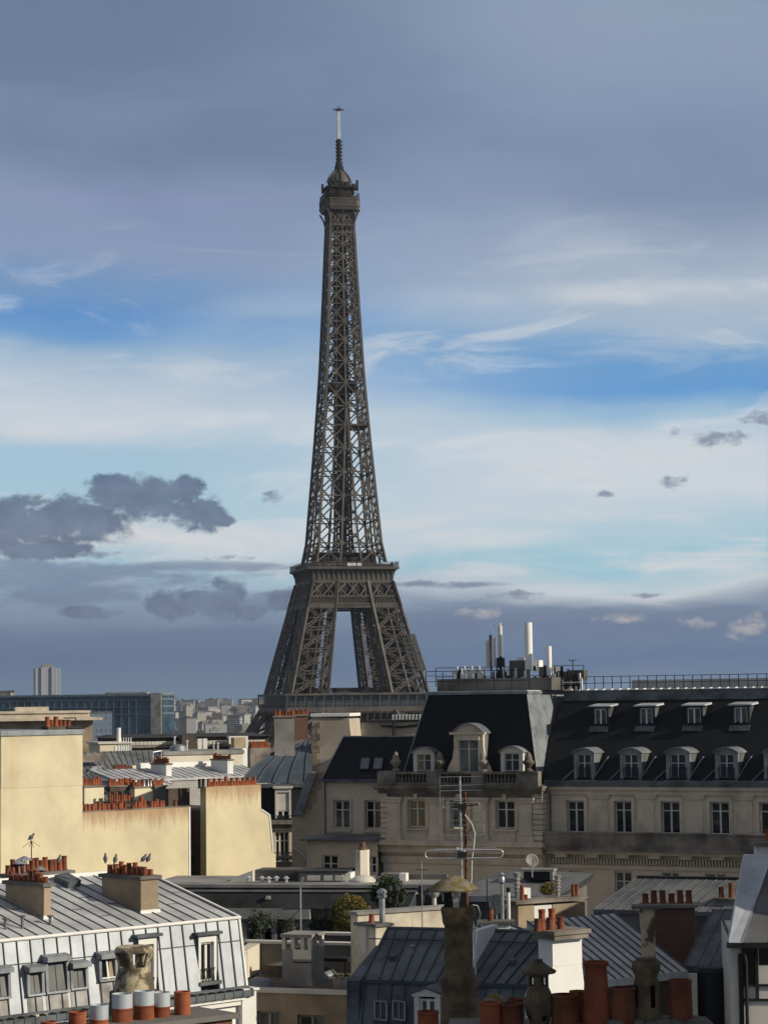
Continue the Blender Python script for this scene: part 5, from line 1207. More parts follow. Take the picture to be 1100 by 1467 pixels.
pot(W, F.at(202, 1150, .28)[0], .28, zlow + .05, .14, .72, 'terra', W.T)
# flue slab and pots on top of the tall wall
xa, xb = F.at(66, 1048, 1.5)[0], F.at(112, 1048, 1.5)[0]; zf = F.at(90, 1041, 1.5)[1]
fl = W.b('flue_slab', MB().box(xa, 1.3, zf - .2, xb, 2.0, zf).box(xa + .2, 1.4, zt, xb - .1, 1.9, zf - .2), 'brown')
for px_, k in ((68, 1), (73, 0), (80, 1), (86, 0), (92, 2), (98, 2)):
    x = F.at(px_, 1036, 1.65)[0]; pot(W, x, 1.65, zf, .15, .55 if k == 1 else .38, 'terra' if k == 1 else 'terra_d', fl)
W.b('vent_frame', MB().path([(xb - .1, 1.6, zf), (xb - .1, 1.6, zf + .5), (xb - 1.0, 1.6, zf + .5)], .04).box(xb - 1.0, 1.2, zf - .12, xb, 1.9, zf), 'iron_b', fl)
# second cream wall
W3 = Bld('stepped_cream_house', 'house with a stepped cream party wall, right of the dark brown gap', 'house', 295, 1128, 147.5, 42)
F = W3.F
def q3(px, py): x, z = F.at(px, py, 0); return (x, 0, z)
zt = q3(335, 1126)[2]
poly = [(0, 0, 28), (q3(395, 1230)[0], 0, 28), q3(395, 1224), q3(390, 1222), q3(387, 1190), q3(386, 1168), q3(374, 1160), (q3(374, 1160)[0], 0, zt), (0, 0, zt)]
W3.b('wall', MB().prism(poly, (0, .6, 0)), stainmat('stepped_wall_render', (0.65, 0.555, 0.355), zt - 28.0, 1.9))
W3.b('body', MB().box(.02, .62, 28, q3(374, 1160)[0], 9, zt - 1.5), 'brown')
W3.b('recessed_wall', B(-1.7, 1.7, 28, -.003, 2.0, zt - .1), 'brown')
ed = MB(); pts = [q3(374, 1160), q3(386, 1168), q3(388, 1190), q3(391, 1222)]
for a, b in zip(pts, pts[1:]): ed.bar(a, b, .08, .1, (0, 1, 0))
W3.b('zinc_edge', ed, 'white')
for i in range(17):
    px_ = 299 + i * 4.1; x = F.at(px_, 1126, .3)[0]; pot(W3, x, .3, zt, .115, .34 if i % 2 else random.choice([.46, .55]), 'terra_d' if i in (1, 7) else 'terra', W3.T)
for px_ in (286, 291): x = F.at(px_, 1128, .5)[0]; pot(W3, x, .5, zt - .1, .1, .55, 'iron_b', W3.T)
W3.b('side_vent', MB().box(F.at(272, 1190, 1.7)[0], 1.62, F.at(270, 1204, 1.7)[1], F.at(277, 1190, 1.7)[0], 1.697, F.at(270, 1184, 1.7)[1]), 'iron_b')

# ------------------------------------------------------------------ chimneyed roofs behind the low wall
Z1 = Bld('zinc_roof_house', 'blue zinc roof with three cream chimney stacks just behind the stained low wall', 'house', 122, 1165, 166, 45)
F = Z1.F
def sl_roof(Bd, pA, pB, pC, pD, mt, n, sm='seam', name='roof', wd=.06, h=.08, th=.2):
    m = MB().hexa([Vector(p) - Vector((0, 0, th)) for p in (pA, pB, pC, pD)], [pA, pB, pC, pD]); o = Bd.b(name, m, mt)
    m = MB(); seams(m, pA, pB, pD, pC, n, wd, h); Bd.b('roof_seams', m, sm, o); return o
xe = F.at(282, 1150, 0)[0]; z0 = F.at(200, 1172, 0)[1]; zr = F.at(220, 1124, 4.5)[1]
ro = sl_roof(Z1, (-1, 0, z0), (xe, 0, z0), (xe, 4.5, zr), (-1, 4.5, zr), 'zinc_b', 16, 'alu')
Z1.b('wall', B(-1, .1, 28, xe, 8, z0 - .25), 'brown')
hs = MB(); 
for k in range(2):
    pr = None
    for i in range(9): t = i / 8 * 2.2; x = xe - 1.4 + k * .7; p = (x, 3.0 + 1.5 * math.cos(t), zr - .9 + 1.2 * math.sin(t)); hs.bar(pr, p, .18, .08) if pr else None; pr = p
Z1.b('curved_flashing', hs, 'white', ro)
for a, b, tpy, bot, n, dk in ((121, 149, 1128, 1160, 8, .2), (193, 221, 1129, 1156, 7, .45)):
    y = 2.2; x0, x1 = F.at(a, 1140, y)[0], F.at(b, 1140, y)[0]; zt = F.at((a + b) / 2, tpy, y)[1]
    chimney(Z1, x0, x1, y, y + .6, z0, zt, 'cream', 'stone_k', n, .125, .46, 1, 'x', ro, dk, .1)
y = 2.9; x0, x1 = F.at(158, 1140, y)[0], F.at(192, 1140, y)[0]; zt = F.at(170, 1128, y)[1]; chimney(Z1, x0, x1, y, y + .5, zt - .3, zt, 'brown', 'stone_k', 9, .125, .46, 1, 'x', ro, .1, .1)
y = 2.0; x0, x1 = F.at(222, 1140, y)[0], F.at(238, 1140, y)[0]; zt = F.at(230, 1128, y)[1]; chimney(Z1, x0, x1, y, y + .6, zt - 1.4, zt, 'zinc_d', 'stone_k', 5, .125, .5, 1, 'x', ro, .0, .1)
y = .9; x0, x1 = F.at(158, 1150, y)[0], F.at(193, 1150, y)[0]; zt = F.at(175, 1151, y)[1]; chimney(Z1, x0, x1, y, y + .5, z0, zt, 'brown', 'iron_b', 10, .11, .5, 1, 'x', ro, .75, .1)
for px_, top in ((206, 1114), (212, 1115), (216, 1116)): x = F.at(px_, 1120, 2.4)[0]; pot(Z1, x, 2.4, F.at(px_, 1128, 2.4)[1], .1, .5, 'metal', ro, 'metal_flue')
# grey ridge with two white chimneys, pale brick wall below
Z2 = Bld('grey_zinc_house', 'grey zinc roof with two white chimney stacks above a pale brick wall', 'house', 190, 1120, 190, 38)
F = Z2.F; xe = F.at(385, 1110, 0)[0]; x0 = F.at(165, 1110, 0)[0]; z0 = F.at(300, 1113.5, 0)[1]; zr = F.at(300, 1098, 4.2)[1]
ro = sl_roof(Z2, (x0, 0, z0), (xe, 0, z0), (xe, 4.2, zr), (x0, 4.2, zr), 'zinc_u', 22, 'seam', 'roof', .04, .035)
Z2.b('wall', B(x0, .15, 28, xe, 8, z0 - .2), 'wbrick')
Z2.b('back_wall', B(F.at(195, 1092, 5)[0], 4.3, zr - 1, F.at(296, 1092, 5)[0], 5, F.at(250, 1092, 5)[1]), 'white')
for a, s, b, tpy, fpy, n in ((216, 238, 246, 1096, 1110, 9), (302, 326, 334, 1090, 1107, 9)):
    y = .9; x1 = F.at(b, 1100, y)[0]; xs_ = F.at(s, 1100, y)[0]; zt = F.at(s, tpy, y)[1]; yb = F.atx(a, 1102, xs_)[0]
    chimney(Z2, xs_, x1, y, min(yb, y + 3.4), z0, zt, 'white', 'stone_k', n, .11, .42, 1, 'y', ro, .25, .08)
# dark seamed roof further back, with a curved duct and a dark stack
Z3 = Bld('dark_zinc_house', 'dark ribbed zinc roof with a curved pale metal duct right of the tall cream wall', 'house', 118, 1112, 205, 40)
F = Z3.F; x0 = -2; xe = F.at(240, 1100, 0)[0]; z0 = F.at(180, 1116, 0)[1]; zr = F.at(180, 1076, 6.5)[1]; xt = F.at(222, 1075, 6.5)[0]
m = MB().add([(x0, 0, z0), (xe, 0, z0), (xt, 6.5, zr), (x0, 6.5, zr), (xe + 2, 6.5, z0), (x0, 6.5, z0)], [(0, 1, 2, 3), (1, 4, 2), (2, 4, 5, 3)])
ro = Z3.b('roof', m, 'zinc_d'); m = MB(); seams(m, (x0, 0, z0), (xe - 1.2, 0, z0), (x0, 6.5, zr), (xt, 6.5, zr), 20, .06, .05); Z3.b('roof_seams', m, 'seam', ro)
m = MB().bar((xe, 0, z0 + .05), (xt, 6.5, zr + .05), .2, .1); Z3.b('hip', m, 'seam', ro)
Z3.b('wall', B(x0, .1, 28, xe, 6.4, z0 - .1), 'brown')
yq = 1.6; xq, zq = F.at(123, 1118, yq); x2q = F.at(139, 1118, yq)[0]; zq1 = F.at(130, 1098, yq)[1]; pts = [(xq, yq, zq)] + [(xq + (x2q - xq) * (1 - math.cos(t)), yq, zq + (zq1 - zq) * math.sin(t)) for t in [math.pi / 2 * i / 8 for i in range(9)]] + [(x2q, yq, zq)]
Z3.b('duct', MB().prism(pts, (1.6, 1.4, 0)), 'lead', ro)
y = 1.0; a_, b_ = F.at(166, 1105, y)[0], F.at(190, 1105, y)[0]; zt = F.at(178, 1107, y)[1]; zt2 = F.at(178, 1098, y)[1]
chimney(Z3, a_, b_, y, y + .7, z0 - 2.5, zt, 'brown', 'iron_b', 9, .12, zt2 - zt, 1, 'x', ro, 1.0, .1)
y = 1.2; a_, b_ = F.at(190, 1105, y)[0], F.at(196, 1105, y)[0]; Z3.b('chimney', B(a_, y, z0 - 2, b_, y + .8, F.at(193, 1097, y)[1]), 'cream', ro)
rk = Z3.b('ridge_wall', B(x0, 2.4, F.at(135, 1092, 2.4)[1], F.at(152, 1090, 2.4)[0], 3.0, F.at(135, 1080, 2.4)[1]), 'stone_k', ro)
Z3.b('frame', MB().path([(F.at(219, 1090, 3)[0], 3, F.at(219, 1090, 3)[1]), (F.at(219, 1078, 3)[0], 3, F.at(219, 1078, 3)[1]), (F.at(231, 1076, 3)[0], 3, F.at(231, 1076, 3)[1]), (F.at(231, 1090, 3)[0], 3, F.at(231, 1090, 3)[1])], .06), 'alu', ro)
# white walled flat house and the small roof terrace buildings
Z4 = Bld('white_flat_house', 'low white rendered house with a flat felt roof behind the grey zinc roof', 'house', 254, 1090, 225, 30)
F = Z4.F; xe = F.at(348, 1085, 0)[0]; zt = F.at(300, 1081, 0)[1]
Z4.b('wall', B(-1.5, 0, 28, xe, 9, zt), 'cream_p'); Z4.b('coping', B(-1.6, -.15, zt, xe + .1, 9.1, zt + .35), 'conc'); Z4.b('flared_end', MB().hexa([(xe, .05, zt - 2.2), (xe + 1.5, .05, zt - 2.2), (xe + 1.5, 3, zt - 2.2), (xe, 3, zt - 2.2)], [(xe, .05, zt + .5), (xe + .6, .05, zt + .5), (xe + .6, 3, zt + .5), (xe, 3, zt + .5)]), 'white')
Z4.b('skylight', MB().lathe(F.at(255, 1078, 3)[0], 3, [(.9, zt + .35), (.8, zt + .8), (.3, zt + 1.0)], 10), 'lead')
for px_, h_ in ((250, 1.6), (306, .9), (312, .9), (268, 1.2)): x = F.at(px_, 1078, 4)[0]; Z4.b('vent_pipe', MB().tube((x, 4, zt), (x, 4, zt + h_), .09).lathe(x, 4, [(.16, zt + h_), (.16, zt + h_ + .15)], 8), 'alu')
x = F.at(347, 1070, 5)[0]; Z4.b('brick_stub', B(x - .9, 5, zt, x + .4, 5.8, zt + 1.5), 'tan')
Z5 = Bld('cream_penthouse', 'small cream rooftop block with a tall white flue pipe', 'house', 143, 1070, 232, 20)
F = Z5.F; xe = F.at(187, 1068, 0)[0]; zt = F.at(160, 1066, 0)[1]
Z5.b('wall', B(0, 0, 28, xe, 5, zt), 'cream'); Z5.b('roof_slab', B(-.2, -.2, zt, xe + .2, 5.2, zt + .18), 'offw'); x = F.at(170, 1060, .8)[0]; Z5.b('flue_pipe', MB().tube((x, .8, zt), (x, .8, F.at(170, 1043, .8)[1]), .22).box(x - .6, -.05, zt - 2.2, x + .9, .0, zt - .2), 'white')
for i in range(6): xx = xe * (.6 + .08 * i); Z5.b('guard_post', B(xx, -.1, zt - 1.5, xx + .07, -.03, zt + .6), 'white')
# long dark building with an arcade of bays
Z6 = Bld('arcaded_block', 'long dark roofed block with a row of pale pilasters under the eaves', 'building', 178, 1075, 300, 14)
F = Z6.F; xe = F.at(385, 1070, 0)[0]; zt = F.at(280, 1056, 0)[1]; zb = F.at(280, 1066, 0)[1]
Z6.b('wall', B(-2, 0, 20, xe, 12, zt), 'brown', None)
pl_ = MB()
for i in range(40): x = -1.5 + (xe + 1) * i / 40; pl_.box(x, -.3, zb, x + .45, -.01, zt - .5)
Z6.b('pilasters', pl_, 'offw'); Z6.b('roof', MB().hexa([(-2.5, -.8, zt), (xe + .5, -.8, zt), (xe + .5, 12.5, zt), (-2.5, 12.5, zt)], [(-1, 4, zt + .35), (xe - 1, 4, zt + .35), (xe - 1, 10, zt + .35), (-1, 10, zt + .35)]), 'felt'); Z6.b('band', B(-2.2, -.5, zb - .4, xe + .1, -.005, zb), 'stone_k')
a, b = F.at(259, 1065, -2)[0], F.at(280, 1065, -2)[0]; Z6.b('stair_head', B(a, -3, zb - 2, b, -.4, zt + .3), 'brown'); a2 = F.at(287, 1065, -2)[0]
for k in range(2): Z6.b('white_pier', B(b + .2 + k * .7, -2.6, zb - 4, b + .75 + k * .7, -2.0, zt - .2), 'white')
a, b = F.at(327, 1060, -2)[0], F.at(354, 1060, -2)[0]; wf = MB(); zq0, zq1 = F.at(340, 1064, -2)[1], F.at(340, 1055, -2)[1]; wf.box(a, -2.6, zq1 - .3, b, -1, zq1); wf.box(a, -2.6, zq0 - .2, a + .35, -2.3, zq1 - .3); wf.box(b - .35, -2.6, zq0 - 3.5, b, -2.3, zq1 - .3)
for i in range(14): wf.box(a + .4 + (b - a - .8) * i / 14, -2.5, zq0, a + .4 + (b - a - .8) * i / 14 + .08, -2.4, zq1 - .3)
Z6.b('white_loggia', wf, 'white')
a, b = F.at(330, 1070, -2)[0], F.at(352, 1070, -2)[0]; Z6.b('terrace_block', B(a, -2.2, zb - 4, b, -.4, zq0 - .3), 'stone_k')
# beige cornice building behind the tall wall
Z7 = Bld('beige_cornice_block', 'broad beige stone block with a heavy flat cornice behind the tall cream wall', 'building', -40, 1040, 260, 12)
F = Z7.F; xe = F.at(133, 1035, 0)[0]; zt = F.at(60, 1019, 0)[1]; zc = F.at(60, 1029, 0)[1]
hol = [(F.at(a, 1048, 0)[0], F.at(b, 1048, 0)[0], F.at(40, 1056, 0)[1], F.at(40, 1046, 0)[1]) for a, b in ((8, 21), (36, 49))]
m = MB(); holes_wall(m, -5, xe, 20, zc, 0, hol, .6); m.box(-5, .7, 20, xe, 14, zc - .05)
Z7.b('wall', m, 'tan'); Z7.b('cornice', MB().box(-5.5, -1.2, zc - .3, xe + 1.0, 14, zc).box(-5.2, -.5, zc, xe - .4, 13, zt - .25).box(-5.3, -.7, zt - .25, xe - .3, 13, zt), 'stone_t'); Z7.b('roof_block', MB().box(F.at(22, 1017, 4)[0], 4, zt, F.at(70, 1017, 4)[0], 8, F.at(50, 1013, 4)[1]), 'stone_t')
Z7.b('window', MB().box(hol[0][0], .3, hol[0][2], hol[0][1], .35, hol[0][3]), 'glass'); Z7.b('window', MB().box(hol[1][0], .3, hol[1][2], hol[1][1], .35, hol[1][3]), 'glass')

# ------------------------------------------------------------------ house with the bulging zinc roof
CR = Bld('curved_zinc_house', 'house with a bulging blue zinc roof, tall chimney and shuttered dormer', 'house', 372, 1122, 176, 3)
F = CR.F; xa = F.at(344, 1118, 0)[0]; xb = F.at(448, 1118, 0)[0]; ze = F.at(400, 1122, 0)[1]; Hh = F.at(430, 1058, 5)[1] - ze; Dd = 6.0
m = MB(); sm = MB(); nI = 12; nx = 9; rows = []
for i in range(nI + 1):
    ph = (math.pi / 2) * .93 * i / nI; ins = Dd * (.55 * (1 - math.cos(ph)) + .45 * i / nI); z = ze + Hh * (.6 * math.sin(ph) + .4 * i / nI); x0 = xa + ins * .95
    rows.append([(x0, ins + 3.5, z), (x0, ins, z)] + [(x0 + (xb - x0) * k / nx, ins, z) for k in range(1, nx + 1)])
vs = [p for r_ in rows for p in r_]; nn = nx + 2
m.add(vs, [(i*nn+k, i*nn+k+1, (i+1)*nn+k+1, (i+1)*nn+k) for i in range(nI) for k in range(nn-1)], False)
dome = CR.b('curved_roof', m, MA.setdefault('zinc_l', mat('zinc_steel_blue', (0.075, 0.10, 0.125), .65, .05, .2, .8, fine=.08, streak=.35)))
for k in range(1, nn):
    for i in range(nI):
        if k in (1, 3, 5, 7, 9): sm.bar(Vector(rows[i][k]) + Vector((0, -.03, .03)), Vector(rows[i+1][k]) + Vector((0, -.03, .03)), .08, .08)
CR.b('roof_seams', sm, 'seam', dome)
CR.b('gutter', B(xa - .2, -.3, ze - .35, xb, .0, ze - .05), 'zinc_b'); zm1 = F.at(400, 1175, -.8)[1]
CR.b('lower_mansard', MB().hexa([(xa, -.9, zm1), (xb, -.9, zm1), (xb, 6, zm1), (xa, 6, zm1)], [(xa, -.1, ze - .36), (xb, -.1, ze - .36), (xb, 6, ze - .36), (xa, 6, ze - .36)]), 'slate')
hol = [(F.at(394, 1200, -1)[0], F.at(414, 1200, -1)[0], F.at(400, 1236, -1)[1], F.at(400, 1192, -1)[1])]
m = MB(); holes_wall(m, xa, xb, 28, zm1 - .3, -1.0, hol, .35); CR.b('wall', m, 'stone'); window(CR, hol[0][0], hol[0][1], hol[0][2], hol[0][3], -.75, 3, (.7,), .09, 'glass', 'offw')
CR.b('cornice', MB().box(xa - .2, -1.5, zm1 - .3, xb, -.2, zm1).box(xa - .1, -1.2, zm1 - .7, xb, -1.002, zm1 - .3), 'stone_k')
x0, x1 = F.at(394, 1150, -1.0)[0], F.at(417, 1150, -1.0)[0]; z1, z0 = F.at(400, 1130, -1)[1], F.at(400, 1173, -1)[1]
d = CR.b('dormer', MB().box(x0, -.95, z0, x0 + .15, .2, z1).box(x1 - .15, -.95, z0, x1, .2, z1).box(x0 + .15, -.95, z1 - .3, x1 - .15, .2, z1).box(x0 - .15, -1.1, z1, x1 + .15, .3, z1 + .15), 'offw')
zs_ = F.at(400, 1162, -1)[1]; CR.b('roller_shutter', B(x0 + .15, -.85, zs_, x1 - .15, -.8, z1 - .3), 'offw', d); window(CR, x0 + .15, x1 - .15, z0, zs_, -.8, 2, (), .08, 'glass', 'white', d)
rl = MB(); za, zb2 = F.at(400, 1236, -1.3)[1], F.at(400, 1222, -1.3)[1]; ra, rb = F.at(394, 1230, -1.3)[0], F.at(423, 1230, -1.3)[0]
for i in range(14): x = ra + (rb - ra) * i / 13; rl.bar((x, -1.4, za), (x, -1.4, zb2), .05)
rl.bar((ra, -1.4, zb2), (rb, -1.4, zb2), .07); rl.bar((ra, -1.4, za), (rb, -1.4, za), .1); rl.box(ra, -1.5, za - .25, rb, -1.0, za - .06)
for i in range(10): x = ra + (rb - ra) * (i + .5) / 10; rl.lathe(x, -1.4, [(.1, za + .2), (.14, za + .35), (.1, za + .5)], 6)
CR.b('balcony_rail', rl, 'iron_b'); rl = MB()
za, zb2 = F.at(400, 1178, -1.3)[1], F.at(400, 1169, -1.3)[1]
for i in range(20): x = ra - .3 + (rb - ra + .6) * i / 19; rl.bar((x, -1.4, za), (x, -1.4, zb2), .03)
rl.bar((ra - .3, -1.4, zb2), (rb + .3, -1.4, zb2), .04); CR.b('roof_rail', rl, 'iron_b')
y = 2.2; x0, x1 = F.at(393, 1060, y)[0], F.at(422, 1060, y)[0]; zt = F.at(405, 1028, y)[1]
chimney(CR, x0, x1, y, y + 3.0, ze + 1, zt, 'conc', 'stone_k', 6, .14, .42, 1, 'x', dome, .6, .1)
y = 5.0; x0, x1 = F.at(421, 1060, y)[0], F.at(441, 1060, y)[0]; zt = F.at(430, 1026, y)[1]; chimney(CR, x0, x1, y, y + .8, ze + 1, zt, 'brick', 'stone_k', 5, .14, .42, 1, 'x', dome, .6, .1)
CR.b('top_flat', B(xa + Dd * .9, Dd * .9, ze + Hh - .3, xb, Dd + 5, ze + Hh + .1), 'lead')
CH = Bld('chimney_stack', 'low wide chimney stack with two rows of clay pots left of the bulging zinc roof', 'chimney', 358, 1080, 215, 20)
x1 = CH.F.at(389, 1078, 0)[0]; zt = CH.z + .5; CH.b('stack_body', B(0, 0, 28, x1, .8, zt), 'stone_k')
for r_ in range(2):
    for i in range(11): pot(CH, .2 + (x1 - .3) * i / 11, .15 + .5 * r_, zt + .35 * r_ * 0, .11, .42 if r_ == 0 else .6, 'terra_d' if i % 4 == 0 else 'terra', CH.T)
# ------------------------------------------------------------------ penthouse with the long black roof band, centre
PH = Bld('modern_penthouse', 'modern flat block with a long black felt roof band above a concrete loggia', 'building', 236, 1272, 125, -10)
F = PH.F; xe = F.at(640, 1276, 0)[0]
def pz(py, y=0.0, px=420): return F.at(px, py, y)[1]
z1, z0 = pz(1272), pz(1301)
PH.b('roof_band', MB().hexa([(-1, -.5, z0), (xe, -.5, z0), (xe, 6, z0), (-1, 6, z0)], [(-1, 0, z1), (xe, 0, z1), (xe, 6, z1), (-1, 6, z1)]), 'felt'); PH.b('coping', MB().box(-1, -.12, z1, xe, 6.1, z1 + .16).box(-1, -.18, z1 - .22, xe, -.05, z1 - .12), 'conc')
PH.b('concrete_fascia', MB().box(-1, -.62, pz(1316), F.at(447, 1310, 0)[0], -.1, z0 - .003), 'conc')
hol = [(F.at(a, 1330, .6)[0], F.at(b, 1330, .6)[0], pz(1350, .6), pz(1319, .6)) for a, b in ((342, 350), (356, 372), (378, 392), (398, 416))]
m = MB(); holes_wall(m, -1, xe, 28, z0 - .02, .6, hol, .5); PH.b('wall', m, 'tan'); pc = MB()
for px_ in (352, 374, 394, 420): x = F.at(px_, 1330, 0)[0]; pc.box(x - .12, -.3, 28, x + .12, .55, pz(1316) - .002)
PH.b('loggia_pier', pc, 'conc')
for h in hol: PH.b('window', MB().quad((h[0], 1.0, h[2]), (h[1], 1.0, h[2]), (h[1], 1.0, h[3]), (h[0], 1.0, h[3])), 'glass')
PH.b('louvre_panel', MB().box(F.at(420, 1320, .3)[0], .2, 28, F.at(446, 1320, .3)[0], .55, pz(1318, .3)), 'conc')
# low boxes on its roof
a, b = F.at(365, 1260, 2.5)[0], F.at(432, 1260, 2.5)[0]; PH.b('parapet_box', MB().box(a, 2.5, z1, b, 4.5, pz(1247, 2.5)), 'conc_d'); PH.b('sloped_slab', MB().hexa([(F.at(330, 1262, 2)[0], 2, z1), (a, 2, z1), (a, 4, z1), (F.at(330, 1262, 2)[0], 4, z1)], [(F.at(330, 1258, 2)[0], 2, z1 + .3), (a, 2, pz(1248, 2)), (a, 4, pz(1247, 2)), (F.at(330, 1258, 2)[0], 4, z1 + .3)]), 'offw')
a, b = F.at(428, 1260, 1.6)[0], F.at(495, 1260, 1.6)[0]; zt = pz(1251, 1.6); lb = PH.b('louvre_box', B(a, 1.6, z1, b, 4, zt), 'conc'); PH.b('box_lid', B(a - .1, 1.5, zt, b + .1, 4.1, zt + .1), 'felt', lb)
lv = MB()
for q in ((440, 458), (464, 476), (480, 493)):
    x0, x1 = F.at(q[0], 1258, 1.55)[0], F.at(q[1], 1258, 1.55)[0]
    for k in range(8): zz = z1 + .25 + (zt - z1 - .4) * k / 8; lv.hexa([(x0, 1.52, zz), (x1, 1.52, zz), (x1, 1.597, zz + .02), (x0, 1.597, zz + .02)], [(x0, 1.52, zz + .02), (x1, 1.52, zz + .02), (x1, 1.597, zz + .06), (x0, 1.597, zz + .06)])
PH.b('louvre', lv, 'offw', lb); PH.b('painted_sun_end', B(b + .003, 1.7, z1, b + .25, 3.9, zt - .02), 'white', lb)  # white end slab paints sunlight on the side of the box
x = F.at(520, 1270, 2)[0]; PH.b('dome_skylight', MB().lathe(x, 2, [(.72, z1 + .1), (.68, z1 + .25), (.48, z1 + .42), (.16, z1 + .5)], 16), 'offw')
for px_, y in ((375, 1.4), (385, 1.2), (396, 1.5), (410, 1.3), (356, 1.5)): x = F.at(px_, 1268, y)[0]; PH.b('roof_vent', MB().lathe(x, y, [(.09, z1), (.09, z1 + .35), (.2, z1 + .38), (.05, z1 + .5)], 8), 'alu')
PH.b('vent_hatch', MB().hexa([(F.at(380, 1290, -.4)[0], -.45, pz(1289, -.4)), (F.at(387, 1290, -.4)[0], -.45, pz(1289, -.4)), (F.at(387, 1290, -.4)[0], -.1, pz(1289, -.4)), (F.at(380, 1290, -.4)[0], -.1, pz(1289, -.4))], [(F.at(381, 1284, -.4)[0], -.4, pz(1285, -.4)), (F.at(386, 1284, -.4)[0], -.4, pz(1285, -.4)), (F.at(386, 1284, -.4)[0], -.1, pz(1284, -.4)), (F.at(381, 1284, -.4)[0], -.1, pz(1284, -.4))]), 'conc')
a, b, c_ = F.at(509, 1240, 3)[0], F.at(516, 1240, 3)[0], F.at(525, 1240, 3)[0]; zt = pz(1219, 3); sl_ = PH.b('chimney', B(a, 3, z1, b, 3.9, zt), 'conc'); PH.b('painted_sun_face', MB().hexa([(b + .002, 3, z1 + .3), (c_, 3.25, z1 + .3), (c_, 3.9, z1 + .3), (b + .002, 3.9, z1 + .3)], [(b + .002, 3, zt), (c_, 3.25, zt), (c_, 3.9, zt), (b + .002, 3.9, zt)]), 'cream_p', sl_)  # paler right face: the chimney's sunlit side put into the colour
PH.b('chimney_top', MB().lathe((a + c_) / 2, 3.5, [(.24, zt), (.24, zt + .1), (.17, zt + .15), (.18, pz(1208, 3))], 10), 'brick', sl_)
for a, b, mt in ((545, 556, 'conc'), (557, 572, 'conc'), (572, 582, 'white')): x0, x1 = F.at(a, 1260, 2.2)[0], F.at(b, 1260, 2.2)[0]; PH.b('roof_wall', B(x0 + .01, 2.2 if mt != 'white' else 2.1, z1, x1 - .01, 3, pz(1252, 2.2)), mt)  # the white piece paints the sunlit end of these walls
a, b = F.at(582, 1260, 3.4)[0], F.at(640, 1260, 3.4)[0]; PH.b('rear_parapet', B(a, 3.4, z1, b, 3.7, pz(1253, 3.4)), 'conc_d')
a, b = F.at(596, 1290, -1)[0], F.at(604, 1290, -1)[0]; PH.b('white_fin', MB().hexa([(a - .4, -1.2, pz(1298)), (b - .1, -1.2, pz(1298)), (b - .1, -.6, pz(1298)), (a - .4, -.6, pz(1298))], [(a, -1.2, pz(1277)), (b, -1.2, pz(1277)), (b, -.6, pz(1277)), (a, -.6, pz(1277))]), 'white')
a, b = F.at(603, 1290, -1)[0], F.at(645, 1290, -1)[0]; PH.b('black_cabinet', MB().box(a, -2.6, pz(1306), b, -.8, pz(1276)), 'iron_b')

# ------------------------------------------------------------------ gravel roofed block with the boxy vent chimney
MT = Bld('gravel_roof_block', 'beige block with a gravel flat roof, pale edge and boxy vent chimney', 'building', 363, 1416, 88, -19)
F = MT.F; xe = F.at(497, 1420, 0)[0]; zc = MT.z; GZ = zc - .07
def mz(py, y=0.0, px=420): return F.at(px, py, y)[1]
hol = [(F.at(a, 1460, 0)[0], F.at(b, 1460, 0)[0], zc - 3.0, mz(t)) for a, b, t in ((368, 401, 1451), (426, 466, 1454))]
m = MB(); holes_wall(m, -1.5, xe, 28, zc - .15, 0, hol, .3); m.quad((xe, 0, 28), (xe, 10, 28), (xe, 10, zc - .15), (xe, 0, zc - .15)); MT.b('wall', m, 'tan')
for h in hol: window(MT, h[0] + .02, h[1] - .02, h[2], h[3] - .02, .15, 2, (), .07, 'glass_c', 'conc')
MT.b('coping', B(-1.5, -.1, zc - .15, xe + .1, .3, zc), 'offw'); yb = F.atz(420, 1372, GZ)[1]
MT.b('gravel_roof', MB().quad((-1.5, .29, GZ), (xe, .29, GZ), (xe, yb + 6, GZ), (-1.5, yb + 6, GZ)), 'gravel')
yb = 5.8; zr = mz(1353, yb); MT.b('rear_parapet', MB().box(F.at(350, 1360, yb)[0], yb, GZ, F.at(506, 1360, yb)[0], yb + .3, zr).box(F.at(444, 1340, yb)[0], yb + 1.2, zc, F.at(500, 1340, yb)[0], yb + 1.5, mz(1339, yb + 1.2)), 'conc_d')
MT.b('rear_coping', MB().box(F.at(350, 1360, yb)[0], yb - .08, zr, F.at(506, 1360, yb)[0], yb + .4, zr + .1).box(F.at(444, 1340, yb)[0], yb + 1.1, mz(1339, yb + 1.2), F.at(500, 1340, yb)[0], yb + 1.6, mz(1339, yb + 1.2) + .1), 'offw')
xq = F.at(366, 1365, yb)[0]; MT.b('side_parapet', MB().hexa([(-1.6, 1.5, GZ), (-1.3, 1.5, GZ), (xq + .2, yb, GZ), (xq - .3, yb, GZ)], [(-1.6, 1.5, mz(1372, 1.5)), (-1.3, 1.5, mz(1372, 1.5)), (xq + .2, yb, zr), (xq - .3, yb, zr)]), 'cream_p')
MT.b('roof_step', B(-1.2, 4.0, GZ, F.at(403, 1390, 4)[0], 5.7, mz(1385, 4)), 'gravel')
x0, x1, x2 = F.at(404, 1390, 1.6)[0], F.at(420, 1390, 1.6)[0], F.at(446, 1390, 1.6)[0]; zt = mz(1343, 1.6); zv = mz(1361, 1.6); zbx = mz(1406, 1.6)
bc = MT.b('vent_chimney', MB().box(x0, 1.6, GZ, x2, 3.0, zv).box(x0 - .05, 1.55, zt - .02, x2 + .05, 3.05, zt + .1).box(x0 - .08, 1.5, GZ, x2 + .08, 3.05, zbx), 'conc')
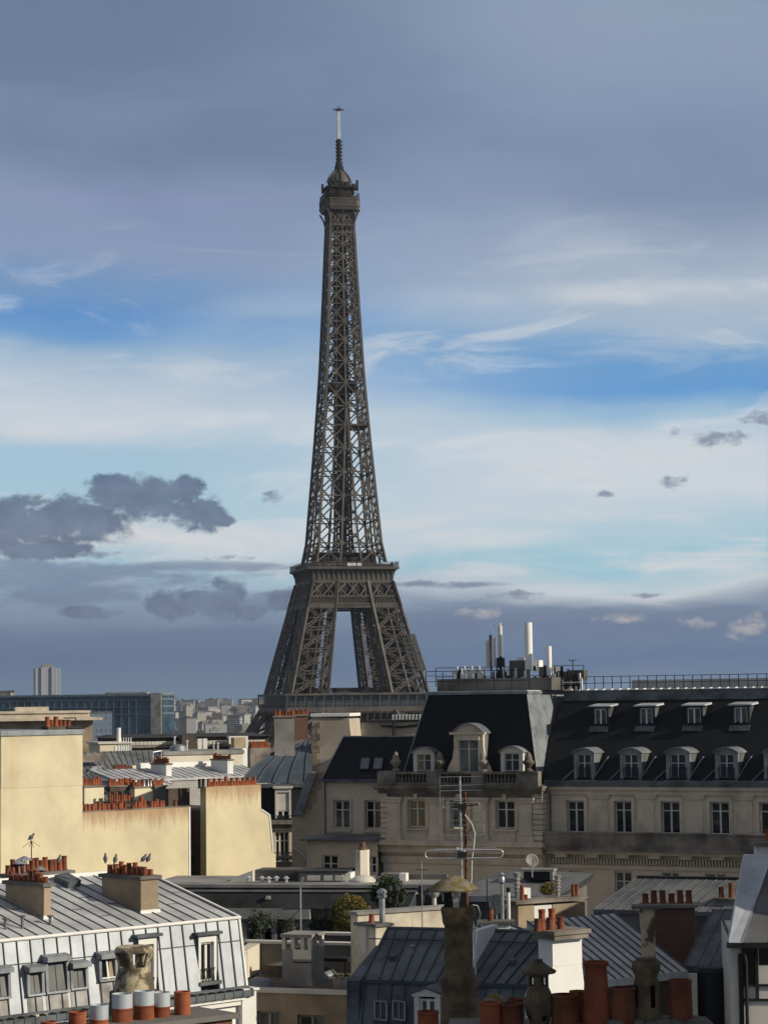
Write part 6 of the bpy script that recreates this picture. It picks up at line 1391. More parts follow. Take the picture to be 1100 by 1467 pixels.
for xx in (x0, x1 - .08, (x1 + x2) / 2 - .06, x2 - .14): MT.b('vent_post', B(xx, 1.6, zv, xx + .14, 1.8, zt - .02), 'offw', bc); MT.b('vent_post', B(xx, 2.8, zv, xx + .14, 3.0, zt - .02), 'offw', bc)
MT.b('painted_sun_band', B(x1, 1.585, zv - .36, x2 + .01, 1.6, zv), 'cream_p', bc); MT.b('joint', B(x1, 1.58, mz(1380, 1.6), x2, 1.6, mz(1380, 1.6) + .05), 'iron_b', bc)  # pale strip paints a band of sunlight across the vent chimney
for px_, py_, y in ((372, 1408, 1.2), (452, 1400, 3.4), (462, 1366, 5.0)): x = F.at(px_, py_, y)[0]; MT.b('dome_skylight', MB().lathe(x, y, [(.55, GZ), (.52, GZ + .1), (.38, GZ + .25), (.12, GZ + .32)], 14), 'lead')
a, b = F.at(450, 1372, 4.6)[0], F.at(500, 1372, 4.6)[0]; MT.b('solar_rack', MB().box(a, 4.4, mz(1376, 4.6), b, 5.2, mz(1371, 4.6)).box(a + .1, 4.5, GZ, a + .16, 4.56, mz(1376, 4.6)).box(b - .16, 4.5, GZ, b - .1, 4.56, mz(1376, 4.6)), 'iron_b')
PL = thing('flower_planter', 'small pale planter box with low leaves on the edge of the gravel roof', 'planter', tuple(F.l2w(F.at(490, 1414, .8)[0], .8, GZ)), R(-19))
MB().hexa([(-.25, -.15, 0), (.25, -.15, 0), (.25, .15, 0), (-.25, .15, 0)], [(-.3, -.2, .4), (.3, -.2, .4), (.3, .2, .4), (-.3, .2, .4)]).build('box', MA['conc'], PL)
def leaves(m, n, fn, sz, rnd=random):
    for _ in range(n):
        c = fn(); s = sz * rnd.uniform(.6, 1.4); a = Vector((rnd.gauss(0, 1), rnd.gauss(0, 1), rnd.gauss(0, 1))).normalized(); b = a.cross(Vector((rnd.gauss(0, 1), rnd.gauss(0, 1), rnd.gauss(0, 1)))).normalized()
        m.add([c - a * s, c - b * s * .5, c + a * s, c + b * s * .5], [(0, 1, 2, 3)])
m = MB(); leaves(m, 60, lambda: Vector((random.uniform(-.35, .35), random.uniform(-.2, .2), random.uniform(.36, .55))), .06); m.build('leaves', MA['bush'], PL, False)
VC = Bld('thin_aerial_mast', 'thin grey aerial mast with a bent tip and drooping arms behind the vent chimney', 'aerial', 431, 1345, 91, 0, 48.0); h = P(431, 1272, 91).z
VC.b('pole', MB().tube((0, 0, 48), (0, 0, h), .035).bar((0, 0, h), (.12, 0, h + .4), .09), 'metal'); VC.b('arm', MB().bar((-.7, 0, P(431, 1302, 91).z - .02), (.55, 0, P(431, 1302, 91).z), .05).bar((0, 0, P(431, 1302, 91).z), (-.7, .2, P(431, 1302, 91).z - .7), .025).bar((0, 0, P(431, 1330, 91).z), (.25, 0, P(431, 1330, 91).z), .04), 'iron_b')
# plants on the terrace
def shrub(name, lab, cat, px, py0, py1, d, wpx, mt, n, lsz, base, shape='ball', group=None, trunk=True):
    p = P(px, py1, d); top = P(px, py0, d).z; r = wpx / FPX * d / 2; T = thing(name, lab, cat, (p.x, p.y, base), 0, group); zc_ = (top + p.z) / 2 - base; rz = (top - p.z) / 2
    cl = [(random.gauss(0, 1), random.gauss(0, 1), random.gauss(0, 1), random.uniform(.55, 1)) for _ in range(26)]
    def fn():
        if shape == 'ball':
            v_ = Vector((random.gauss(0, 1), random.gauss(0, 1), random.gauss(0, 1))).normalized() * (random.uniform(.75, 1.03)); bump = 1 + .06 * math.sin(7 * v_.x + 3) * math.cos(6 * v_.z)
            return Vector((v_.x * r * bump, v_.y * r * bump, zc_ + v_.z * rz * bump))
        c = random.choice(cl); v_ = Vector(c[:3]).normalized() * c[3] * .8; w_ = Vector((random.gauss(0, .2), random.gauss(0, .2), random.gauss(0, .16))); q = v_ + w_
        return Vector((q.x * r, q.y * r, zc_ + q.z * rz))
    m = MB(); leaves(m, n, fn, lsz); m.build('crown', MA[mt], T, False)
    if trunk:
        m = MB(); m.tube((0, 0, 0), (.03, 0, zc_), .09, .04, 8)
        for k in range(6): a = k * 1.05; m.tube((.03, 0, zc_ * .75 + .05 * k), (r * .7 * math.cos(a), r * .7 * math.sin(a), zc_ + rz * .4 * math.sin(k * 2)), .035, .012, 6)
        m.build('trunk', MA['bark'], T)
    return T
shrub('round_shrub', 'clipped round golden green shrub on the terrace', 'shrub', 503, 1282, 1338, 106, 56, 'leaf', 5200, .055, 46.8)
shrub('pine_tree', 'dark green terrace pine with a loose crown', 'tree', 557, 1250, 1305, 112, 54, 'pine', 5200, .075, 47.0, 'loose')
shrub('silver_tree', 'sparse grey green tree with thin drooping branches before the loggia', 'tree', 372, 1298, 1352, 112, 52, 'bush', 750, .07, 46.0, 'loose')
shrub('silver_tree', 'smaller sparse grey green tree right of the bigger sparse one', 'tree', 414, 1312, 1346, 112, 30, 'bush', 320, .06, 46.5, 'loose')
shrub('terrace_hedge', 'low dark green hedge with a light top left of the golden shrub', 'hedge', 463, 1313, 1342, 107, 38, 'pine', 2200, .06, 47.0, 'loose')
FN = Bld('mesh_fence', 'dark mesh fence panel on thin posts beside the terrace hedge', 'fence', 448, 1342, 106, -10, 46.5)
x1 = FN.F.at(480, 1342, 0)[0]; zt = P(448, 1310, 106).z
for px_, py_ in ((448, 1305), (467, 1300), (477, 1305)): x = FN.F.at(px_, 1320, 0)[0]; FN.b('post', B(x - .04, -.04, 46.6, x + .04, .04, P(px_, py_, 106).z), 'iron_b')
m = MB()
for i in range(16): x = x1 * i / 15; m.bar((x, 0, 46.7), (x, 0, zt - .2), .012)
for i in range(7): m.bar((0, 0, 46.9 + (zt - 47.1) * i / 6), (x1, 0, 46.9 + (zt - 47.1) * i / 6), .012)
FN.b('mesh', m, 'iron_b')

# ------------------------------------------------------------------ walled flat roof with the lit parapet
CW = Bld('parapet_house', 'grey walled house with a long sunlit parapet, flues and a chimney buttress', 'house', 512, 1307, 86, 32)
F = CW.F; xe = F.at(648, 1307, 0)[0]; zt = CW.z
CW.b('wall', B(0, 0, 28, xe, .5, zt - .12), 'parapet'); CW.b('coping', MB().box(-.08, -.08, zt - .12, xe, .58, zt), 'conc')
CW.b('flat_roof', B(1.6, .58, 28, xe, 2.2, zt - .25), 'felt')
CK = Bld('chimney_stack', 'rendered chimney stack with a sunlit side, clay pot and pale flue at its top', 'chimney', 538, 1329, 80, 40)
F = CK.F; x1 = F.at(560, 1329, 0)[0]; yb = F.atx(511, 1329, 0)[0]; zt = CK.z
CK.b('stack_body', B(0, 0, 40, x1, yb, zt), 'parapet'); CK.b('cap', B(-.08, -.08, zt, x1 + .08, yb + .08, zt + .1), 'conc_d')
pot(CK, .2, yb * .45, zt + .1, .10, .26, 'terra', CK.T)
xq, zq = F.at(547, 1275, yb * .3); CK.b('flue', MB().tube((xq, yb * .3, zt + .1), (xq, yb * .3, zq - .1), .11).lathe(xq, yb * .3, [(.11, zq - .3), (.17, zq - .26), (.17, zq - .2), (.11, zq - .16), (.18, zq - .12), (.18, zq - .04), (.05, zq + .04)], 12), 'metal')
CK.b('soil_pipe', MB().tube((-.06, yb * .45, zt - .05), (-.06, yb * .45, zt - .85), .03), 'white')
for i, px_ in enumerate((558, 568, 606)):
    p = P(px_, 1318, 84); VV = thing('roof_vent', ['dark vent with a round hood on the lit parapet roof', 'pile of dark flue elbows beside the pale flue', 'slim dark vent post on the lit parapet'][i], 'vent', (p.x, p.y + 1, zt + .4)); 
    MB().tube((0, 0, 0), (0, 0, .35), .08).lathe(0, 0, [(.16, .32), (.2, .45), (.12, .6), (.02, .62)], 10).build('hood', MA['iron_b'], VV); MB().tube((0, 0, .3), (.3, -.1, .5), .06).build('elbow', MA['iron_b'], VV)
p = P(622, 1306, 90); VV = thing('roof_vent', 'white vent pipe with a dark bulbous hood on the black flat roof', 'vent', (p.x, p.y, p.z)); MB().tube((0, 0, 0), (0, 0, .6), .09).build('pipe', MA['offw'], VV); MB().lathe(0, 0, [(.15, .55), (.2, .65), (.2, .8), (.1, .92)], 12).build('hood', MA['conc'], VV)
p = P(605, 1330, 80); AP = thing('aerial_pole', 'slim pole with a tiny cross bar left of the stone capped chimney', 'aerial', (p.x, p.y, p.z)); h = P(605, 1236, 80).z - p.z
MB().tube((0, 0, 0), (0, 0, h), .022).build('pole', MA['metal'], AP); m = MB().bar((-.2, 0, h - .25), (.2, 0, h - .25), .025)
for k in range(5): m.bar((-.2 + .1 * k, -.1, h - .25), (-.2 + .1 * k, .1, h - .25), .015)
m.build('cross_bar', MA['iron_b'], AP)

# ------------------------------------------------------------------ blue zinc mansard house, centre foreground
BR = Bld('blue_zinc_house', 'house with a dark blue zinc roof in shade and a white pedimented dormer', 'house', 520, 1403, 66, -20)
F = BR.F; xe = F.at(775, 1412, 0)[0]; zb = BR.z; yr = 3.1; zr = F.at(600, 1332, yr)[1]; xt = F.at(556, 1331, yr)[0]
m = MB().add([(0, 0, zb), (xe, 0, zb), (xe, yr, zr), (xt, yr, zr), (0, 6, zb), (xe, 6, zb)], [(0, 1, 2, 3), (0, 3, 4), (3, 2, 5, 4)])
ro = BR.b('roof', m, 'zinc_b'); m = MB(); seams(m, (0.5, 0, zb), (xe, 0, zb), (xt + .25, yr, zr), (xe + .6, yr, zr), 14, .035, .05); m.bar((0, 0, zb + .02), (xt, yr, zr + .02), .06); m.bar((xt - .35, yr * .78, zb + (zr - zb) * .78 + .01), (xe, yr * .78, zb + (zr - zb) * .78 + .01), .03, .03); BR.b('roof_seams', m, MA.setdefault('seam_b', mat('blue_zinc_seam', (.06, .075, .09), .5, .2)), ro)
BR.b('ridge', MB().tube((xt, yr, zr + .02), (xe, yr, zr + .02), .05), 'zinc_b', ro)
zl = zb - 3.2; m = MB().hexa([(-.0, -1.1, zl), (xe, -1.1, zl), (xe, 5, zl), (0, 5, zl)], [(0, -.02, zb - .08), (xe, -.02, zb - .08), (xe, 5, zb - .08), (0, 5, zb - .08)]); ml = BR.b('lower_mansard', m, 'zinc_b')
m = MB(); seams(m, (0.1, -1.1, zl), (xe, -1.1, zl), (0.1, -.02, zb - .1), (xe, -.02, zb - .1), 13, .035, .05); m.box(-.02, -.1, zb - .1, xe, .05, zb - .0); BR.b('mansard_seams', m, MA['seam_b'], ml)
BR.b('wall', B(0, -.9, 28, xe, 5, zl), 'offw'); BR.b('side_wing', MB().hexa([(F.at(490, 1440, -.6)[0], -1.1, 40), (0, -1.1, 40), (0, 4, 40), (F.at(490, 1440, -.6)[0], 4, 40)], [(F.at(497, 1400, -.3)[0], -.3, zb - .02), (-.005, -.3, zb - .02), (-.005, 4, zb + .5), (F.at(505, 1380, 2)[0], 4, zb + .5)]), 'zinc_b')
def ml_(px, py): return BR.plane(px, py, (0, -1.1, zl), (1, -1.1, zl), (0, -.02, zb - .08))
nv = Vector((0, -(zb - zl), 1.1)).normalized()
for a in (540, 566):
    pts = [ml_(a - 2, 1461), ml_(a + 15, 1464), ml_(a + 15, 1437), ml_(a - 2, 1435)]; c_ = sum(pts, Vector()) / 4; fr = MB()
    for i in range(4): fr.bar(pts[i] + nv * .05, pts[(i + 1) % 4] + nv * .05, .05, .08, nv)
    fr.bar((pts[0] + pts[1]) / 2 + nv * .06, (pts[2] + pts[3]) / 2 + nv * .06, .03, .04, nv)
    sk = BR.b('skylight', fr, 'lead', ml); BR.b('pane', MB().quad(*[p + nv * .04 for p in pts]), 'glass', sk)
yq = -1.15; x0, x1 = F.at(593, 1440, yq)[0], F.at(630, 1440, yq)[0]; z1 = F.at(600, 1428, yq)[1]; zp = F.at(612, 1417, yq)[1]; xm = (x0 + x1) / 2
d = BR.b('dormer', MB().box(x0, yq, zl - .5, x0 + .14, yq + .3, z1).box(x1 - .14, yq, zl - .5, x1, yq + .3, z1).prism([(x0 - .06, yq - .04, z1), (x1 + .06, yq - .04, z1), (x1 + .06, yq - .04, z1 + .05), (xm, yq - .04, zp), (x0 - .06, yq - .04, z1 + .05)], (0, .3, 0)), 'offw', ml)
BR.b('dormer_roof', MB().hexa([(x0 - .12, yq - .1, z1 + .06), (xm, yq - .1, zp + .01), (xm, 1.2, zp + .01), (x0 - .12, 1.2, z1 + .06)], [(x0 - .12, yq - .1, z1 + .1), (xm, yq - .1, zp + .06), (xm, 1.2, zp + .06), (x0 - .12, 1.2, z1 + .1)]).hexa([(xm, yq - .1, zp + .01), (x1 + .12, yq - .1, z1 + .06), (x1 + .12, 1.2, z1 + .06), (xm, 1.2, zp + .01)], [(xm, yq - .1, zp + .06), (x1 + .12, yq - .1, z1 + .1), (x1 + .12, 1.2, z1 + .1), (xm, 1.2, zp + .06)]).box(x1 - .05, yq + .3, zl - .5, x1 - .0, .5, z1).box(x0, yq + .3, zl - .5, x0 + .05, .5, z1), 'zinc_b', d)
window(BR, x0 + .14, x1 - .14, zl - .4, z1 - .08, yq + .12, 2, (), .06, 'glass_c', 'white', d)
p = F.l2w(0, 0, 0); 
for px_, py_ in ((591, 1368),):
    q = BR.plane(px_, py_, (0, 0, zb), (1, 0, zb), (xt, yr, zr)); BR.b('vent', MB().tube(q, q + Vector((0, 0, .2)), .035).lathe(q.x, q.y, [(.06, q.z + .18), (.08, q.z + .24), (.02, q.z + .28)], 8), 'metal', ro)
for px_, py_ in ((563, 1375), (735, 1381)):
    q = BR.plane(px_, py_, (0, 0, zb), (1, 0, zb), (xt, yr, zr)); BR.b('tile_vent', MB().hexa([q + Vector(v_) for v_ in ((-.1, -.1, 0), (.1, -.1, 0), (.1, .1, .1), (-.1, .1, .1))], [q + Vector(v_) for v_ in ((-.08, -.12, .1), (.08, -.12, .1), (.08, .1, .14), (-.08, .1, .14))]), 'zinc_b', ro)
x0 = F.at(676, 1360, 1.5)[0]; x1 = F.at(690, 1360, 1.5)[0]; zt = F.at(683, 1334, 1.5)[1]; xm = F.at(677.5, 1360, 1.5)[0]
BR.b('party_wall', MB().hexa([(x0, .3, zb - .3), (x1, .3, zb - .3), (x1, 3.4, zb - .3), (x0, 3.4, zb - .3)], [(x0, 1.2, zt), (x1 - .1, 1.5, zt), (x1 - .1, 3.4, zt), (x0, 3.4, zt)]), 'white')
# lead-grey ridge strip and zinc sheets behind it
ZS = Bld('grey_ridge_house', 'low grey zinc ridge with dark seams behind the blue zinc roof', 'house', 680, 1342, 82, 30)
F = ZS.F; xe = F.at(770, 1330, 0)[0]; zq = F.at(720, 1345, 0)[1]; zr = F.at(720, 1328, 1.6)[1]
sl_roof(ZS, (-1.2, 0, zq), (xe, 0, zq), (xe, 1.8, zr), (-1.2, 1.8, zr), 'zinc_u', 9); ZS.b('wall', B(-1.2, .1, 28, xe, 1.7, zq - .2), 'conc')
# ------------------------------------------------------------------ grey roofs and stacks right of centre
GR = Bld('grey_felt_house', 'house with a plain grey hipped roof and a dark rooflight behind the flues', 'house', 640, 1283, 118, -15)
F = GR.F; xe = F.at(800, 1283, 0)[0]; z0 = GR.z; y2 = 5; zt = F.at(715, 1249, y2)[1]
GR.b('roof', MB().add([(0, 0, z0), (xe, 0, z0), (xe + 1, y2, zt), (F.at(712, 1249, y2)[0], y2, zt), (0, 9, z0), (xe, 9, z0)], [(0, 1, 2, 3), (0, 3, 4), (3, 2, 5, 4), (1, 5, 2)]), 'zinc_d'); GR.b('wall', MB().box(0, .1, 28, xe, 8, z0 - .1), 'conc_d'); GR.b('gutter', B(-.2, -.2, z0 - .3, xe, .1, z0 - .003), 'lead')
a, b = F.at(750, 1255, 2.6)[0], F.at(788, 1255, 2.6)[0]; za, zb = F.at(760, 1261, 2.6)[1], F.at(760, 1249, 2.6)[1]
GR.b('rooflight', MB().box(a, 2.6, za, b, 3.4, zb), 'iron_b'); GR.b('rooflight_frame', MB().box(a - .2, 2.5, zb, b + .2, 3.5, zb + .12).box(b, 2.5, za, b + .15, 3.4, zb), 'conc')
def dish(px, py, d, rpx, lab, ang):
    p = P(px, py, d); r = rpx / FPX * d; T = thing('satellite_dish', lab, 'satellite dish', (p.x, p.y, p.z - r - .5)); zc_ = r + .5; m = MB(); vs = []; fs = []; n = 20; K = 5
    ax = Vector((math.sin(ang), -math.cos(ang), .35)).normalized(); sx = ax.cross(Vector((0, 0, 1))).normalized(); sy = sx.cross(ax).normalized()
    for i in range(K + 1):
        q = i / K
        for k in range(n): t = 2 * math.pi * k / n; vs.append(Vector((0, 0, zc_)) + (sx * math.cos(t) + sy * math.sin(t)) * r * q + ax * r * .28 * (q * q - 1))
    fs = [(i*n+k, i*n+(k+1) % n, (i+1)*n+(k+1) % n, (i+1)*n+k) for i in range(K) for k in range(n)]
    m.add(vs, fs, True); o = m.build('reflector', MA['conc'], T, False); s_ = o.modifiers.new('t', 'SOLIDIFY'); s_.thickness = .02
    MB().bar(Vector((0, 0, zc_)) - sy * r * .8, Vector((0, 0, zc_)) + ax * r * .7, .03).box(-.05, -.05, 0, .05, .05, .01).build('feed_arm', MA['iron_b'], T); MB().tube((0, .12, 0), (0, .12, zc_), .035).build('post', MA['metal'], T)
dish(762, 1233, 112, 9.5, 'upper round grey satellite dish against the stone facade', .2); dish(711, 1296, 100, 15, 'larger grey satellite dish low behind the flue pipes', -.5)
def flue(px, py0, py1, d, wpx, lab, mt, kind=0):
    p = P(px, py0, d); h = P(px, py1, d).z - p.z; r = wpx / FPX * d / 2; T = thing('flue_pipe', lab, 'flue pipe', (p.x, p.y, p.z)); MB().tube((0, 0, 0), (0, 0, h * .9), r).build('pipe', MA[mt], T); m = MB()
    if kind == 0: m.lathe(0, 0, [(r, h * .8), (r * 1.7, h * .83), (r * 1.7, h * .9), (r * 1.1, h * .93), (r * 1.8, h * .96), (r * .4, h)], 12)
    elif kind == 1:
        for k in range(5): z = h * (.35 + .13 * k); m.lathe(0, 0, [(r, z), (r * 1.5, z + h * .015), (r * 1.5, z + h * .05), (r, z + h * .07)], 12)
        m.lathe(0, 0, [(r * 1.6, h * .93), (r * 1.8, h * .97), (r * .4, h)], 12)
    else: m.lathe(0, 0, [(r * 1.02, h * .88), (r * 1.2, h * .9), (r * 1.2, h), (r * .8, h)], 12)
    m.build('cowl', MA[mt if kind != 2 else 'iron_b'], T)
flue(720, 1335, 1250, 92, 5, 'grey flue with a stubby hooded cowl left of the white pipe', 'metal', 0)
flue(729, 1330, 1272, 90, 5, 'plain white flue pipe with a black tip', 'white', 2)
flue(741, 1296, 1250, 98, 6.5, 'ringed dark metal flue on the left end of the beige stack', 'conc', 1)
flue(799, 1290, 1254, 98, 6.5, 'ringed dark metal flue above the white wall', 'conc', 1)
BS = Bld('beige_stack_wall', 'beige chimney wall with a long stone cap and a sunlit white panel', 'chimney', 742, 1296, 96, 30)
F = BS.F; xe = F.at(838, 1296, 0)[0]; yb = .9; zt = BS.z; xw0, xw1 = F.at(766, 1300, 0)[0], F.at(792, 1300, 0)[0]
BS.b('stack_body', MB().box(0, 0, 40, xw0 - .05, yb, zt), 'tan'); BS.b('white_panel', B(xw0, .05, 40, xw1, yb, zt - .1), 'white'); BS.b('side_panel', B(xw1, .02, 40, xe, yb, zt - .1), 'tan'); BS.b('cap', B(-.2, -.15, zt, xe + .1, yb + .3, zt + .13), 'stone_k')
for px_, h_, mt in ((748, .62, 'terra'), (753, .2, 'terra_d'), (821, .5, 'terra_d'), (826, .46, 'terra_d')): x = F.at(px_, 1290, .4)[0]; pot(BS, x, .4, zt + .13, .085, h_, mt, BS.T)
BS.b('white_block', B(F.at(752, 1285, .8)[0], .9, zt + .13, F.at(762, 1285, .8)[0], 1.3, zt + .55), 'white')
T = shrub('grass_tuft', 'tuft of yellow green grass growing by the ringed flue', 'grass tuft', 787, 1264, 1284, 103, 32, 'leaf', 900, .05, P(787, 1284, 103).z - .1, 'loose', None, False)
p = P(709, 1322, 78); T = thing('roof_cowl', 'stone roof cowl on a pale block with a thin aerial spike', 'vent', (p.x, p.y, p.z - .3)); MB().box(-.45, -.3, .0, .5, .3, .28).build('block', MA['white'], T); MB().box(-.6, -.4, .28, .65, .4, .36).build('slab', MA['conc_d'], T); MB().tube((-.15, 0, .36), (-.15, 0, .72), .11).build('clay_pot', MA['terra_d'], T); MB().tube((-.25, 0, .7), (-.25, 0, 1.75), .02).lathe(-.2, 0, [(.1, .7), (.12, .8), (.05, 1.0)], 8).build('spike', MA['iron_b'], T)
# seamed roof with the white gabled stack in front
MR = Bld('ribbed_grey_house', 'house with a dark ribbed grey roof and a sunlit white gable', 'house', 806, 1412, 62, 38)
F = MR.F; z0 = MR.z; xe = F.at(985, 1385, 0)[0]; xs0 = F.at(834, 1405, 0)[0]; yr = 2.9; zr = F.at(860, 1311, yr)[1]; xr0, xr1 = F.at(800, 1318, yr)[0], F.at(935, 1304, yr)[0]
xs0 = max(xs0, xr0)
sl_roof(MR, (xs0 - 1.2, 0, z0), (xe, 0, z0), (xe, yr, zr), (xs0 - 1.2, yr, zr), 'zinc_u', 11, 'seam', 'roof', .035, .04); MR.b('wall', B(xs0 - 1, .1, 28, xe, 6, z0 - .2), 'brown')
WG = Bld('white_gable_stack', 'white gabled party wall and chimney with sooty clay pots on a dark slab', 'chimney', 791, 1340, 57, 36)
F = WG.F; def_ = lambda px, py: F.at(px, py, 0); zt = WG.z; x1 = F.at(833, 1340, 0)[0]; yb = F.atx(771, 1345, 0)[0]; zm = F.at(810, 1384, 0)[1]; xA = F.at(772, 1412, 0)[0]; xB = F.at(838, 1412, 0)[0]; zB = F.at(810, 1425, 0)[1]
WG.b('stack_body', MB().box(0, 0, zm, x1, yb, zt), 'white'); WG.b('gable', MB().prism([(0, .01, zm), (x1, .01, zm), (xB, .01, zB), (xB, .01, 40), (xA, .01, 40), (xA, .01, zB)], (0, yb, 0)), 'white'); WG.b('slab', MB().box(-.15, -.25, zt, x1 + .1, yb + .15, zt + .1).box(-.1, -.2, zt - .12, x1 + .05, yb + .1, zt - .003), 'stone_k')
for i, (px_, h_) in enumerate(((770, .3), (781, .5), (788, .32), (795, .48), (803, .34))): x = F.at(px_, 1330, .2)[0]; pot(WG, x, .2 + .12 * (i % 2), zt + .1, .085, h_, 'terra_d' if i % 2 == 0 else 'terra', WG.T)
# grey roof far right, with a small chimney
FR_ = Bld('pale_seamed_house', 'house with a pale grey seamed roof and a small stack of two dark pots', 'house', 880, 1304, 112, -22)
F = FR_.F; z0 = FR_.z; xe = F.at(1090, 1310, 0)[0]; yr = 4.2; zr = F.at(1000, 1260, yr)[1]; x0 = F.at(850, 1302, 0)[0]
ro = sl_roof(FR_, (x0, 0, z0), (xe, 0, z0), (xe + 1, yr, zr), (x0 + 1, yr, zr), 'zinc_d', 16, 'zinc_b', 'roof', .03, .04); FR_.b('wall', B(x0, .1, 28, xe, 6, z0 - .2), 'conc_d'); FR_.b('ridge', B(x0 + 1, yr - .05, zr, xe + 1, yr + .3, zr + .12), 'felt', ro)
y = .8; a, b = F.at(1024, 1290, y)[0], F.at(1052, 1290, y)[0]; zt = F.at(1035, 1291, y)[1]; chimney(FR_, a, b, y, y + .7, z0, zt, 'conc', 'stone_k', 2, .14, .5, 1, 'x', ro, 1, .12)
# brick stack and the dark roof before it
BK = Bld('brick_stack', 'broad dark brick chimney stack with a row of sooty pots', 'chimney', 938, 1301, 72, -8)
F = BK.F; x1 = F.at(995, 1301, 0)[0]; zt = BK.z; BK.b('stack_body', B(0, 0, 44, x1, .9, zt), 'brick'); BK.b('cap', B(-.5, -.1, zt, x1 + .1, 1, zt + .1), 'stone_k')
for i in range(6): pot(BK, -.3 + i * .27, .4, zt + .1, .10, random.choice([.3, .42]), 'terra_d', BK.T)
DS = Bld('dark_slate_house', 'house with a dark blue slate roof between the brick stack and the right edge', 'house', 985, 1384, 66, -12)
F = DS.F; z0 = DS.z; xe = F.at(1070, 1384, 0)[0]; yr = 3.6; zr = F.at(1030, 1303, yr)[1]
ro = sl_roof(DS, (-.1, 0, z0), (xe, 0, z0), (xe + .5, yr, zr), (.5, yr, zr), 'zinc_b', 5, 'seam', 'roof', .03, .03); DS.b('wall', B(-.1, .1, 28, xe, 4, z0 - .2), 'brown')
DS.b('black_dormer', MB().lathe(F.at(1018, 1400, -.8)[0], -.2, [(.55, 44), (.55, F.at(1018, 1395, -.8)[1]), (.45, F.at(1018, 1389, -.8)[1])], 20), 'iron_b')
DS.b('white_window', MB().box(F.at(972, 1400, -1)[0], -1, 46, F.at(998, 1400, -1)[0], -.8, F.at(985, 1396, -1)[1]), 'offw')
# right edge building
RE = Bld('timbered_house', 'house at the right edge with a steep zinc roof, pale timber panels and dark windows', 'house', 1046, 1350, 60, -6)
F = RE.F; z0 = RE.z; xe = 7.0
zt = 61.0
hol = [(F.at(a, 1380, 0)[0], F.at(b, 1380, 0)[0], F.at(1070, q, 0)[1], F.at(1070, t, 0)[1]) for a, b, q, t in ((1062, 1086, 1412, 1347), (1087, 1120, 1384, 1347))]
m = MB(); holes_wall(m, 0, xe, 28, z0, 0, hol, .25); m.quad((0, 0, 28), (0, 6, 28), (0, 6, z0), (0, 0, z0)); RE.b('wall', m, 'offw')
for h in hol: window(RE, h[0], h[1], h[2], h[3], .12, 2, (.45,), .05, 'glass', 'brown')
tm = MB(); xc = F.at(1061, 1400, 0)[0]; tm.box(xc - .06, -.08, 30, xc + .06, -.003, z0 - .3)
for py_ in (1412, 1433): zz = F.at(1080, py_, 0)[1]; tm.box(xc + .06, -.06, zz - .03, xe, -.003, zz + .03)
tm.box(hol[1][0] - .1, -.07, F.at(1080, 1433, 0)[1] + .03, hol[1][0] - .02, -.0035, z0 - .3)
RE.b('timber', tm, 'iron_b'); RE.b('gutter', MB().box(-.1, -.22, z0 - .14, xe, .02, z0).path([(.3, -.1, z0 - .14), (.38, -.1, z0 - .5), (.38, -.1, 30)], .05), 'iron_b')
xt = F.at(1106, 1225, 2.6)[0]; ztp = F.at(1106, 1225, 2.6)[1]
xk = F.at(1062, 1350, 0)[0]
m = MB(); m.add([(xk, -.15, z0), (xe, -.15, z0), (xe, 2.6, ztp), (xt, 2.6, ztp)], [(0, 1, 2, 3)]); ro = RE.b('roof', m, 'zinc_d')
m = MB(); seams(m, (xk, -.15, z0), (xe, -.15, z0), (xt, 2.6, ztp), (xe + 2, 2.6, ztp), 9, .03, .05); RE.b('roof_seams', m, 'lead', ro)
m = MB().hexa([(-.05, -.2, z0), (xk, -.2, z0), (xk, .3, z0), (-.05, .6, z0)], [(xt - .75, 2.3, ztp), (xt, 2.5, ztp), (xt, 2.8, ztp), (xt - .75, 2.9, ztp)]); RE.b('zinc_hip', m, 'zinc', ro)
RE.b('rear_wall', MB().hexa([(.1, .7, 28), (xe, .7, 28), (xe, 6, 28), (.1, 6, 28)], [(.1, .7, z0 - .02), (xe, .7, z0 - .02), (xe, 6, z0 - .02), (.1, 6, z0 - .02)]), 'offw')
x0 = F.at(1083, 1215, 4)[0]; zq = F.at(1090, 1213, 4)[1]; cc = chimney(RE, x0, x0 + 1.6, 4, 5.2, z0 - 1, zq, 'white', 'stone_k', 2, .12, .35, 1, 'x', ro, .4, .12)
# unseen block added right of the view to put the centre roofs in shade
NB = Bld('shade_block', 'unseen plain apartment block added beyond the right edge to cast shade', 'building', 0, 0, 60, -7, org=(16.4, 58, 0))
hol = [(1.5 + 3 * i, 2.8 + 3 * i, 31 + 3.2 * k, 33 + 3.2 * k) for i in range(4) for k in range(7)]
m = MB(); holes_wall(m, 0, 14, 28, 55.2, 0, hol, .3); m.box(0, 10, 28, 14, 42, 55.2); m.box(0, .4, 55.2, 14, 9.99, 59.6); m.box(0, .4, 28, 14, 9.99, 55.19); NB.b('wall', m, 'offw'); NB.b('roof', MB().box(-.3, 10, 55.2, 14.3, 42.3, 55.6).box(-.3, .2, 59.6, 14.3, 9.99, 60.5), 'zinc_d')  # wall and roof of the added shade block
for h in hol: NB.b('window', MB().quad((h[0], .3, h[2]), (h[1], .3, h[2]), (h[1], .3, h[3]), (h[0], .3, h[3])), 'glass')  # windows of the added shade block

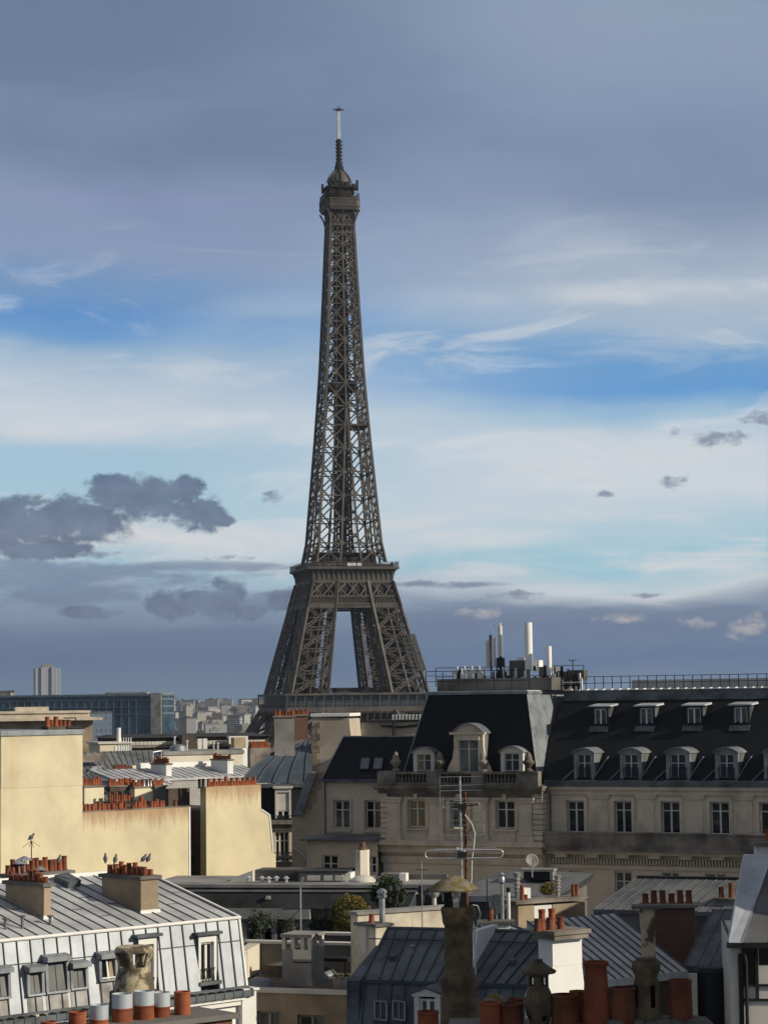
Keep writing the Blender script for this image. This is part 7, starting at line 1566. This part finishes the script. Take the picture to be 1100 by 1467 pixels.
NC = Bld('shade_house', 'unseen plain rendered house added close by on the right to cast shade', 'building', 0, 0, 10, 0, org=(9.0, 6, 0))  # unseen house added to keep the bottom right pots in shade
hol = [(1 + 2.6 * i, 2.1 + 2.6 * i, 31 + 3.2 * k, 33 + 3.2 * k) for i in range(3) for k in range(8)]
m = MB(); holes_wall(m, 0, 9, 28, 59.6, 0, hol, .3); m.box(0, .4, 28, 9, 19.5, 59.6); NC.b('wall', m, 'offw'); NC.b('roof', MB().box(-.2, -.2, 59.6, 9.2, 19.7, 59.8), 'zinc_d')  # wall and roof of the added shade house
for h in hol: NC.b('window', MB().quad((h[0], .3, h[2]), (h[1], .3, h[2]), (h[1], .3, h[3]), (h[0], .3, h[3])), 'glass')  # windows of the added shade house
# ------------------------------------------------------------------ foreground: tall round chimney with a lichened cap
BC = Bld('round_chimney', 'tall round cement chimney with a lichened conical cap on two posts', 'chimney', 656, 1300, 27, 0, 50.0)
z = BC.z; k = 27 / FPX
def zz(py): return z - (py - 1300) * k
BC.b('shaft', MB().lathe(0, 0, [(27 * k, 50), (27 * k, zz(1470)), (26 * k, zz(1422)), (24 * k, zz(1410)), (23.5 * k, zz(1396)), (21.5 * k, zz(1392)), (20 * k, zz(1386)), (20 * k, zz(1330)), (19.5 * k, zz(1322)), (20 * k, zz(1318)), (19.5 * k, zz(1304)), (18 * k, zz(1301)), (17 * k, zz(1310))], 28, 1, .012), 'cement')
BC.b('collar', MB().lathe(0, 0, [(24.3 * k, zz(1418)), (26.5 * k, zz(1412)), (26.2 * k, zz(1400)), (24 * k, zz(1396)), (21 * k, zz(1390))], 28, 1, .01), 'cement')
BC.b('rim', MB().lathe(0, 0, [(21 * k, zz(1325)), (22.5 * k, zz(1320)), (23.5 * k, zz(1312)), (24.2 * k, zz(1303)), (23.2 * k, zz(1299.5)), (19 * k, zz(1299.5))], 28, 1, .02), 'rim')
BC.b('cap', MB().lathe(-6 * k, 0, [(36 * k, zz(1277)), (36.5 * k, zz(1275)), (30 * k, zz(1269)), (18 * k, zz(1262)), (9 * k, zz(1258)), (3 * k, zz(1255.2))], 26, 1, .03), 'lichen')
for dx, dy, mt in ((-16, -5, 'iron_b'), (-3, -12, 'cream_p'), (8, 8, 'stone_k'), (-12, 10, 'stone_k')): BC.b('cap_post', MB().box(dx * k - 4 * k, dy * k - 3 * k, zz(1303), dx * k + 4 * k, dy * k + 3 * k, zz(1273)), mt)
# ------------------------------------------------------------------ rusty aerial mast
AM = Bld('aerial_mast', 'rusty pole with a rake aerial and long bright looped dipoles', 'aerial', 669, 1334, 28.6, 0, 54.0)
z = AM.z; k = 28.6 / FPX
def az2(py): return z - (py - 1334) * k
def ax_(px): return (px - 669) * k + .0125 * 0
AM.b('pole', MB().tube((.012, 0, 54), (-.004, 0, az2(1139)), 2.3 * k), 'rust')
AM.b('inner_pole', MB().tube((ax_(663.5), -.03, 55.2), (ax_(662), -.03, az2(1116)), 1.2 * k), 'alu')
m = MB()
for py_, a, b in ((1117, 634, 693), (1129, 634, 693), (1136.5, 634, 694), (1148.5, 634, 694)): m.tube((ax_(a), -.06, az2(py_)), (ax_(b), -.06, az2(py_) + .004), .55 * k, n=6)
for y0, y1 in ((1165, 1178), (1185, 1199)):
    m.path([(ax_(633), -.09, az2(y0)), (ax_(695), -.09, az2(y0)), (ax_(695), -.09, az2(y1)), (ax_(633), -.09, az2(y1)), (ax_(633), -.09, az2(y0))], .4 * k)
m.path([(ax_(633), -.09, az2(1117)), (ax_(633), -.09, az2(1165))], .3 * k); m.path([(ax_(633), -.09, az2(1178)), (ax_(633), -.09, az2(1185))], .4 * k)
AM.b('rake', m, 'metal')
def loop(xa, xb, py0, py1, y, r):
    zt_, zb_ = az2(py0), az2(py1); rr = (zt_ - zb_) / 2; pts = []
    for i in range(9): t = math.pi / 2 + math.pi * i / 8; pts.append((ax_(xa) + rr + rr * math.cos(t), y, (zt_ + zb_) / 2 + rr * math.sin(t)))
    for i in range(9): t = -math.pi / 2 + math.pi * i / 8; pts.append((ax_(xb) - rr + rr * math.cos(t), y, (zt_ + zb_) / 2 + rr * math.sin(t)))
    return MB().path(pts + [pts[0]], r)
AM.b('looped_dipole', loop(611, 721, 1219.5, 1231, -.12, .8 * k), 'alu'); AM.b('looped_dipole', loop(637, 689, 1153, 1161, -.12, .5 * k), 'metal')
AM.b('boom', MB().bar((ax_(624), -.1, az2(1218)), (ax_(712), -.1, az2(1217)), 1.0 * k).bar((ax_(655), -.1, az2(1217)), (ax_(668), -.02, az2(1222)), 3 * k), 'metal'); AM.b('clamp', MB().box(ax_(657), -.14, az2(1230), ax_(670), .05, az2(1222)).box(ax_(659), -.13, az2(1163), ax_(670), .05, az2(1155)).bar((ax_(648), -.1, az2(1160)), (ax_(688), -.1, az2(1156)), 1.6 * k), 'iron_b')
AM.b('cable', MB().path([(ax_(668), -.1, az2(1170)), (ax_(677), -.1, az2(1182)), (ax_(682), -.1, az2(1197)), (ax_(680), -.1, az2(1215)), (ax_(677), -.1, az2(1235)), (ax_(676), -.1, az2(1262)), (ax_(673), -.1, az2(1280))], .8 * k), 'white'); AM.b('cable', MB().path([(ax_(675), -.1, az2(1335)), (ax_(684), -.1, az2(1325)), (ax_(688), -.1, az2(1310)), (ax_(684), -.1, az2(1298)), (ax_(677), -.1, az2(1297))], .7 * k), 'white')
AM.b('junction_box', MB().box(ax_(672), -.08, az2(1322), ax_(680), .0, az2(1304)), 'iron_b'); AM.b('drain_pipe', MB().path([(ax_(681), -.15, az2(1470)), (ax_(678.5), -.1, az2(1330)), (ax_(677), -.05, az2(1300))], 1.2 * k), 'alu')
# ------------------------------------------------------------------ bottom right stack with big clay pots and stone cowls
S2 = Bld('chimney_stack', 'dark stone topped chimney stack at the bottom right crowded with large clay pots', 'chimney', 690, 1478, 20, -4, 52.0)
F = S2.F; zs_ = S2.z + .02; xe = F.at(1003, 1470, 0)[0]
S2.b('stack_body', B(-.25, -.15, 52, xe, .6, zs_ - .06), 'brick'); S2.b('stack_top', B(-.3, -.2, zs_ - .06, xe + .03, .65, zs_), 'conc_d')
mort = MB()
for i in range(24): x = F.at(870 + i * 6, 1460, .2)[0]; mort.lathe(x, .15 + .1 * math.sin(i * 2.3), [(.12, zs_ - .01), (.08, zs_ + .04 + .03 * math.sin(i)), (.02, zs_ + .07)], 8, 1, .1)
S2.b('mortar_bed', mort, 'conc_d')
for px_, py_, wpx, y, fl_, mt in ((613, 1449, 29, -.3, 0, 'terra'), (702, 1436, 29, .1, 0, 'terra'), (732, 1438, 33, .15, 0, 'terra_d'), (738, 1431, 22, .42, 0, 'terra'), (808, 1425, 36, .1, 0, 'terra_d'), (828, 1420, 24, .4, 0, 'terra'), (853, 1378, 33, .12, 1, 'terra'), (892, 1415, 35, .1, 0, 'terra_d'), (974, 1404, 32, .15, 0, 'terra_d')):
    x, z = F.at(px_, py_, y); dd = (F.l2w(x, y, z) - CAMP).length; r = wpx / FPX * dd / 2; m = MB(); h = z - zs_
    pr = [(r * 1.08, zs_ - .15), (r * 1.04, zs_ + h * .3), (r * .98, z - .03), (r * 1.05, z - .022), (r * 1.05, z), (r * .9, z), (r * .86, z - .12)]
    if fl_: pr = [(r * 1.2, zs_ - .1), (r * 1.1, zs_ + h * .35), (r * .95, z - .08), (r * .92, z - .05), (r * 1.1, z - .02), (r * 1.1, z), (r * .9, z), (r * .85, z - .12)]
    m.lathe(x, y, pr, 26, 1, .006); S2.b('chimney_pot', m, mt)
x, z = F.at(708, 1424, .5); S2.b('mushroom_hat', MB().lathe(x, .5, [(.10, z - .06), (.095, z - .05), (.05, z - .015), (.01, z)], 14).tube((x - .04, .5, zs_), (x - .04, .5, z - .05), .008).tube((x + .04, .5, zs_), (x + .04, .5, z - .05), .008), 'lichen')
def bulb(px, rows, y, mt, holes, nm):
    x, z0_ = F.at(px, rows[0][0], y); dd = (F.l2w(x, y, z0_) - CAMP).length; k = dd / FPX; m = MB(); vs = []; fs = []; n = 24
    for py_, w_ in rows:
        for q in range(n): t = 2 * math.pi * q / n; rr_ = w_ * k * (1 + .015 * math.sin(q * 4.3 + py_)); vs.append((x + rr_ * math.cos(t), y + rr_ * math.sin(t), z0_ - (py_ - rows[0][0]) * k))
    for i in range(len(rows) - 1):
        for q in range(n):
            if not any(a <= rows[i][0] < b and q % 6 in h for a, b, h in holes): fs.append((i*n+q, i*n+(q+1) % n, (i+1)*n+(q+1) % n, (i+1)*n+q))
    m.add(vs, fs, True); m.add([vs[q] for q in range(n)], [tuple(range(n))]); o = S2.b(nm, m, mt); s_ = o.modifiers.new('t', 'SOLIDIFY'); s_.thickness = .02; s_.offset = -1; return o
bulb(771, [(1378, 6), (1384, 14), (1391, 25), (1394, 24), (1396, 14), (1399, 14), (1411, 14), (1414, 14), (1420, 17), (1430, 20), (1442, 20), (1452, 18), (1460, 14), (1480, 12)], .12, 'cement', [(1399, 1411, (1, 2, 3)), (1452, 1460, (1, 2))], 'stone_cowl')
bulb(925, [(1376, 14), (1378, 19), (1384, 20), (1392, 19), (1400, 15), (1404, 17), (1410, 18), (1440, 18), (1450, 20), (1465, 22)], .15, 'cement', [(1410, 1440, (1, 2))], 'stone_cowl')
x, z = F.at(928, 1302, .5); m = MB().lathe(x, .5, [(.07, zs_), (.06, z - .3), (.075, z - .05), (.07, z)], 14, 1, .05); S2.b('stone_post', m, 'cowl'); S2.b('post_cap', MB().box(x - .14, .4, z, x + .1, .6, z + .03), 'conc_d')
# ------------------------------------------------------------------ the far city
def winmat(name, wall, win, bw, bh, ms):
    m = bpy.data.materials.new(name); m.use_nodes = True; N = m.node_tree.nodes; L = m.node_tree.links; b = N['Principled BSDF']; b.inputs['Roughness'].default_value = .8
    co = N.new('ShaderNodeTexCoord'); sp = N.new('ShaderNodeSeparateXYZ'); L.new(co.outputs['Object'], sp.inputs[0]); ad = N.new('ShaderNodeMath'); L.new(sp.outputs[0], ad.inputs[0]); L.new(sp.outputs[1], ad.inputs[1])
    cb = N.new('ShaderNodeCombineXYZ'); L.new(ad.outputs[0], cb.inputs[0]); L.new(sp.outputs[2], cb.inputs[1]); br = N.new('ShaderNodeTexBrick'); br.offset = 0; L.new(cb.outputs[0], br.inputs['Vector'])
    br.inputs['Scale'].default_value = 1; br.inputs['Brick Width'].default_value = bw; br.inputs['Row Height'].default_value = bh; br.inputs['Mortar Size'].default_value = ms; br.inputs['Mortar Smooth'].default_value = 0
    br.inputs['Color1'].default_value = (*win, 1); br.inputs['Color2'].default_value = (*[x * 1.8 for x in win], 1); br.inputs['Mortar'].default_value = (*wall, 1); L.new(br.outputs['Color'], b.inputs['Base Color']); return m
CM = [winmat('city_pale', (.33, .315, .29), (.07, .075, .08), 3.2, 3.1, .95), winmat('city_cream', (.29, .26, .21), (.06, .06, .06), 2.8, 3.0, .85), winmat('city_grey', (.19, .185, .18), (.05, .055, .06), 4.0, 3.2, 1.0), winmat('city_band', (.38, .37, .35), (.06, .07, .085), 40, 3.2, .9), winmat('city_brown', (.15, .12, .095), (.04, .04, .045), 3.0, 3.0, .9)]
CR_ = [mat('city_roof_zinc', (.13, .14, .15), .7), mat('city_roof_pale', (.19, .185, .175), .8), mat('city_roof_dark', (.06, .06, .062), .8)]
rc = random.Random(21)
LAB = ['pale window-gridded apartment block in the dense far city left of the tower', 'cream far city apartment house with a grey roof left of the tower', 'grey far city block with dark windows left of the tower', 'white balcony-banded slab block in the far city left of the tower', 'brown brick block in the far city left of the tower']
n = 0
while n < 290:
    d = 900 + 4700 * rc.random() ** .8; px = rc.uniform(120, 385) if rc.random() < .85 else rc.uniform(-25, 120)
    if px < 232 and d < 1300 and px < 150: continue
    wd = rc.uniform(8, 23) * (1 + d / 7000); dp = rc.uniform(8, 16); h = rc.choice([14, 17, 19, 21, 21, 24]) * rc.uniform(.85, 1.1)
    if d > 2600 and rc.random() < .22: h *= 1.6; wd *= .8
    x = (px - 550) / FPX * d; gz = ground_z(x, d); k = rc.choice([0, 0, 1, 1, 2, 3, 3, 4])
    cap = ZC + (1012 - 1004) / FPX * d
    if d < 2200: h = rc.uniform(9, 20)
    h = max(6, min(h, ZC + rc.choice([6, 7, 8, 9, 10, 15]) / FPX * d - gz))
    T = thing('city_block', LAB[k], 'building', (x, d, gz - 1), R(rc.choice([-28, -10, 15, 40, 62]) + rc.uniform(-6, 6)), 'far city blocks of the same kind ' + ['(pale)', '(cream)', '(grey)', '(banded)', '(brown)'][k])
    MB().box(-wd / 2, -dp / 2, 0, wd / 2, dp / 2, h).build('wall', CM[k], T)
    m = MB(); a = rc.random()
    if a < .55: m.hexa([(-wd/2-.2, -dp/2-.2, h), (wd/2+.2, -dp/2-.2, h), (wd/2+.2, dp/2+.2, h), (-wd/2-.2, dp/2+.2, h)], [(-wd/2+1.6, -dp/2+1.6, h + 3), (wd/2-1.6, -dp/2+1.6, h + 3), (wd/2-1.6, dp/2-1.6, h + 3), (-wd/2+1.6, dp/2-1.6, h + 3)])
    else: m.box(-wd/2-.2, -dp/2-.2, h, wd/2+.2, dp/2+.2, h + .6); m.box(-wd * .25, -dp * .25, h + .6, wd * .1, dp * .2, h + 3.2)
    m.build('roof', rc.choice(CR_), T)
    if rc.random() < .6:
        for q in range(rc.randint(1, 2)): xx = wd * rc.uniform(-.4, .4); B(xx - .5, -1.5, h, xx + .5, 1.5, h + 4.2).build('chimney', CM[1] if rc.random() < .5 else CR_[1], T)
    n += 1
# trees among the far blocks
tr0 = None
for i in range(90):
    d = rc.uniform(1000, 5600); px = rc.uniform(120, 370); x = (px - 550) / FPX * d
    if tr0 is None:
        tr0 = thing('city_tree', 'dark rounded tree among the far city blocks left of the tower', 'tree', (x, d, ground_z(x, d)), 0, 'trees among the far city blocks')
        m = MB(); cl = [Vector((rc.gauss(0, 3), rc.gauss(0, 3), 11 + rc.gauss(0, 2.5))) for _ in range(16)]
        leaves(m, 500, lambda: rc.choice(cl) + Vector((rc.gauss(0, 1.3), rc.gauss(0, 1.3), rc.gauss(0, 1.2))), .9, rc); m.build('crown', MA['pine'], tr0, False); MB().tube((0, 0, 0), (0, 0, 10), .4, .2).build('trunk', MA['bark'], tr0)
    else:
        s_ = rc.uniform(.8, 1.7); o = dup(tr0, (x, d, ground_z(x, d)), rc.uniform(0, 6)); o.scale = (s_, s_, s_ * .9)
# twin slab tower
p = P(69, 998, 3900); T = thing('tower_block', 'lone pale concrete tower block with fluted ribs standing above the far horizon', 'tower block', (p.x, p.y, 10), R(20)); h = P(69, 956, 3900).z - 10; k = 3900 / FPX
m = MB()
for i in range(5): x = (-16 + i * 8) * k * .92; m.box(x - 3.4 * k, (-3 if i in (1, 3) else 0) * k, 0, x + 3.4 * k, 14 * k, h * (1 if i in (1, 2, 3) else .985))
m.build('slab', winmat('slab_ribs', (.25, .265, .285), (.13, .145, .165), 5, 300, 1.6), T)
m = MB().box(-8 * k, 2 * k, h, 8 * k, 10 * k, h + 4 * k)
for i in range(6): m.box((-6 + i * 2.2) * k, 4 * k, h + 4 * k, (-5 + i * 2.2) * k, 5 * k, h + (6 + (i * 3) % 4) * k)
m.build('roof_plant', CR_[1], T)
# long glass building
GB = Bld('glass_office', 'long low blue glass office building with a white end wall left of the tower', 'building', 231, 993, 900, -10, 0)
F = GB.F; zt = GB.z; xa = F.at(-60, 1000, 0)[0]; xw0, xw1 = F.at(216, 1000, 0)[0], 0.0
GB.b('glazing', B(xa, .4, 5, xw0, 18, zt - 1), MA.setdefault('oglass', mat('office_glass', (.055, .10, .14), .2, 0, .3, .15, spec=.5))); GB.b('corner_glazing', B(.02, .6, 5, .3, 17.8, zt - 1), MA['oglass'])
GB.b('end_wall', B(xw0 + .005, -.4, 5, xw1, 18, zt), 'conc'); gm = MB(); gm.box(xa, -.3, zt - 1, xw0, 18, zt - .2); gm.box(.0, .3, zt - 1, .45, 18, zt - .2)
for zz in (zt - 2.6, zt - 5.4, zt - 8.2): gm.box(xa, .1, zz, xw0, .39, zz + .22); gm.box(.02, .5, zz, .4, 17.9, zz + .6)
for i in range(26): x = xa + (xw0 - xa) * i / 26; gm.box(x, .15, 5, x + .14, .39, zt - 1)
GB.b('frame', gm, MA.setdefault('oframe', mat('office_frame', (.13, .17, .20), .6))); GB.b('roof_plant', MB().box(xa + 14, 5, zt - .2, xa + 20, 9, zt + 1), 'conc'); GB.b('roof_plant', MB().box(xw0 - 20, 5, zt - .2, xw0 - 3, 9, zt + .5), 'conc')
bl_ = [thing('city_block', 'small blue-grey office block just right of the beige cornice building', 'building', (P(142, 1030, 600).x, 600, 0), R(10))]
MB().box(-3.4, 0, 0, 3.4, 8, P(142, 1022, 600).z).build('wall', winmat('blue_block', (.16, .20, .25), (.08, .11, .15), 1.2, 1.6, .3), bl_[0]); MB().box(-3.5, -.1, P(142, 1022, 600).z, 3.5, 8.1, P(142, 1022, 600).z + .4).build('roof', CR_[0], bl_[0])
T = thing('city_block', 'grey concrete block at the far left edge beside the glass office', 'building', (P(4, 1000, 1100).x, 1100, 0), R(5)); MB().box(-9, 0, 0, 5, 12, P(4, 992, 1100).z).build('wall', CM[2], T); MB().box(-9.3, -.3, P(4, 992, 1100).z, 5.3, 12.3, P(4, 992, 1100).z + .8).build('roof', CR_[1], T)
# ------------------------------------------------------------------ the air
hz = MB().box(-2600, -120, -1.5, 2600, 6600, 345).build('haze', None); hz['kind'] = 'stuff'
hm = bpy.data.materials.new('haze'); hm.use_nodes = True; N = hm.node_tree.nodes; N.remove(N['Principled BSDF']); vv = N.new('ShaderNodeVolumePrincipled'); vv.inputs['Color'].default_value = (.78, .86, 1.0, 1); vv.inputs['Density'].default_value = 0.000035; vv.inputs['Anisotropy'].default_value = 0.0
hm.node_tree.links.new(vv.outputs[0], N['Material Output'].inputs['Volume']); hz.data.materials.append(hm)
